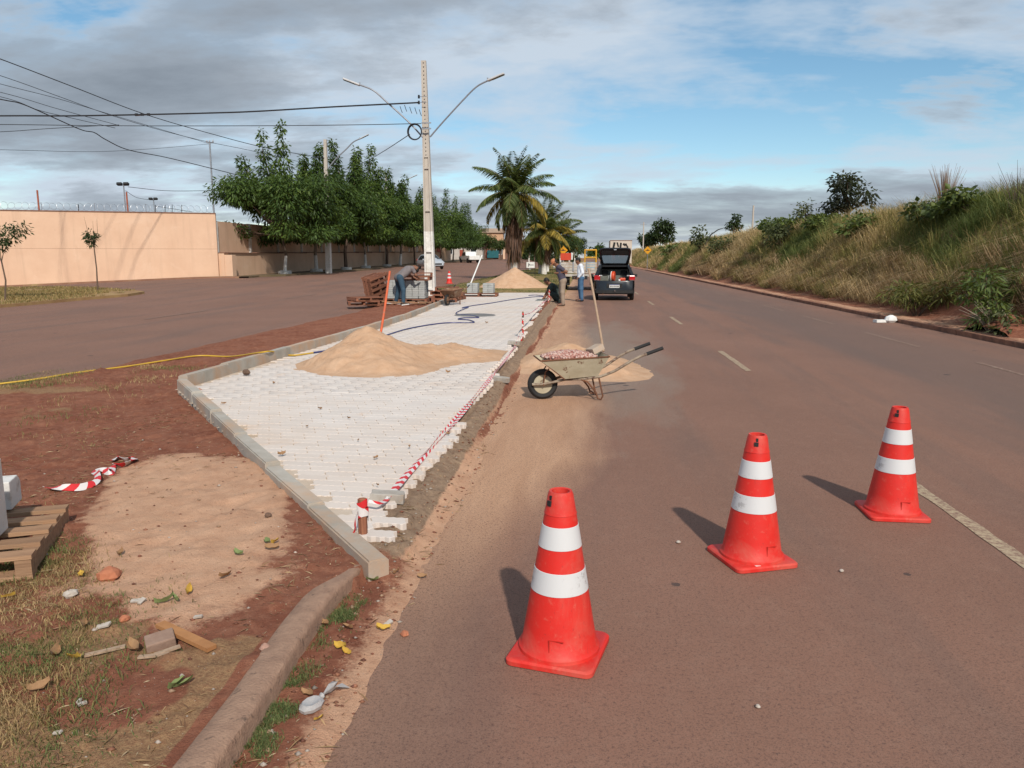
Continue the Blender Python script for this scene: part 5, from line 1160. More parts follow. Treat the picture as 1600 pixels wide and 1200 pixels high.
# --- coconut palms
def palm(label, loc, H, r0, nf, FL, seed, skirt):
    rs = random.Random(seed); p = thing('palm_tree', label, 'palm', loc, 0, 'palms on the median')
    MB().tube([(0, 0, -.1), (.02, 0, H*.3), (.05, .03, H*.7), (.03, 0, H)], [r0*1.1, r0, r0*.85, r0*.7], 12).build('trunk', MT['barkpale'], p, True)
    MB().tube([(0, 0, -.1), (.012, 0, 1.25)], [r0*1.13, r0*1.05], 12).build('whitewash', MT['whitewash'], p, True)
    if skirt:                                                 # dry sheaths and dead fronds hanging round the trunk
        P = []; D = []; n = 900; a = rng.random(n)*6.283; z = H-.1-rng.random(n)**1.2*(H-2.0); rad = r0+.10+.62*np.clip((z-2.2)/(H-2.2), 0, 1)*rng.random(n)
        P = np.stack([rad*np.cos(a), rad*np.sin(a), z], -1); D = nrm(np.stack([.16*np.cos(a), .16*np.sin(a), -np.ones(n)], -1)+rng.normal(0, .06, (n, 3)))
        link('dead_fronds', leaf_mesh('dead_fronds', P, D, 1.0*(.6+.8*rng.random(n)), .11, pick([(.16, .085, .055), (.22, .13, .085), (.11, .06, .04)], n)), None, p)
    for i in range(nf):
        a = i*2.39996+rs.uniform(-.25, .25); f = i/(nf-1); el = R(86-122*f**1.15+rs.uniform(-7, 7)); L = FL*rs.uniform(.85, 1.05)*(1-.15*abs(f-.5)); bend = R(42+48*f)
        pts = []; pos = Vector((.03, 0, H)); ang = el; ns = 12; hd = Vector((math.cos(a), math.sin(a), 0))
        for k in range(ns+1):
            pts.append(pos.copy()); ang = el-bend*(k/ns)**1.3; pos = pos+(hd*math.cos(ang)+Vector((0, 0, 1))*math.sin(ang))*(L/ns)
        old = f > (.72 if seed == 1 else .45)
        m = 62; Pn = []; Dn = []; Ln = []
        for k in range(m):
            t = .12+.88*k/m; q = t*ns; i0 = min(int(q), ns-1); pp = pts[i0].lerp(pts[i0+1], q-i0); tg = (pts[i0+1]-pts[i0]).normalized(); sd_ = tg.cross(Vector((0, 0, 1)))
            sd_ = sd_.normalized() if sd_.length > .05 else Vector((-hd.y, hd.x, 0)); up_ = sd_.cross(tg)
            for s in (-1, 1):
                d = (tg*.55+sd_*s*(.95)+up_*.15+Vector((0, 0, -.55-.5*f))+Vector((rs.uniform(-.12, .12), rs.uniform(-.12, .12), rs.uniform(-.12, .12)))).normalized()
                Pn.append(tuple(pp)); Dn.append(tuple(d)); Ln.append(.85*math.sin(math.pi*(.18+.74*t))*FL/3.6)
        Pn = np.array(Pn); Dn = np.array(Dn); c = pick([(.32, .22, .035), (.38, .28, .055), (.20, .16, .035)] if old and rs.random() < .75 else [(.065, .098, .026), (.09, .125, .034), (.13, .15, .045)], len(Pn), .14)
        me = leaf_mesh('frond', Pn, Dn, np.array(Ln), .080, c, fold=.12); fo = link('frond', me, None, p)
        MB().tube(pts, [.035*(1-k/ns*.85) for k in range(ns+1)], 5).build('rib', simple('frond_rib', (.20, .17, .06), None, 4, .8) if i == 0 and seed == 1 else bpy.data.materials['frond_rib'], fo, True)
    return p
pb = at(803, 437, 60); palm('tall coconut palm with dry brown skirt and white painted base behind the sand cone', (pb.x, 60, .1), 6.5, .24, 36, 4.0, 1, True)
pb2 = at(850, 428, 76); palm('smaller palm with yellowing fronds behind the tall coconut palm', (pb2.x, 76, .1), 4.2, .25, 30, 3.9, 2, True)
pb3 = at(878, 428, 100); palm('farthest green palm rising from the median trees by the yellow sign', (pb3.x, 100, .1), 4.4, .25, 20, 3.6, 3, False)
# --- trees of the median with white painted trunks
for px, Y, h, lab in ((843, 78, 4.7, 'round median tree with a thick white painted trunk behind the white board sign'), (856, 90, 4.6, 'round median tree with a thin leaning white trunk'), (876, 98, 5.0, 'round median tree with a white trunk behind the capped worker'), (828, 106, 4.6, 'median tree behind the tall coconut palm'), (890, 118, 5.4, 'median tree beside the yellow hump sign'), (897, 140, 6.4, 'dark median tree at the end of the row'), (866, 124, 5.2, 'median tree behind the smaller palm'), (902, 172, 7.0, 'farthest median tree before the open sky')):
    p = at(px, 425, Y); rs = random.Random(px)
    cl = [(rs.uniform(-1.3, 1.3), rs.uniform(-1.3, 1.3), rs.uniform(2.9, h-.9), rs.uniform(.8, 1.3), rs.uniform(.8, 1.3), rs.uniform(.6, .9)) for _ in range(9)]
    tree('median_tree', lab, (p.x, Y, .08), 2.6, .13, cl, 2600, .30, .13, DARKG+GREEN[:2], 'trees on the median', 'barkpale', 1.6, lean=(rs.uniform(-.2, .2), 0))
# --- clipped trees and bushes at the end of the side road
for px, Y, h, w_, lab in ((757, 150, 5.2, 3.4, 'clipped green hedge tree with a flat top beside the teal shop front'), (783, 158, 5.0, 3.6, 'clipped hedge tree below the orange building'), (812, 166, 4.6, 3.2, 'clipped hedge tree behind the coconut palm trunk'), (740, 172, 7.5, 3.6, 'dark tree behind the clipped hedge trees'), (835, 190, 5.0, 3.6, 'low green tree where the side road ends')):
    p = at(px, 408, Y); rs = random.Random(px*3)
    cl = [(rs.uniform(-w_*.7, w_*.7), rs.uniform(-1.5, 1.5), rs.uniform(2.6, h-.8), 1.2, 1.2, .8) for _ in range(10)]
    tree('clipped_tree', lab, (p.x, Y, hg1(p.x, Y)+.05), 2.2, .16, cl, 2600, .36, .16, [(.05, .085, .02), (.07, .11, .025), (.035, .06, .016), (.11, .14, .035)], 'clipped trees at the end of the side road', 'bark')
# --- low bushes closing the view behind the median and the side road
for i, (px, Y, w_, h) in enumerate(((800, 205, 5.0, 3.6), (826, 215, 5.0, 3.4), (850, 210, 5.0, 3.8), (872, 220, 5.0, 3.6), (893, 228, 4.5, 3.6), (770, 240, 6.0, 4.0))):
    p = at(px, 408, Y); rs = random.Random(px*5); cl = [(rs.uniform(-w_, w_)*.8, rs.uniform(-1.2, 1.2), h*rs.uniform(.15, .8), 1.5, 1.3, h*.28) for _ in range(11)]
    t = thing('bush', ('broad bush behind the tall coconut palm', 'broad bush behind the white board sign', 'broad bush behind the white trunks of the median', 'broad bush behind the smaller palm', 'broad bush left of the flatbed trailer, far off', 'broad bush before the orange building')[i], 'bush', (p.x, Y, hg1(p.x, 150)), 0, 'bushes at the far end of the median')
    mb = MB()
    for c in cl: mb.tube([(c[0]*.5, 0, 0), c[:3]], [.06, .02], 5)
    mb.build('stems', MT['bark'], t, True); link('foliage', leaf_mesh('foliage', *clump_leaves(cl, 1500, .55, .30, DARKG+GREEN[:2], .3)), None, t)
# --- tall dry grass over the embankment
def embank_grass():
    # every tussock is a fountain of bent blades with a tone of its own
    nt_ = 8200; ty = 10.5*np.exp(rng.random(nt_)*math.log(260/10.5)); tx = 9.75+rng.beta(1.05, 1.2, nt_)*5.3
    bare = fbm(tx*.8+40, ty*.35, 3); k = ~((tx < 10.5) & (bare > .54)); tx, ty = tx[k], ty[k]; nt_ = len(tx)
    tone = np.clip((fbm(tx*.50+7, ty*.25+3, 4)-.5)*2.6+.42+rng.normal(0, .14, nt_)+.22*sst(10.9, 9.8, tx)+.22*sst(12.4, 13.8, tx), 0, .999)
    size = (.35+.75*rng.random(nt_))*(.8+.4*tone); flop = np.clip(.35+.55*rng.random(nt_)+.35*sst(10.8, 9.8, tx), 0, 1.2); scl = np.clip(ty/28, 1, 7)
    nb = 30; n = nt_*nb; rp = lambda q: np.repeat(q, nb)
    far = rp(scl); a = rng.random(n)*6.283; rr = rng.random(n)**.6*.26*far**.55; x = rp(tx)+rr*np.cos(a); y = rp(ty)+rr*np.sin(a); z = emb(x, y)-.06
    H = rp(size)*(.45+.8*rng.random(n))*.95; out = np.stack([np.cos(a), np.sin(a)], -1); Ld = nrm(out+np.stack([-.35-.3*rng.random(n), rng.normal(0, .3, n)], -1)); bend = np.clip(rp(flop)*(.5+1.3*rng.random(n)), .1, 1.4)
    f = np.clip(rp(tone)+rng.normal(0, .09, n), 0, .999)
    pal = np.array([(.105, .140, .040), (.155, .180, .052), (.215, .205, .060), (.29, .245, .082), (.39, .285, .115), (.47, .33, .15), (.54, .39, .21)])
    col = np.clip(pal[(f*7).astype(int)]*(1+rng.normal(0, .2, (n, 1))), .01, .7)
    o = link('embankment_grass', blade_mesh('embankment_grass', np.stack([x, y, z], -1), H, Ld, bend, .0135*far**.95*(.7+.7*rng.random(n)), col)); tag(o, 'tall dry and green grass covering the roadside embankment', 'grass', None, 'stuff')
    # bleached straw arching in sheaves over the foot of the slope
    ns_ = 330; sy = 12*np.exp(rng.random(ns_)*math.log(80/12)); sx = 9.75+rng.random(ns_)*1.3; nb = 42; n = ns_*nb; a = np.repeat(rng.normal(math.pi, .7, ns_), nb)+rng.normal(0, .35, n); x = np.repeat(sx, nb)+rng.normal(0, .10, n); y = np.repeat(sy, nb)+rng.normal(0, .12, n)
    o = link('straw', blade_mesh('straw', np.stack([x, y, emb(x, y)-.03], -1), np.repeat(.5+.6*rng.random(ns_), nb)*(.7+.5*rng.random(n)), np.stack([np.cos(a), np.sin(a)], -1), .95+.35*rng.random(n), .012*np.clip(y/22, 1, 4), pick([(.46, .31, .17), (.38, .24, .13), (.54, .39, .24), (.30, .18, .10)], n))); tag(o, 'bleached straw drooping over the foot of the embankment', 'straw', None, 'stuff')
embank_grass()
# --- shrubs on the embankment
def shrub(label, px, py, Y, h, w_, pal, n, L, Wd, group='shrubs on the embankment', x=None):
    p = at(px, py, Y) if x is None else Vector((x, Y, 0)); z = em1(p.x, Y)-.1; rs = random.Random(int(px*7+py))
    cl = [(rs.uniform(-w_, w_)*.6, rs.uniform(-w_, w_)*.6, h*rs.uniform(.35, .95), w_*.42, w_*.42, h*.22) for _ in range(8)]
    t = thing('shrub', label, 'shrub', (p.x, Y, z), 0, group); mb = MB()
    for c in cl: mb.tube([(0, 0, 0), (c[0]*.4, c[1]*.4, c[2]*.5), c[:3]], [.03, .02, .008], 5)
    mb.build('stems', MT['bark'], t, True); link('foliage', leaf_mesh('foliage', *clump_leaves(cl, n, L, Wd, pal, .3)), None, t)
CG = [(.075, .110, .028), (.105, .145, .036), (.150, .185, .045), (.06, .085, .026)]; OL = [(.065, .080, .032), (.09, .105, .04), (.12, .13, .055)]
for args in (('leafy green castor shrub on the crest beside the dark round tree', 1352, 318, 35.5, .95, 1.3, CG, 600, .24, .15), ('pale green shrub on the crest with dry brown twigs behind', 1465, 305, 29, .85, 1.3, CG+OL, 500, .22, .14),
             ('broad leafy bush where the crest meets the right border', 1520, 300, 27, .85, 1.2, CG, 450, .22, .15), ('dark feathery bush low on the slope by the sand mound', 1560, 425, 17.8, .8, .6, CG, 420, .17, .05), ('bright green fern-like bush high on the slope', 1560, 372, 19, 1.3, 1.0, CG, 1000, .18, .06),
             ('small dark bush on the upper slope opposite the lane dash', 1222, 375, 48, 1.7, 1.1, OL, 700, .25, .10), ('green bush on the slope behind the yellow hump sign', 1050, 392, 105, 1.6, 2.0, OL+CG, 600, .42, .22), ('green creeper mound along the crest', 1235, 348, 52, 1.0, 2.2, CG, 900, .30, .18), ('yellow green bush half way up the slope', 1440, 400, 22.5, 1.1, 1.1, [(.10, .115, .025), (.13, .13, .035)], 900, .22, .04),
             ('second creeper mound on the crest before the bare tree', 1290, 338, 44, .95, 1.6, CG, 700, .26, .17), ('round bush in the middle of the grassy slope', 1130, 385, 66, 1.6, 1.4, OL, 600, .32, .14), ('dark weed clump at the foot of the slope', 1590, 470, 17.0, .5, .5, OL, 260, .16, .06), ('leafy sapling on the crest beside the drooping dry frond', 1098, 370, 80, 2.6, 1.4, OL, 500, .4, .2)):
    shrub(*args)
def crest_tree(label, px, Y, x, h, w_, n, pal, L, Wd, nc=9, trunk=None):
    z = em1(x, Y)-.1; rs = random.Random(px); th = trunk or h*.42; cl = [(rs.uniform(-w_, w_)*.6, rs.uniform(-w_, w_)*.5, rs.uniform(th+.2, h-.4), w_*.38, w_*.38, (h-th)*.24) for _ in range(nc)]
    tree('crest_tree', label, (x, Y, z), th, .10+.02*w_, cl, n, L, Wd, pal, 'trees along the embankment crest', 'bark')
def xat(px, Y): return at(px, 380, Y).x
crest_tree('dark round tree with purple brown leaves on the embankment crest', 1322, 46, xat(1322, 46), 3.4, 1.9, 1500, [(.018, .020, .018), (.025, .030, .022), (.04, .05, .03)], .24, .14, 12, 1.2)
crest_tree('large dark tree behind the utility pole on the embankment', 1030, 170, xat(1032, 170), 6.6, 3.2, 1800, DARKG, .7, .35, 14, 2.0)
crest_tree('dark low tree left of the large crest tree', 1012, 178, xat(1012, 178), 4.2, 2.2, 900, DARKG, .7, .35, 8, 1.2)
crest_tree('slim young tree with round tufts on the crest', 1145, 84, xat(1145, 84), 3.4, 1.1, 520, DARKG, .32, .16, 6, 1.3)
crest_tree('thin bare-branched tree on the crest left of the dark round tree', 1262, 47, xat(1262, 47), 2.2, 1.3, 170, OL, .22, .12, 7, .6)
crest_tree('far tree seen between the yellow rack and the black car', 931, 230, xat(931, 230)+0, 5.5, 3.2, 700, DARKG+GREEN, .9, .5, 8, 1.5)
# twiggy dry bush and drooping dead frond
def twigs(label, px, Y, n, h, mat):
    x = xat(px, Y); t = thing('dry_bush', label, 'dry bush', (x, Y, em1(x, Y)-.05), 0, 'dry bushes on the embankment')
    mb = MB()
    for i in range(n):
        a = random.random()*6.28; q = random.random(); e = Vector((q*.7*math.cos(a), q*.5*math.sin(a), h*random.uniform(.5, 1))); mb.tube([(0, 0, 0), e*.5+Vector((.05, 0, .1)), e], [.014, .008, .003], 4)
    mb.build('twigs', mat, t)
tw = simple('dry_twig', (.26, .17, .10), (.18, .11, .07), 6, .95)
twigs('dry brown twig bush rising behind the pale green crest shrub', 1467, 29.5, 110, 1.9, tw); twigs('tall dead grass stalks where the crest meets the right border', 1580, 24.0, 26, 1.7, simple('dead_stalk', (.10, .075, .055), None, 6, .95))
twigs('pale dry branches lying at the foot of the slope', 1560, 17.6, 26, .7, simple('pale_branch', (.36, .29, .22), None, 6, .95))
fx = xat(1100, 78); fr_ = MB().tube([(0, 0, 0), (.15, 0, .8), (.6, 0, 1.7), (1.3, 0, 2.2), (2.1, 0, 2.45)], [.05, .06, .09, .08, .02], 6, flat=.5).build('dead_frond', simple('dead_frond', (.06, .06, .06), None, 6, .9)); fr_.location = (fx, 78, em1(fx, 78)+.3); tag(fr_, 'dark dead frond arching above the embankment crest', 'dead frond')
# --- ground grass: turf tufts by the camera, in the gutter and on the lawn
def turf():
    def scatter(n, x0, x1, y0, y1, dens):
        x = x0+(x1-x0)*rng.random(n); y = y0+(y1-y0)*rng.random(n); k = rng.random(n) < dens(x, y); return x[k], y[k]
    Ps = []
    # dry and green tufts in the left foreground
    def d1(x, y):
        f = fbm(x*1.6+2, y*1.6+8, 4); s = median_z(x, y)[1]; left = sst(-1.35, -2.1, x+.25*(y-2.2)); return np.clip((f-.40)*4.5, 0, 1)*left*sst(4.3, 3.3, y)*(1-s)+np.exp(-(((x+3.0)/.5)**2+((y-3.35)/.35)**2))*.9*(1-s)
    x, y = scatter(150000, -4.6, -1.40, 1.5, 4.4, d1); Ps.append((x, y, (.012+.055*rng.random(len(x))**1.5)*(.3+1.1*fbm(x*2.4, y*2.4, 2)), .0030, 0))
    x, y = scatter(60000, -8.2, -3.4, 4.4, 11.0, lambda x, y: np.clip((fbm(x*1.1+5, y*1.1, 4)-.47)*4, 0, 1)*np.maximum(sst(-4.9, -6.2, x+.15*(y-9)), sst(-3.4, -4.2, x)*sst(6.6, 5.2, y))*(1-inpoly(x, y, PAVE))); Ps.append((x, y, .02+.05*rng.random(len(x)), .0045, 0))
    # gutter tufts beside the old kerb
    def d2(x, y): return np.maximum.reduce([np.exp(-((x+1.115)/.062)**4-((y-c)/w_)**4) for c, w_ in ((3.28, .22), (2.52, .30), (2.02, .12))])*np.clip((fbm(x*14, y*9, 3)-.36)*5, 0, 1)
    x, y = scatter(30000, -1.19, -1.0, 1.6, 3.7, d2); Ps.append((x, y, .008+.030*rng.random(len(x)), .0028, 1))
    P = []; H = []; Wd = []; Cc = []
    for x, y, h, w_, kind in Ps:
        n = len(x)
        if n == 0: continue
        P.append(np.stack([x, y, median_z(x, y)[0]-.003], -1)); H.append(h); Wd.append(np.full(n, w_)*(.7+.6*rng.random(n)))
        g_ = fbm(x*1.9+20, y*1.9, 3)+rng.normal(0, .05, n); pal = np.array([(.46, .32, .16), (.38, .26, .12), (.26, .20, .08), (.17, .185, .06), (.12, .16, .048)])
        Cc.append((pal[np.clip(((g_-.32)*2.6*5).astype(int), 0, 4)] if kind == 0 else np.array([(.10, .145, .048), (.13, .17, .055), (.19, .19, .075)])[rng.integers(0, 3, n)])*(1+rng.normal(0, .18, (n, 1))))
    P = np.concatenate(P); H = np.concatenate(H); Wd = np.concatenate(Wd); Cc = np.clip(np.concatenate(Cc), .01, .7); n = len(P); a = rng.random(n)*6.283
    o = link('turf', blade_mesh('turf', P, H, np.stack([np.cos(a), np.sin(a)], -1), .5+.7*rng.random(n), Wd, Cc)); tag(o, 'patchy dry and green grass on the red earth by the old kerb', 'grass', None, 'stuff')
    n = 26000; y = 36.5*np.exp(rng.random(n)*math.log(110/36.5)); x = -7.9+6.7*rng.random(n); k = (fbm(x*.9, y*.5, 3) > .42) & ~((np.hypot(x+3.85, y-41.9) < 2.3)); x, y = x[k], y[k]; n = len(x); a = rng.random(n)*6.283
    o = link('lawn_grass', blade_mesh('lawn_grass', np.stack([x, y, 0*x+.08], -1), .07+.10*rng.random(n), np.stack([np.cos(a), np.sin(a)], -1), .4+.5*rng.random(n), .02*y/40, pick([(.26, .19, .075), (.15, .145, .05), (.09, .11, .035), (.30, .22, .10)], n, .15, fbm(x*.5+3, y*.4, 3)))); tag(o, 'dry grass of the median beyond the sand cone', 'grass', None, 'stuff')
    n = 9000; b = np.array([(p.x, p.y) for p in isl]); x = b[:, 0].min()+np.ptp(b[:, 0])*rng.random(n*6); y = b[:, 1].min()+np.ptp(b[:, 1])*rng.random(n*6); k = inpoly(x, y, [tuple(q) for q in b]) & (fbm(x*.6, y*.6, 3) > .4); x, y = x[k], y[k]; n = len(x); a = rng.random(n)*6.283
    o = link('island_grass', blade_mesh('island_grass', np.stack([x, y, hgt(x, y)+.09], -1), .06+.08*rng.random(n), np.stack([np.cos(a), np.sin(a)], -1), .4+.5*rng.random(n), np.full(n, .022), pick([(.38, .27, .12), (.32, .21, .09), (.20, .17, .06)], n))); tag(o, 'straw coloured grass on the island of the side road', 'grass', None, 'stuff')
turf()
# ================================================================== lamp posts, walls, cables, signs, buildings
def concrete_pole(name, label, base, top, wb, wt, dpb, dpt, white_to, cat='lamp post', group=None):
    """double-T section concrete pole: two flanges, a recessed web, ledges and bolt holes"""
    b = Vector(base); t = Vector(top); root = thing(name, label, cat, b, 0, group); d = t-b; H = d.z
    def P(f): return d*f
    def W(f): return wb+(wt-wb)*f
    def Dp(f): return dpb+(dpt-dpb)*f
    def seg(mb, f0, f1, x0, x1, yo):
        vs = []
        for f in (f0, f1):
            c = P(f); w_ = W(f); q = Dp(f)
            for x, y in ((x0, -yo), (x1, -yo), (x1, yo), (x0, yo)): vs.append((c.x+x*w_, c.y+y*q, c.z))
        mb.add(vs, [(3, 2, 1, 0), (4, 5, 6, 7), (0, 1, 5, 4), (1, 2, 6, 5), (2, 3, 7, 6), (3, 0, 4, 7)])
    fw_ = white_to/H
    for nm, f0, f1, mat in (('painted_base', -.06, fw_, MT['whitewash']), ('shaft', fw_, 1.0, MT['poleconc'])):
        mb = MB(); seg(mb, f0, f1, -.5, -.30, .5); seg(mb, f0, f1, .30, .5, .5); seg(mb, f0, f1, -.305, .305, .22); mb.build(nm, mat, root)
    for f in (.035, .20, .375, .555):                         # ledges across the recess
        c = P(f); w_ = W(f); MB().box((c.x, c.y-Dp(f)*.36, c.z), (w_*.61, Dp(f)*.27, .07)).build('ledge', MT['poleconc'] if f > fw_ else MT['whitewash'], root)
    mb = MB(); seg(mb, .60, 1.0, -.30, .30, .44); mb.build('upper_web', MT['poleconc'], root)
    for k in range(24):
        f = .61+.38*k/23; c = P(f); MB().lathe([(.020, -.02), (.020, .003), (.001, .003)], 8, (c.x, c.y-Dp(f)*.44, c.z), 'Y').build('bolt_hole', MT['black'], root)
    return root
def lamp_arm(root, b, pts, r_, head):
    pl = [Vector(p)-b for p in pts]; MB().tube(smooth_path(pl, 6), r_, 8).build('lamp_arm', MT['greysteel'], root, True)
    h0, h1 = (Vector(p)-b for p in head); d = (h1-h0); L = d.length; m = d.to_track_quat('X', 'Z').to_matrix()
    ld = MB().box((h0+h1)/2, (L, .22, .07), m=m).build('lamp_head', MT['lampwhite'], root, False, .02)
    MB().box((h0+h1)/2+m @ Vector((.08, 0, -.038)), (L*.7, .16, .012), m=m).build('lens', glass, ld); MB().tube([h0+Vector((0, 0, .02)), h0+Vector((0, 0, .11))], .03, 8).build('photocell', MT['greysteel'], ld)
PY = 32.6
pb_ = at(673, 461, PY); pt_ = at(662, 95, PY+.2); pb_.z = .05
mp_ = concrete_pole('lamp_post', 'tall concrete lamp post with two lamp arms and a white painted base', pb_, pt_, .44, .19, .34, .16, 2.75, group='lamp posts')
lamp_arm(mp_, pb_, [at(672, 214, PY), at(690, 193, PY-.1), at(722, 158, PY-.3), at(744, 136, PY-.4), at(764, 125, PY-.5)], .034, (at(762, 126, PY-.5), at(788, 115, PY-.6)))
lamp_arm(mp_, pb_, [at(660, 214, PY), at(640, 192, PY), at(605, 160, PY-.1), at(583, 141, PY-.2), at(558, 131, PY-.2)], .034, (at(562, 133, PY-.2), at(536, 123, PY-.3)))
for py in (151, 160):
    q = at(654.5, py, PY-.12)-pb_; MB().lathe([(.03, -.07), (.055, -.05), (.03, -.02), (.055, 0), (.03, .03), (.05, .06)], 10, q).build('insulator', MT['black'], mp_, True); MB().tube([q, q+Vector((.32, 0, 0))], .012, 6).build('bracket', MT['greysteel'], mp_)
for py in (192, 201): 
    q = at(666, py, PY-.16)-pb_; MB().box(q, (.40, .04, .05)).build('strap', MT['greysteel'], mp_)
for dx, py in ((625, 166), (632, 164), (640, 167), (648, 168), (655, 171)):
    q = at(dx, py, PY-.1)-pb_; MB().tube([q, q+Vector((.05, 0, -.16)), q+Vector((.09, 0, -.26))], .014, 5).build('jumper', MT['cable'], mp_)
cc = at(648, 206, PY-.25); co = thing('cable_coil', 'coil of black cable hanging on the concrete lamp post', 'cable coil', cc)
for k in range(4): MB().tube([(.295*math.cos(a)*(1-.03*k), .02*k-.03, .32*math.sin(a)*(1-.025*k)) for a in (i*2*math.pi/28 for i in range(29))], .022, 6).build('cable_loop', MT['cable'], co, True)
def slim_lamp(label, px, pyb, pyt, Y, arm, head, wpx, white):
    b = at(px, pyb, Y); t = at(px-6 if px < 560 else px-1, pyt, Y); r = thing('lamp_post', label, 'lamp post', b, 0, 'lamp posts'); d = t-b
    MB().tube([(0, 0, -.1), d], [wpx*1.15, wpx*.62], 4).build('shaft', MT['poleconc'], r)
    if white: MB().tube([(0, 0, -.1), d*white], [wpx*1.2, wpx*1.13], 4).build('painted_base', MT['whitewash'], r)
    lamp_arm(r, b, [at(*p, Y) for p in arm], .05, tuple(at(*p, Y) for p in head))
    for py in (246, 250): MB().lathe([(.05, -.1), (.09, 0), (.05, .1)], 8, at(px-10, pyt+28, Y)-b).build('insulator', MT['black'], r)
slim_lamp('second concrete lamp post standing between the street trees with one arm', 514, 430, 218, 60.5, [(511, 265), (525, 248), (541, 233), (552, 222), (564, 216)], [(562, 217), (576, 210)], .24, .24)
slim_lamp('third lamp post with its arm rising out of the street trees', 604, 420, 270, 92, [(606, 300), (620, 292), (632, 282), (640, 278)], [(639, 279), (652, 273)], .2, 0)
# --- perimeter walls
def peachmat():
    t = NT('peach_render'); n = t.noise(.8, 5, .6); c = t.mix(t.ramp(n, [(.35, 0.0), (.65, 1.0)]), (.68, .46, .32), (.63, .415, .285))
    st = t.noise(1.6, 6, .7, .3, st=(1, 1, .06)); c = t.mix(t.ramp(st, [(.52, 0.0), (.72, .38)]), c, (.42, .28, .20))            # rain streaks
    c = t.mix(t.ramp(t.noise(.45, 7, .7, .6), [(.55, 0.0), (.66, .30)]), c, (.74, .54, .40)); c = t.mix(t.ramp(t.noise(6, 6, .75), [(.60, 0.0), (.72, .35)]), c, (.40, .27, .19))
    t.bump(t.noise(25, 4, .6), .2, .01); return t.fin(c, .93, .2)
peach = peachmat()
brown = simple('brown_coping', (.24, .13, .09), None, 3, .9)
TOP = WB.z+(WB.z*0)+0; TOP = at(342, 334, 50.0).z
def long_wall():
    a, b = WL, WB; d = (b-a); L = math.hypot(d.x, d.y); ang = math.atan2(d.y, d.x); r = thing('perimeter_wall', 'long peach rendered wall topped with razor wire along the cross street', 'wall', (a.x, a.y, 0), ang, 'perimeter walls')
    zj = 2.28
    MB().box((L/2, .10, (zj-2.5)/2), (L, .20, zj+2.5)).build('lower_wall', peach, r); MB().box((L/2, .115, (zj+TOP)/2+.006), (L-.004, .19, TOP-zj-.012)).build('upper_wall', peach, r)
    MB().box((L/2, .11, TOP+.03), (L+.06, .26, .06)).build('coping', brown, r)
    MB().box((L/2, .10, zj), (L-.01, .17, .03)).build('joint', brown, r)
    MB().box((L-.10, .30, TOP/2-1.2), (.22, .36, TOP+2.4)).build('corner_pier', peach, r)
    w_ = thing('razor_wire', 'coiled razor wire along the top of the peach wall', 'razor wire', (a.x, a.y, TOP+.06), ang); mb = MB()
    n = int(L*2.6); 
    for k in range(n):
        x = (k+.5)/2.6; rad = random.uniform(.20, .26); ph = random.uniform(-.25, .25); mb.tube([(x+.16*math.cos(q)+ph*math.sin(q)*.3, .1+rad*.6*math.sin(q*1.0+1.2), .25+rad*math.sin(q)) for q in (i*2*math.pi/12 for i in range(13))], .0085, 3, False)
    mb.build('coils', MT['steel'], w_)
    for k in range(int(L/3)): MB().tube([(1+3*k, .1, 0), (1+3*k, .1, .5)], .018, 5).build('support', MT['greysteel'], w_)
long_wall()
def garden_wall():
    x0 = WB.x+.25; r = thing('perimeter_wall', 'shaded peach wall with pale pilasters behind the street trees', 'wall', (x0, 50.4, 0), 0, 'perimeter walls')
    for k in range(15):
        y = k*5.2; zb = hg1(x0, 50+y)
        MB().box((-.45, y+2.6, zb+.45), (.9, 5.196, 2.3)).build('plinth', peach, r); MB().box((-.60, y+2.6, (zb+1.5+TOP-.45+.008*y)/2), (.2, 5.19, TOP-.45+.008*y-zb-1.5)).build('wall_panel', peach, r)
        MB().box((-.46, y, (zb+1.65+TOP-.5+.008*y)/2), (.20, .22, TOP-.5+.008*y-zb-1.65)).build('pilaster', MT['whitewash'], r); MB().box((-.42, y+2.6, zb+1.64), (.98, 5.19, .07)).build('plinth_cap', brown, r)
    MB().box((.18, .35, .95), (.7, .6, 1.9)).build('end_block', peach, r, False, .02)
garden_wall()
redm = simple('red_gate', (.33, .07, .04), (.25, .055, .035), 3, .8); 
rg = thing('metal_gate', 'red brown metal gate beyond the peach garden wall', 'gate', (-25.0, 131, hg1(-25, 131)), R(90))
for k in range(6): MB().box((-2.3+.9*k, 0, 1.35), (.84, .06, 2.6)).build('gate_panel', redm, rg)
MB().box((0, .05, 2.7), (5.6, .1, .12)).build('gate_rail', redm, rg)
bw = thing('garden_wall', 'beige wall piece right of the red gate', 'wall', (-25.2, 139, hg1(-25, 139)), R(90)); MB().box((0, 0, 1.2), (9.6, .2, 2.8)).build('panel', peach, bw); MB().box((0, 0, 2.63), (9.7, .28, .07)).build('coping', brown, bw)
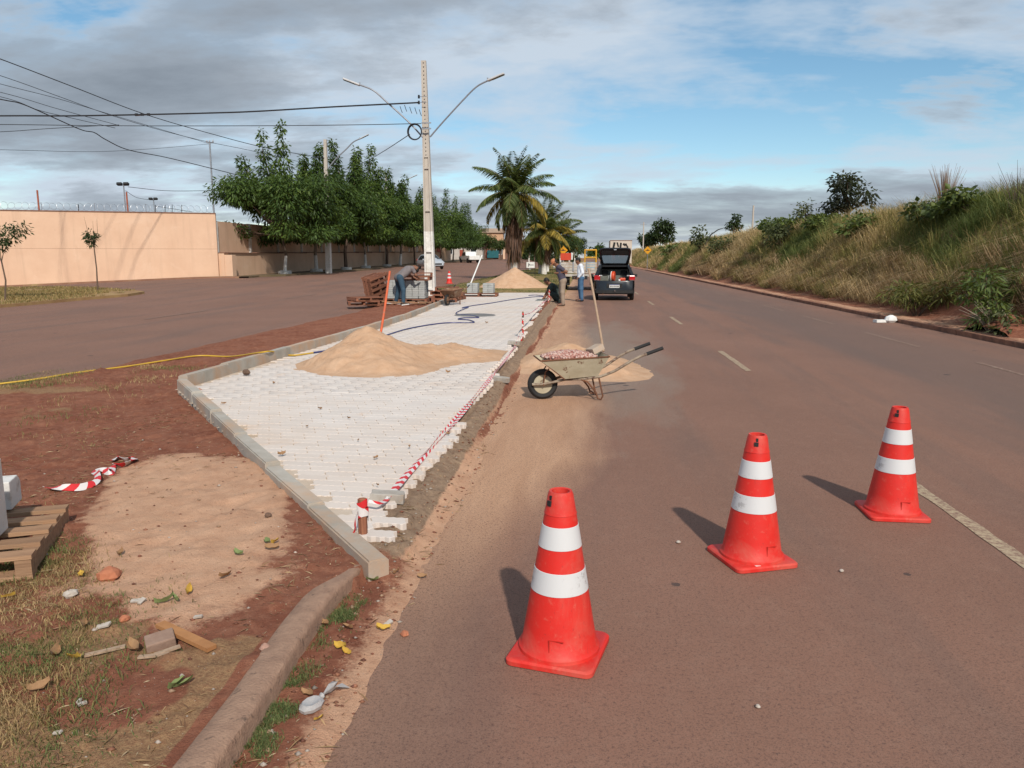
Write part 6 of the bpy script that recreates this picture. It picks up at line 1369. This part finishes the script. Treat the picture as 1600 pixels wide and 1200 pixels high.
def house(label, px, Y, w_, h, dp, wall, roof, teal=False):
    p = at(px, 405, Y); z = hg1(p.x, Y); r = thing('house', label, 'house', (p.x, Y, z), R(4), 'houses at the end of the side road')
    MB().box((0, dp/2, h/2-.1), (w_, dp, h+.2)).build('wall', wall, r)
    rf = MB().add([(-w_/2-.4, -.5, h), (w_/2+.4, -.5, h), (w_/2+.4, dp+.4, h), (-w_/2-.4, dp+.4, h), (-w_/2-.4, dp/2, h+1.3), (w_/2+.4, dp/2, h+1.3)], [(0, 1, 5, 4), (2, 3, 4, 5), (0, 4, 3), (1, 2, 5), (3, 2, 1, 0)]).build('roof', roof, r)
    for x in (-w_*.3, w_*.28):
        wi = MB().box((x, -.03, h*.55), (1.4, .08, 1.2)).build('window', MT['white'], r); MB().box((x, -.08, h*.55), (1.2, .03, 1.0)).build('pane', glass, wi)
    d = MB().box((0, -.04, 1.05), (1.0, .1, 2.1)).build('door', redm, r); MB().box((.35, -.11, 1.05), (.06, .05, .16)).build('handle', MT['steel'], d)
    if teal: MB().box((w_*.12, -.55, 1.15), (2.6, .6, 1.7)).build('shutter_box', simple('teal_paint', (.02, .12, .14), None, 3, .7), r); MB().box((w_*.40, -.4, 1.3), (.5, .5, 2.6)).build('pier', peach, r)
tile = simple('clay_tiles', (.34, .15, .09), (.25, .11, .07), 2, .9, .5, 6)
house('low house with a teal front under the clipped hedge trees', 763, 176, 9, 3.0, 7, simple('brown_wall', (.22, .12, .09), None, 2, .9), tile, True)
house('orange building rising above the clipped hedge trees', 768, 215, 6.5, 7.2, 7, simple('orange_wall', (.55, .33, .20), None, 2, .9), simple('flat_roof', (.40, .28, .20), None, 2, .9))
house('pale house hidden behind the street trees', 722, 168, 9, 3.2, 7, simple('pale_wall', (.5, .45, .40), None, 2, .9), tile)
# --- posts inside the compound
def post(label, px, pyb, pyt, Y, r_, mat, top=None, cat='post'):
    a = at(px, pyb, Y); b = at(px, pyt, Y); a = Vector((b.x, b.y, hg1(b.x, b.y))); t = thing('yard_pole' if top else 'yard_post', label, cat, a, 0, 'posts behind the peach wall'); MB().tube([(0, 0, 0), b-a], r_, 7).build('shaft', mat, t, True)
    if top == 'flood':
        MB().bar(b-a+Vector((-.45, 0, -.1)), b-a+Vector((.45, 0, -.1)), .05, .05).build('cross_bar', MT['greysteel'], t)
        for s in (-1, 1): MB().box(b-a+Vector((s*.30, -.1, .02)), (.42, .25, .20), m=Matrix.Rotation(R(-25), 3, 'X')).build('floodlight', MT['black'], t)
    if top == 'bracket':
        MB().bar(b-a+Vector((-.25, 0, -.05)), b-a+Vector((.35, 0, -.05)), .08, .10).build('cross_bar', MT['greysteel'], t)
        for x in (-.25, 0, .3): MB().lathe([(.04, -.1), (.07, 0), (.04, .14)], 8, b-a+Vector((x, 0, .05))).build('insulator', MT['greysteel'], t)
    return t
post('rusty red post rising behind the peach wall beside the young tree', 58, 345, 297, 60, .07, MT['redpost'])
post('tall floodlight pole behind the peach wall', 193, 345, 288, 64, .05, MT['steel'], 'flood', 'floodlight pole'); post('red brown post next to the tall floodlight pole', 197.5, 345, 300, 64, .07, MT['redpost'])
post('small distant floodlight pole behind the peach wall', 240, 345, 311, 88, .05, MT['steel'], 'flood', 'floodlight pole'); post('very tall thin utility pole behind the first street tree', 327.5, 345, 222, 66, .075, MT['steel'], 'bracket', 'utility pole')
post('dark slanted post among the razor wire', 122, 340, 319, 60, .035, MT['black'])
rl = thing('yard_railing', 'thin metal railing seen through the razor wire', 'railing', at(243, 330, 70)); b0 = at(243, 330, 70)
for px in (243, 258, 269, 284): MB().tube([at(px, 335, 70)-b0, at(px, 320, 70)-b0], .03, 5).build('upright', MT['black'], rl)
MB().tube([at(243, 322, 70)-b0, at(300, 331, 70)-b0], .02, 5).build('rail', MT['black'], rl)
# --- overhead cables
def cable(label, pts, Y0, Y1, r_, twist=False):
    n = len(pts); P = [at(x, y, Y0+(Y1-Y0)*((x-pts[0][0])/(pts[-1][0]-pts[0][0]))) for x, y in pts]; P = smooth_path(P, 8); c = P[0]; o = MB().tube([p-c for p in P], r_, 6).build('overhead_cable', MT['cable'], None, True); o.location = c; tag(o, label, 'cable', 'overhead cables'); return o
cable('thick black cable strung level to the insulators of the concrete lamp post', [(-260, 184), (0, 181), (110, 181), (225, 179), (330, 176.5), (400, 174), (520, 167), (640, 161), (654, 160)], 31, PY-.1, .030)
cable('thin level cable running to the strap below the lamp post insulators', [(-260, 193), (0, 194.5), (180, 196.5), (400, 196.5), (560, 195), (658, 193)], 31, PY-.1, .014)
cable('black cable slanting down to the second lamp post', [(-200, 20), (0, 92), (110, 134), (225, 178), (330, 209), (420, 232), (507, 247)], 22, 60.4, .024)
cable('heavy kinked black cable drooping into the first street tree', [(-180, 118), (0, 155), (30, 161), (60, 173), (125, 202), (147, 207), (165, 218), (200, 234), (260, 246), (330, 263), (385, 277)], 22, 54, .026)
for k, (pts, lab) in enumerate((([(-200, 55), (0, 118), (90, 150), (170, 179), (250, 203), (322, 221), (400, 237), (507, 262)], 'thin cable passing the very tall utility pole towards the second lamp post'), ([(-200, 75), (0, 131), (90, 154), (170, 178), (322, 223)], 'thin cable crossing close under the slanting black cable'), ([(-200, 100), (0, 144), (90, 170), (186, 196)], 'thin cable ending at the level cable'), ([(-200, 112), (0, 151), (60, 172), (110, 184), (180, 200)], 'lower of the thin cables ending at the level cable'), ([(-200, 214), (0, 206), (60, 202), (125, 198), (186, 195)], 'faint cable rising to the splice on the level cable'), ([(-200, 233), (0, 234), (140, 237), (230, 233), (326, 225)], 'faint low cable reaching the very tall utility pole'))):
    cable(lab, pts, 26, 60 if k in (0, 1, 5) else 33, .016 if k < 2 else .012)
cable('stay cable running down from the cable coil to the street trees', [(640, 210), (600, 236), (570, 253), (540, 265)][::-1], 58, PY-.2, .018)
cable('sagging wire between the floodlight pole and the tall utility pole', [(200, 292), (260, 298), (328, 298)], 64, 66, .022); cable('wire linking the two floodlight poles behind the wall', [(196, 298), (215, 309), (240, 313)], 64, 88, .02)
sp1 = thing('cable_splice', 'dark splice clamp where the slanting and level cables cross', 'cable clamp', at(222, 179, 32)); 
for x in (-.25, .0, .28): MB().box((x, 0, .0), (.12, .05, .10)).build('clamp', MT['cable'], sp1)
MB().tube([(-.3, 0, -.03), (.3, 0, .0)], .03, 6).build('bar', MT['rust'], sp1)
# --- road signs
ye = simple('sign_yellow', (.66, .30, .01), (.58, .26, .015), 3, .6)
def hump_sign(label, px, py, Y, z0):
    c = at(px, py, Y); s = thing('warning_sign', label, 'road sign', (c.x, Y, z0), 0, 'yellow hump warning signs'); h = c.z-z0; a = .46
    MB().tube([(0, .05, -.1), (0, .05, h+.3)], .04, 8).build('post', MT['greysteel'], s, True)
    pl_ = MB().add([(x, y, h+z) for y in (-.01, .02) for x, z in ((a*1.2, 0), (0, a*1.2), (-a*1.2, 0), (0, -a*1.2))], [(3, 2, 1, 0), (4, 5, 6, 7), (0, 1, 5, 4), (1, 2, 6, 5), (2, 3, 7, 6), (3, 0, 4, 7)]).build('panel', ye, s)
    hp = [(-.33, -.07), (.33, -.07), (.30, -.02), (.16, .0), (.10, .09), (0, .12), (-.10, .09), (-.16, .0), (-.30, -.02)]; n = len(hp)
    MB().add([(x, -.016, h+z) for x, z in hp]+[(x, -.009, h+z) for x, z in hp], [tuple(range(n))]+[(i, i+n, (i+1) % n+n, (i+1) % n) for i in range(n)]).build('hump_symbol', MT['black'], pl_)
hump_sign('yellow diamond hump sign on the median above the red board', 880, 391, 94, .1); hump_sign('yellow diamond hump sign at the foot of the embankment', 1012, 391, 110, .15)
rs_ = thing('red_sign', 'red orange signboard on posts below the median hump sign', 'sign', (at(884, 401, 90).x, 90, .1)); h = at(884, 401, 90).z-.1
MB().box((0, 0, h), (1.2, .05, .80)).build('board', simple('sign_red', (.60, .07, .03), (.5, .055, .03), 3, .6), rs_); MB().box((.72, .02, h+.05), (.16, .03, .8)).build('side_strip', MT['white'], rs_)
for x in (-.5, .5): MB().tube([(x, .06, 0), (x, .06, h+.35)], .04, 6).build('post', MT['greysteel'], rs_)
bs = at(829, 414, 62); ws = thing('board_sign', 'white board with a black arrow mark on a thin black frame on the lawn', 'sign', (bs.x, 62, .1)); h = bs.z-.1
MB().box((0, 0, h), (.66, .03, .46)).build('board', MT['white'], ws)
MB().box((-.17, -.018, h), (.05, .006, .26)).box((.06, -.018, h+.0), (.36, .006, .045)).box((-.09, -.018, h+.03), (.05, .006, .12)).build('arrow_mark', MT['black'], ws)
for x in (-.36, .36): MB().box((x, .0, h*.5+.12), (.03, .03, h+.24)).build('frame_post', MT['black'], ws)
for z in (h-.28, h-.62): MB().box((-.3, .0, z), (1.4, .025, .025)).build('frame_rail', MT['black'], ws)
MB().box((-.95, .0, h*.5+.1), (.03, .03, h+.2)).build('frame_post', MT['black'], ws)
# --- utility poles on the embankment
for px, pyt, Y, lab in ((1005, 347, 165, 'grey utility pole on the embankment before the large dark tree'), (1174.5, 321, 72, 'bare post standing on the embankment crest')):
    x = xat(px, Y); t = at(px, pyt, Y); z = em1(x, Y); q = thing('utility_pole', lab, 'utility pole', (x, Y, z)); MB().tube([(0, 0, -.2), (0, 0, t.z-z)], [.16 if Y > 100 else .09, .11 if Y > 100 else .075], 8).build('shaft', MT['poleconc'], q, True)
    MB().bar((-.7 if Y > 100 else -.1, 0, t.z-z-.5), (.7 if Y > 100 else .1, 0, t.z-z-.5), .12, .10).build('cross_arm', MT['greysteel'], q)

# ================================================================== litter and small things on the ground
def gz(px, py):
    p = gp(px, py, .08)
    if p.x > -1.16: p = gp(px, py, .015); z = max(mz(p.x, p.y), 0.0)
    else: z = mz(p.x, p.y)
    return Vector((p.x, p.y, z))
LC = dict(yellow=((.55, .36, .06), (.45, .26, .05)), brown=((.34, .20, .10), (.26, .14, .07)), green=((.20, .24, .09), (.14, .18, .07)), straw=((.46, .33, .19), (.38, .26, .14)))
LM = {k: simple(k+'_dead_leaf', a, b, 30, .8, .3, 60) for k, (a, b) in LC.items()}
def leaf(px, py, kind, L, label, grp, paved=False):
    L *= .85
    p = gz(px, py) if not paved else gp(px, py, .142); rs = random.Random(px*13+py); n = 7; vs = []; w_ = L*rs.uniform(.32, .48); cu = rs.uniform(.15, .45)
    for i in range(n):
        t = i/(n-1); ww = w_*math.sin(math.pi*min(.97, .06+t*.94))**.8; z = .012+L*cu*(t-.5)**2*1.6
        for e in (-1, 0, 1): vs.append(((t-.5)*L, e*ww*.5, z+(.018 if e else 0)*(1+.5*e)*L/.1+.004*rs.uniform(-1, 1)))
    m = len(vs); vs2 = vs+[(x, y, z-.0012) for x, y, z in vs]
    fs = [(3*i+k, 3*i+3+k, 3*i+4+k, 3*i+1+k) for i in range(n-1) for k in range(2)]; fs += [(m+a, m+d, m+c, m+b) for a, b, c, d in fs]
    o = MB().add(vs2, fs).build('fallen_leaf', LM[kind], None, True); o.location = (p.x, p.y, p.z); o.rotation_euler = (rs.uniform(-.2, .2), rs.uniform(-.2, .2), rs.uniform(0, 6.28)); tag(o, label, 'leaf', grp)
for px, py, k, L in ((14, 935, 'yellow', .07), (126, 901, 'yellow', .07), (296, 928, 'yellow', .09), (598, 984, 'yellow', .075), (534, 1016, 'yellow', .08), (541, 1024, 'yellow', .06), (430, 856, 'yellow', .08), (118, 1031, 'yellow', .10), (498, 1131, 'yellow', .06)):
    leaf(px, py, k, L, 'curled yellow fallen leaf on the earth beside the old kerb', 'yellow leaves on the ground')
for px, py, L in ((87, 1026, .10), (424, 864, .09), (480, 1090, .07), (208, 1020, .11), (134, 985, .08), (62, 1085, .09), (350, 905, .1), (620, 902, .06), (505, 960, .07), (190, 870, .07), (545, 985, .08), (660, 900, .06)):
    leaf(px, py, 'brown', L, 'dry brown fallen leaf on the earth', 'brown leaves on the ground')
for px, py, L in ((258, 944, .10), (272, 940, .09), (275, 1076, .10), (288, 1072, .09), (372, 872, .08), (583, 912, .08), (418, 855, .08)):
    leaf(px, py, 'green', L, 'grey green wilted leaf lying on the earth', 'green leaves on the ground')
for px, py, L in ((440, 712, .08), (588, 717, .05), (500, 640, .07), (545, 655, .06), (350, 632, .06), (700, 583, .09), (665, 560, .1), (760, 505, .1), (640, 700, .05), (700, 680, .05), (480, 668, .05), (428, 600, .07), (560, 690, .04), (590, 760, .04)):
    leaf(px, py, 'brown', L, 'dry brown leaf blown onto the white paving', 'leaves on the paving', True)
def stone(label, px, py, s, mat, name='stone', grp=None, seed=0, paved=None):
    p = gz(px, py) if paved is None else gp(px, py, paved); rs = random.Random(px+py*7+seed); mb = MB(); vs = []; n = 9; prof = [(.55, -.35), (1.0, .05), (.82, .45), (.35, .68)]
    for r_, z in prof:
        for k in range(n): a = 2*math.pi*k/n; q = r_*rs.uniform(.8, 1.15); vs.append((q*math.cos(a)*s*.5, q*math.sin(a)*s*.42, (z+rs.uniform(-.08, .08))*s*.5))
    fs = [(i*n+k, i*n+(k+1) % n, (i+1)*n+(k+1) % n, (i+1)*n+k) for i in range(3) for k in range(n)]+[tuple(3*n+k for k in range(n)), tuple(range(n-1, -1, -1))]
    o = mb.add(vs, fs).build(name, mat); o.location = (p.x, p.y, p.z+s*.12); o.rotation_euler = (0, 0, rs.random()*6); tag(o, label, 'stone', grp or 'stones on the earth')
pink = simple('pink_stone', (.42, .25, .19), (.34, .19, .14), 20, .95, .4, 60); dkst = simple('brown_stone', (.16, .095, .065), (.11, .07, .05), 20, .95, .4, 60); whst = simple('white_chip', (.48, .43, .38), (.38, .31, .25), 20, .9, .3, 60); brickm = simple('orange_brick', (.45, .17, .09), (.36, .13, .07), 20, .95, .4, 60)
stone('pink stone on the earth left of the old kerb', 414, 1018, .055, pink); stone('dark brown stone on the sandy patch', 419, 814, .055, dkst); stone('orange clay lump at the border of the sandy patch', 170, 904, .13, brickm); stone('pale stone against the left corner of the new kerb', 308, 617, .20, pink); stone('orange brick ball in the dry grass', 195, 971, .055, brickm); stone('grey white stone in the left grass', 111, 938, .07, whst)
stone('brown brick fragment lying on the white paving by the left kerb', 385, 584, .13, dkst, paved=.165); stone('orange stone at the asphalt edge', 632, 988, .045, brickm); stone('small pale pebble on the asphalt beside the sticker cone', 1060, 848, .03, whst, paved=.004); stone('pale pebble on the asphalt between two cones', 1315, 893, .028, whst, paved=.004); stone('small stone on the open asphalt in front of the cones', 1184, 1105, .022, whst, paved=.004)
o = MB().box((0, 0, .03), (.115, .085, .045)).build('brick_piece', simple('dusty_brick', (.30, .20, .15), (.24, .15, .11), 10, .95, .4, 40), None, False, .006); p = gz(252, 1008); o.location = p; o.rotation_euler = (R(8), R(-6), R(35)); tag(o, 'dusty grey brown brick piece beside the orange wooden slat', 'brick')
o = MB().bar((-.185, 0, .02), (.185, .01, .035), .045, .018).build('timber_strip', simple('orange_wood', (.42, .20, .08), (.33, .15, .06), 8, .8, .3, 30)); p = gz(288, 1002); o.location = p; o.rotation_euler = (0, R(3), R(-30)); tag(o, 'orange brown wooden slat lying on the earth', 'wood strip')
for k, (px, py, L, a) in enumerate(((165, 1022, .15, 30), (240, 1028, .12, 10), (262, 1022, .10, 40))):
    o = MB().bar((-L/2, 0, .012), (L/2, 0, .02), .022, .008).build('wood_chip', MT['palewood']); p = gz(px, py); o.location = p; o.rotation_euler = (0, 0, R(a)); tag(o, ('long pale wood chip in the dry grass', 'pale wood splinter under the brick piece', 'short wood splinter touching the brick piece')[k], 'wood chip', 'wood chips')
for k, (px, py, L) in enumerate(((213, 944, .05), (222, 946, .045), (163, 988, .06), (310, 967, .04), (128, 1099, .032), (124, 1095, .026), (90, 1142, .03), (607, 974, .05))):
    o = MB().prism([(-L/2, -L*.2), (L*.45, -L*.26), (L/2, L*.12), (-L*.4, L*.25)], 0, .008).build('white_shard', whst); p = gz(px, py); o.location = (p.x, p.y, p.z+.008); o.rotation_euler = (R(random.uniform(-15, 15)), R(random.uniform(-15, 15)), random.random()*6); tag(o, 'white tile or paper shard lying on the ground by the old kerb', 'shard', 'white shards on the ground')
# knotted plastic bag in the gutter
pbag = gp(505, 1095, .015); bg_ = thing('plastic_bag', 'small knotted clear plastic bag lying in the gutter', 'plastic bag', pbag, R(65))
t_ = NT('thin_plastic'); t_.bump(t_.noise(28, 4, .7), .8, .01); t_.fin((.40, .38, .37), .45, .3); t_.b.inputs['Transmission Weight'].default_value = .12; plm = t_.m
bg_.scale = (1.35,)*3
MB().lathe([(.004, .016), (.018, .020), (.030, .024), (.041, .014), (.038, .004), (.015, 0)], 9, (-.045, 0, 0), squash=.72).build('pouch', plm, bg_, True)
for s in (-1, 1): MB().add([(-.005, 0, .018), (.035, s*.012, .03), (.075, s*.035, .012), (.070, s*.008, .022), (.03, s*.002, .012), (-.005, 0, .016)], [(0, 1, 3, 4), (1, 2, 3), (4, 3, 1, 0)]).build('ear', plm, bg_)
MB().lathe([(.004, -.008), (.010, 0), (.004, .008)], 8, (-.004, 0, .018), 'X').build('knot', plm, bg_, True)
# white bag by the far kerb
wbp = gp(1383, 501, .05); wb_ = thing('litter_bag', 'crumpled white litter bag against the roadside kerb', 'litter', (8.12, wbp.y, .0)); stm = MT['white']
MB().lathe([(.10, 0), (.17, .06), (.14, .15), (.04, .20)], 9, squash=.7).build('bag', stm, wb_); MB().box((-.28, 0, .04), (.30, .16, .07), .3).build('flap', stm, wb_)
mnd = sand_pile('soil_mound', 'low brown earth mound on the verge at the foot of the embankment', [(9.25, 17.6, .42, .7), (9.0, 16.9, .25, .6), (9.5, 18.6, .3, .7)], .08, 8.6, 10.6, 15.8, 20.2, .07, 'soil')
# pebbles, clods and twigs that nobody would count
def pebbles():
    n = 3600; x = np.where(rng.random(n) < .45, -1.15+.42*rng.random(n), -4.5+3.2*rng.random(n)); y = 1.7+rng.random(n)**1.6*8; k = ~inpoly(x, y, PAVE) & ~((y < 3.8) & (x > -1.36) & (x < -1.14)); x, y = x[k], y[k]; n = len(x)
    z = median_z(x, y)[0]; ok = z > -.004; x, y, z = x[ok], y[ok], z[ok]; n = len(x)
    base = nrm(np.array([(0, 0, 1), (1, 0, .1), (0, 1, 0), (-1, 0, -.1), (0, -1, .1), (0, 0, -.6)], float)); tri = np.array([(0, 1, 2), (0, 2, 3), (0, 3, 4), (0, 4, 1), (5, 2, 1), (5, 3, 2), (5, 4, 3), (5, 1, 4)])
    s = .003+.011*rng.random(n)**3; V = base[None]*(1+.5*(rng.random((n, 6, 1))-.5))*s[:, None, None]*np.array([1.2, .9, .7])+np.stack([x, y, z+s*.3], -1)[:, None]
    o = link('pebbles', npmesh('pebbles', V.reshape(-1, 3), None, (tri[None]+6*np.arange(n)[:, None, None]).reshape(-1, 3), MT['leaf'], False, {'col': np.repeat(pick([(.34, .15, .09), (.28, .11, .07), (.46, .30, .20), (.5, .42, .36), (.22, .09, .06)], n), 6, 0)})); tag(o, 'scattered pebbles and clay crumbs on the earth and in the gutter', 'pebbles', None, 'stuff')
    # fine straw, stalks and twigs lying flat
    n = 15000; x = -4.8+4.0*rng.random(n); y = 1.7+rng.random(n)**1.4*6.5; f = fbm(x*1.4+9, y*1.4, 3); k = ~inpoly(x, y, PAVE) & (rng.random(n) < np.clip((f-.38)*3.2, .05, 1)*np.where(median_z(x, y)[1] > .5, .12, 1)) & ~((y < 3.8) & (x > -1.36) & (x < -1.14)); x, y = x[k], y[k]; n = len(x); z = median_z(x, y)[0]+.004
    a = rng.random(n)*6.283; D = np.stack([np.cos(a), np.sin(a), rng.normal(.05, .12, n)], -1); o = link('straw_litter', leaf_mesh('straw_litter', np.stack([x, y, z], -1), D, .025+.075*rng.random(n)**2, .0035+.003*rng.random(n), pick([(.42, .29, .16), (.34, .21, .11), (.24, .13, .08), (.50, .38, .24)], n), 'grass', .05)); tag(o, 'dry straw and twig bits scattered over the red earth', 'straw', None, 'stuff')
pebbles()
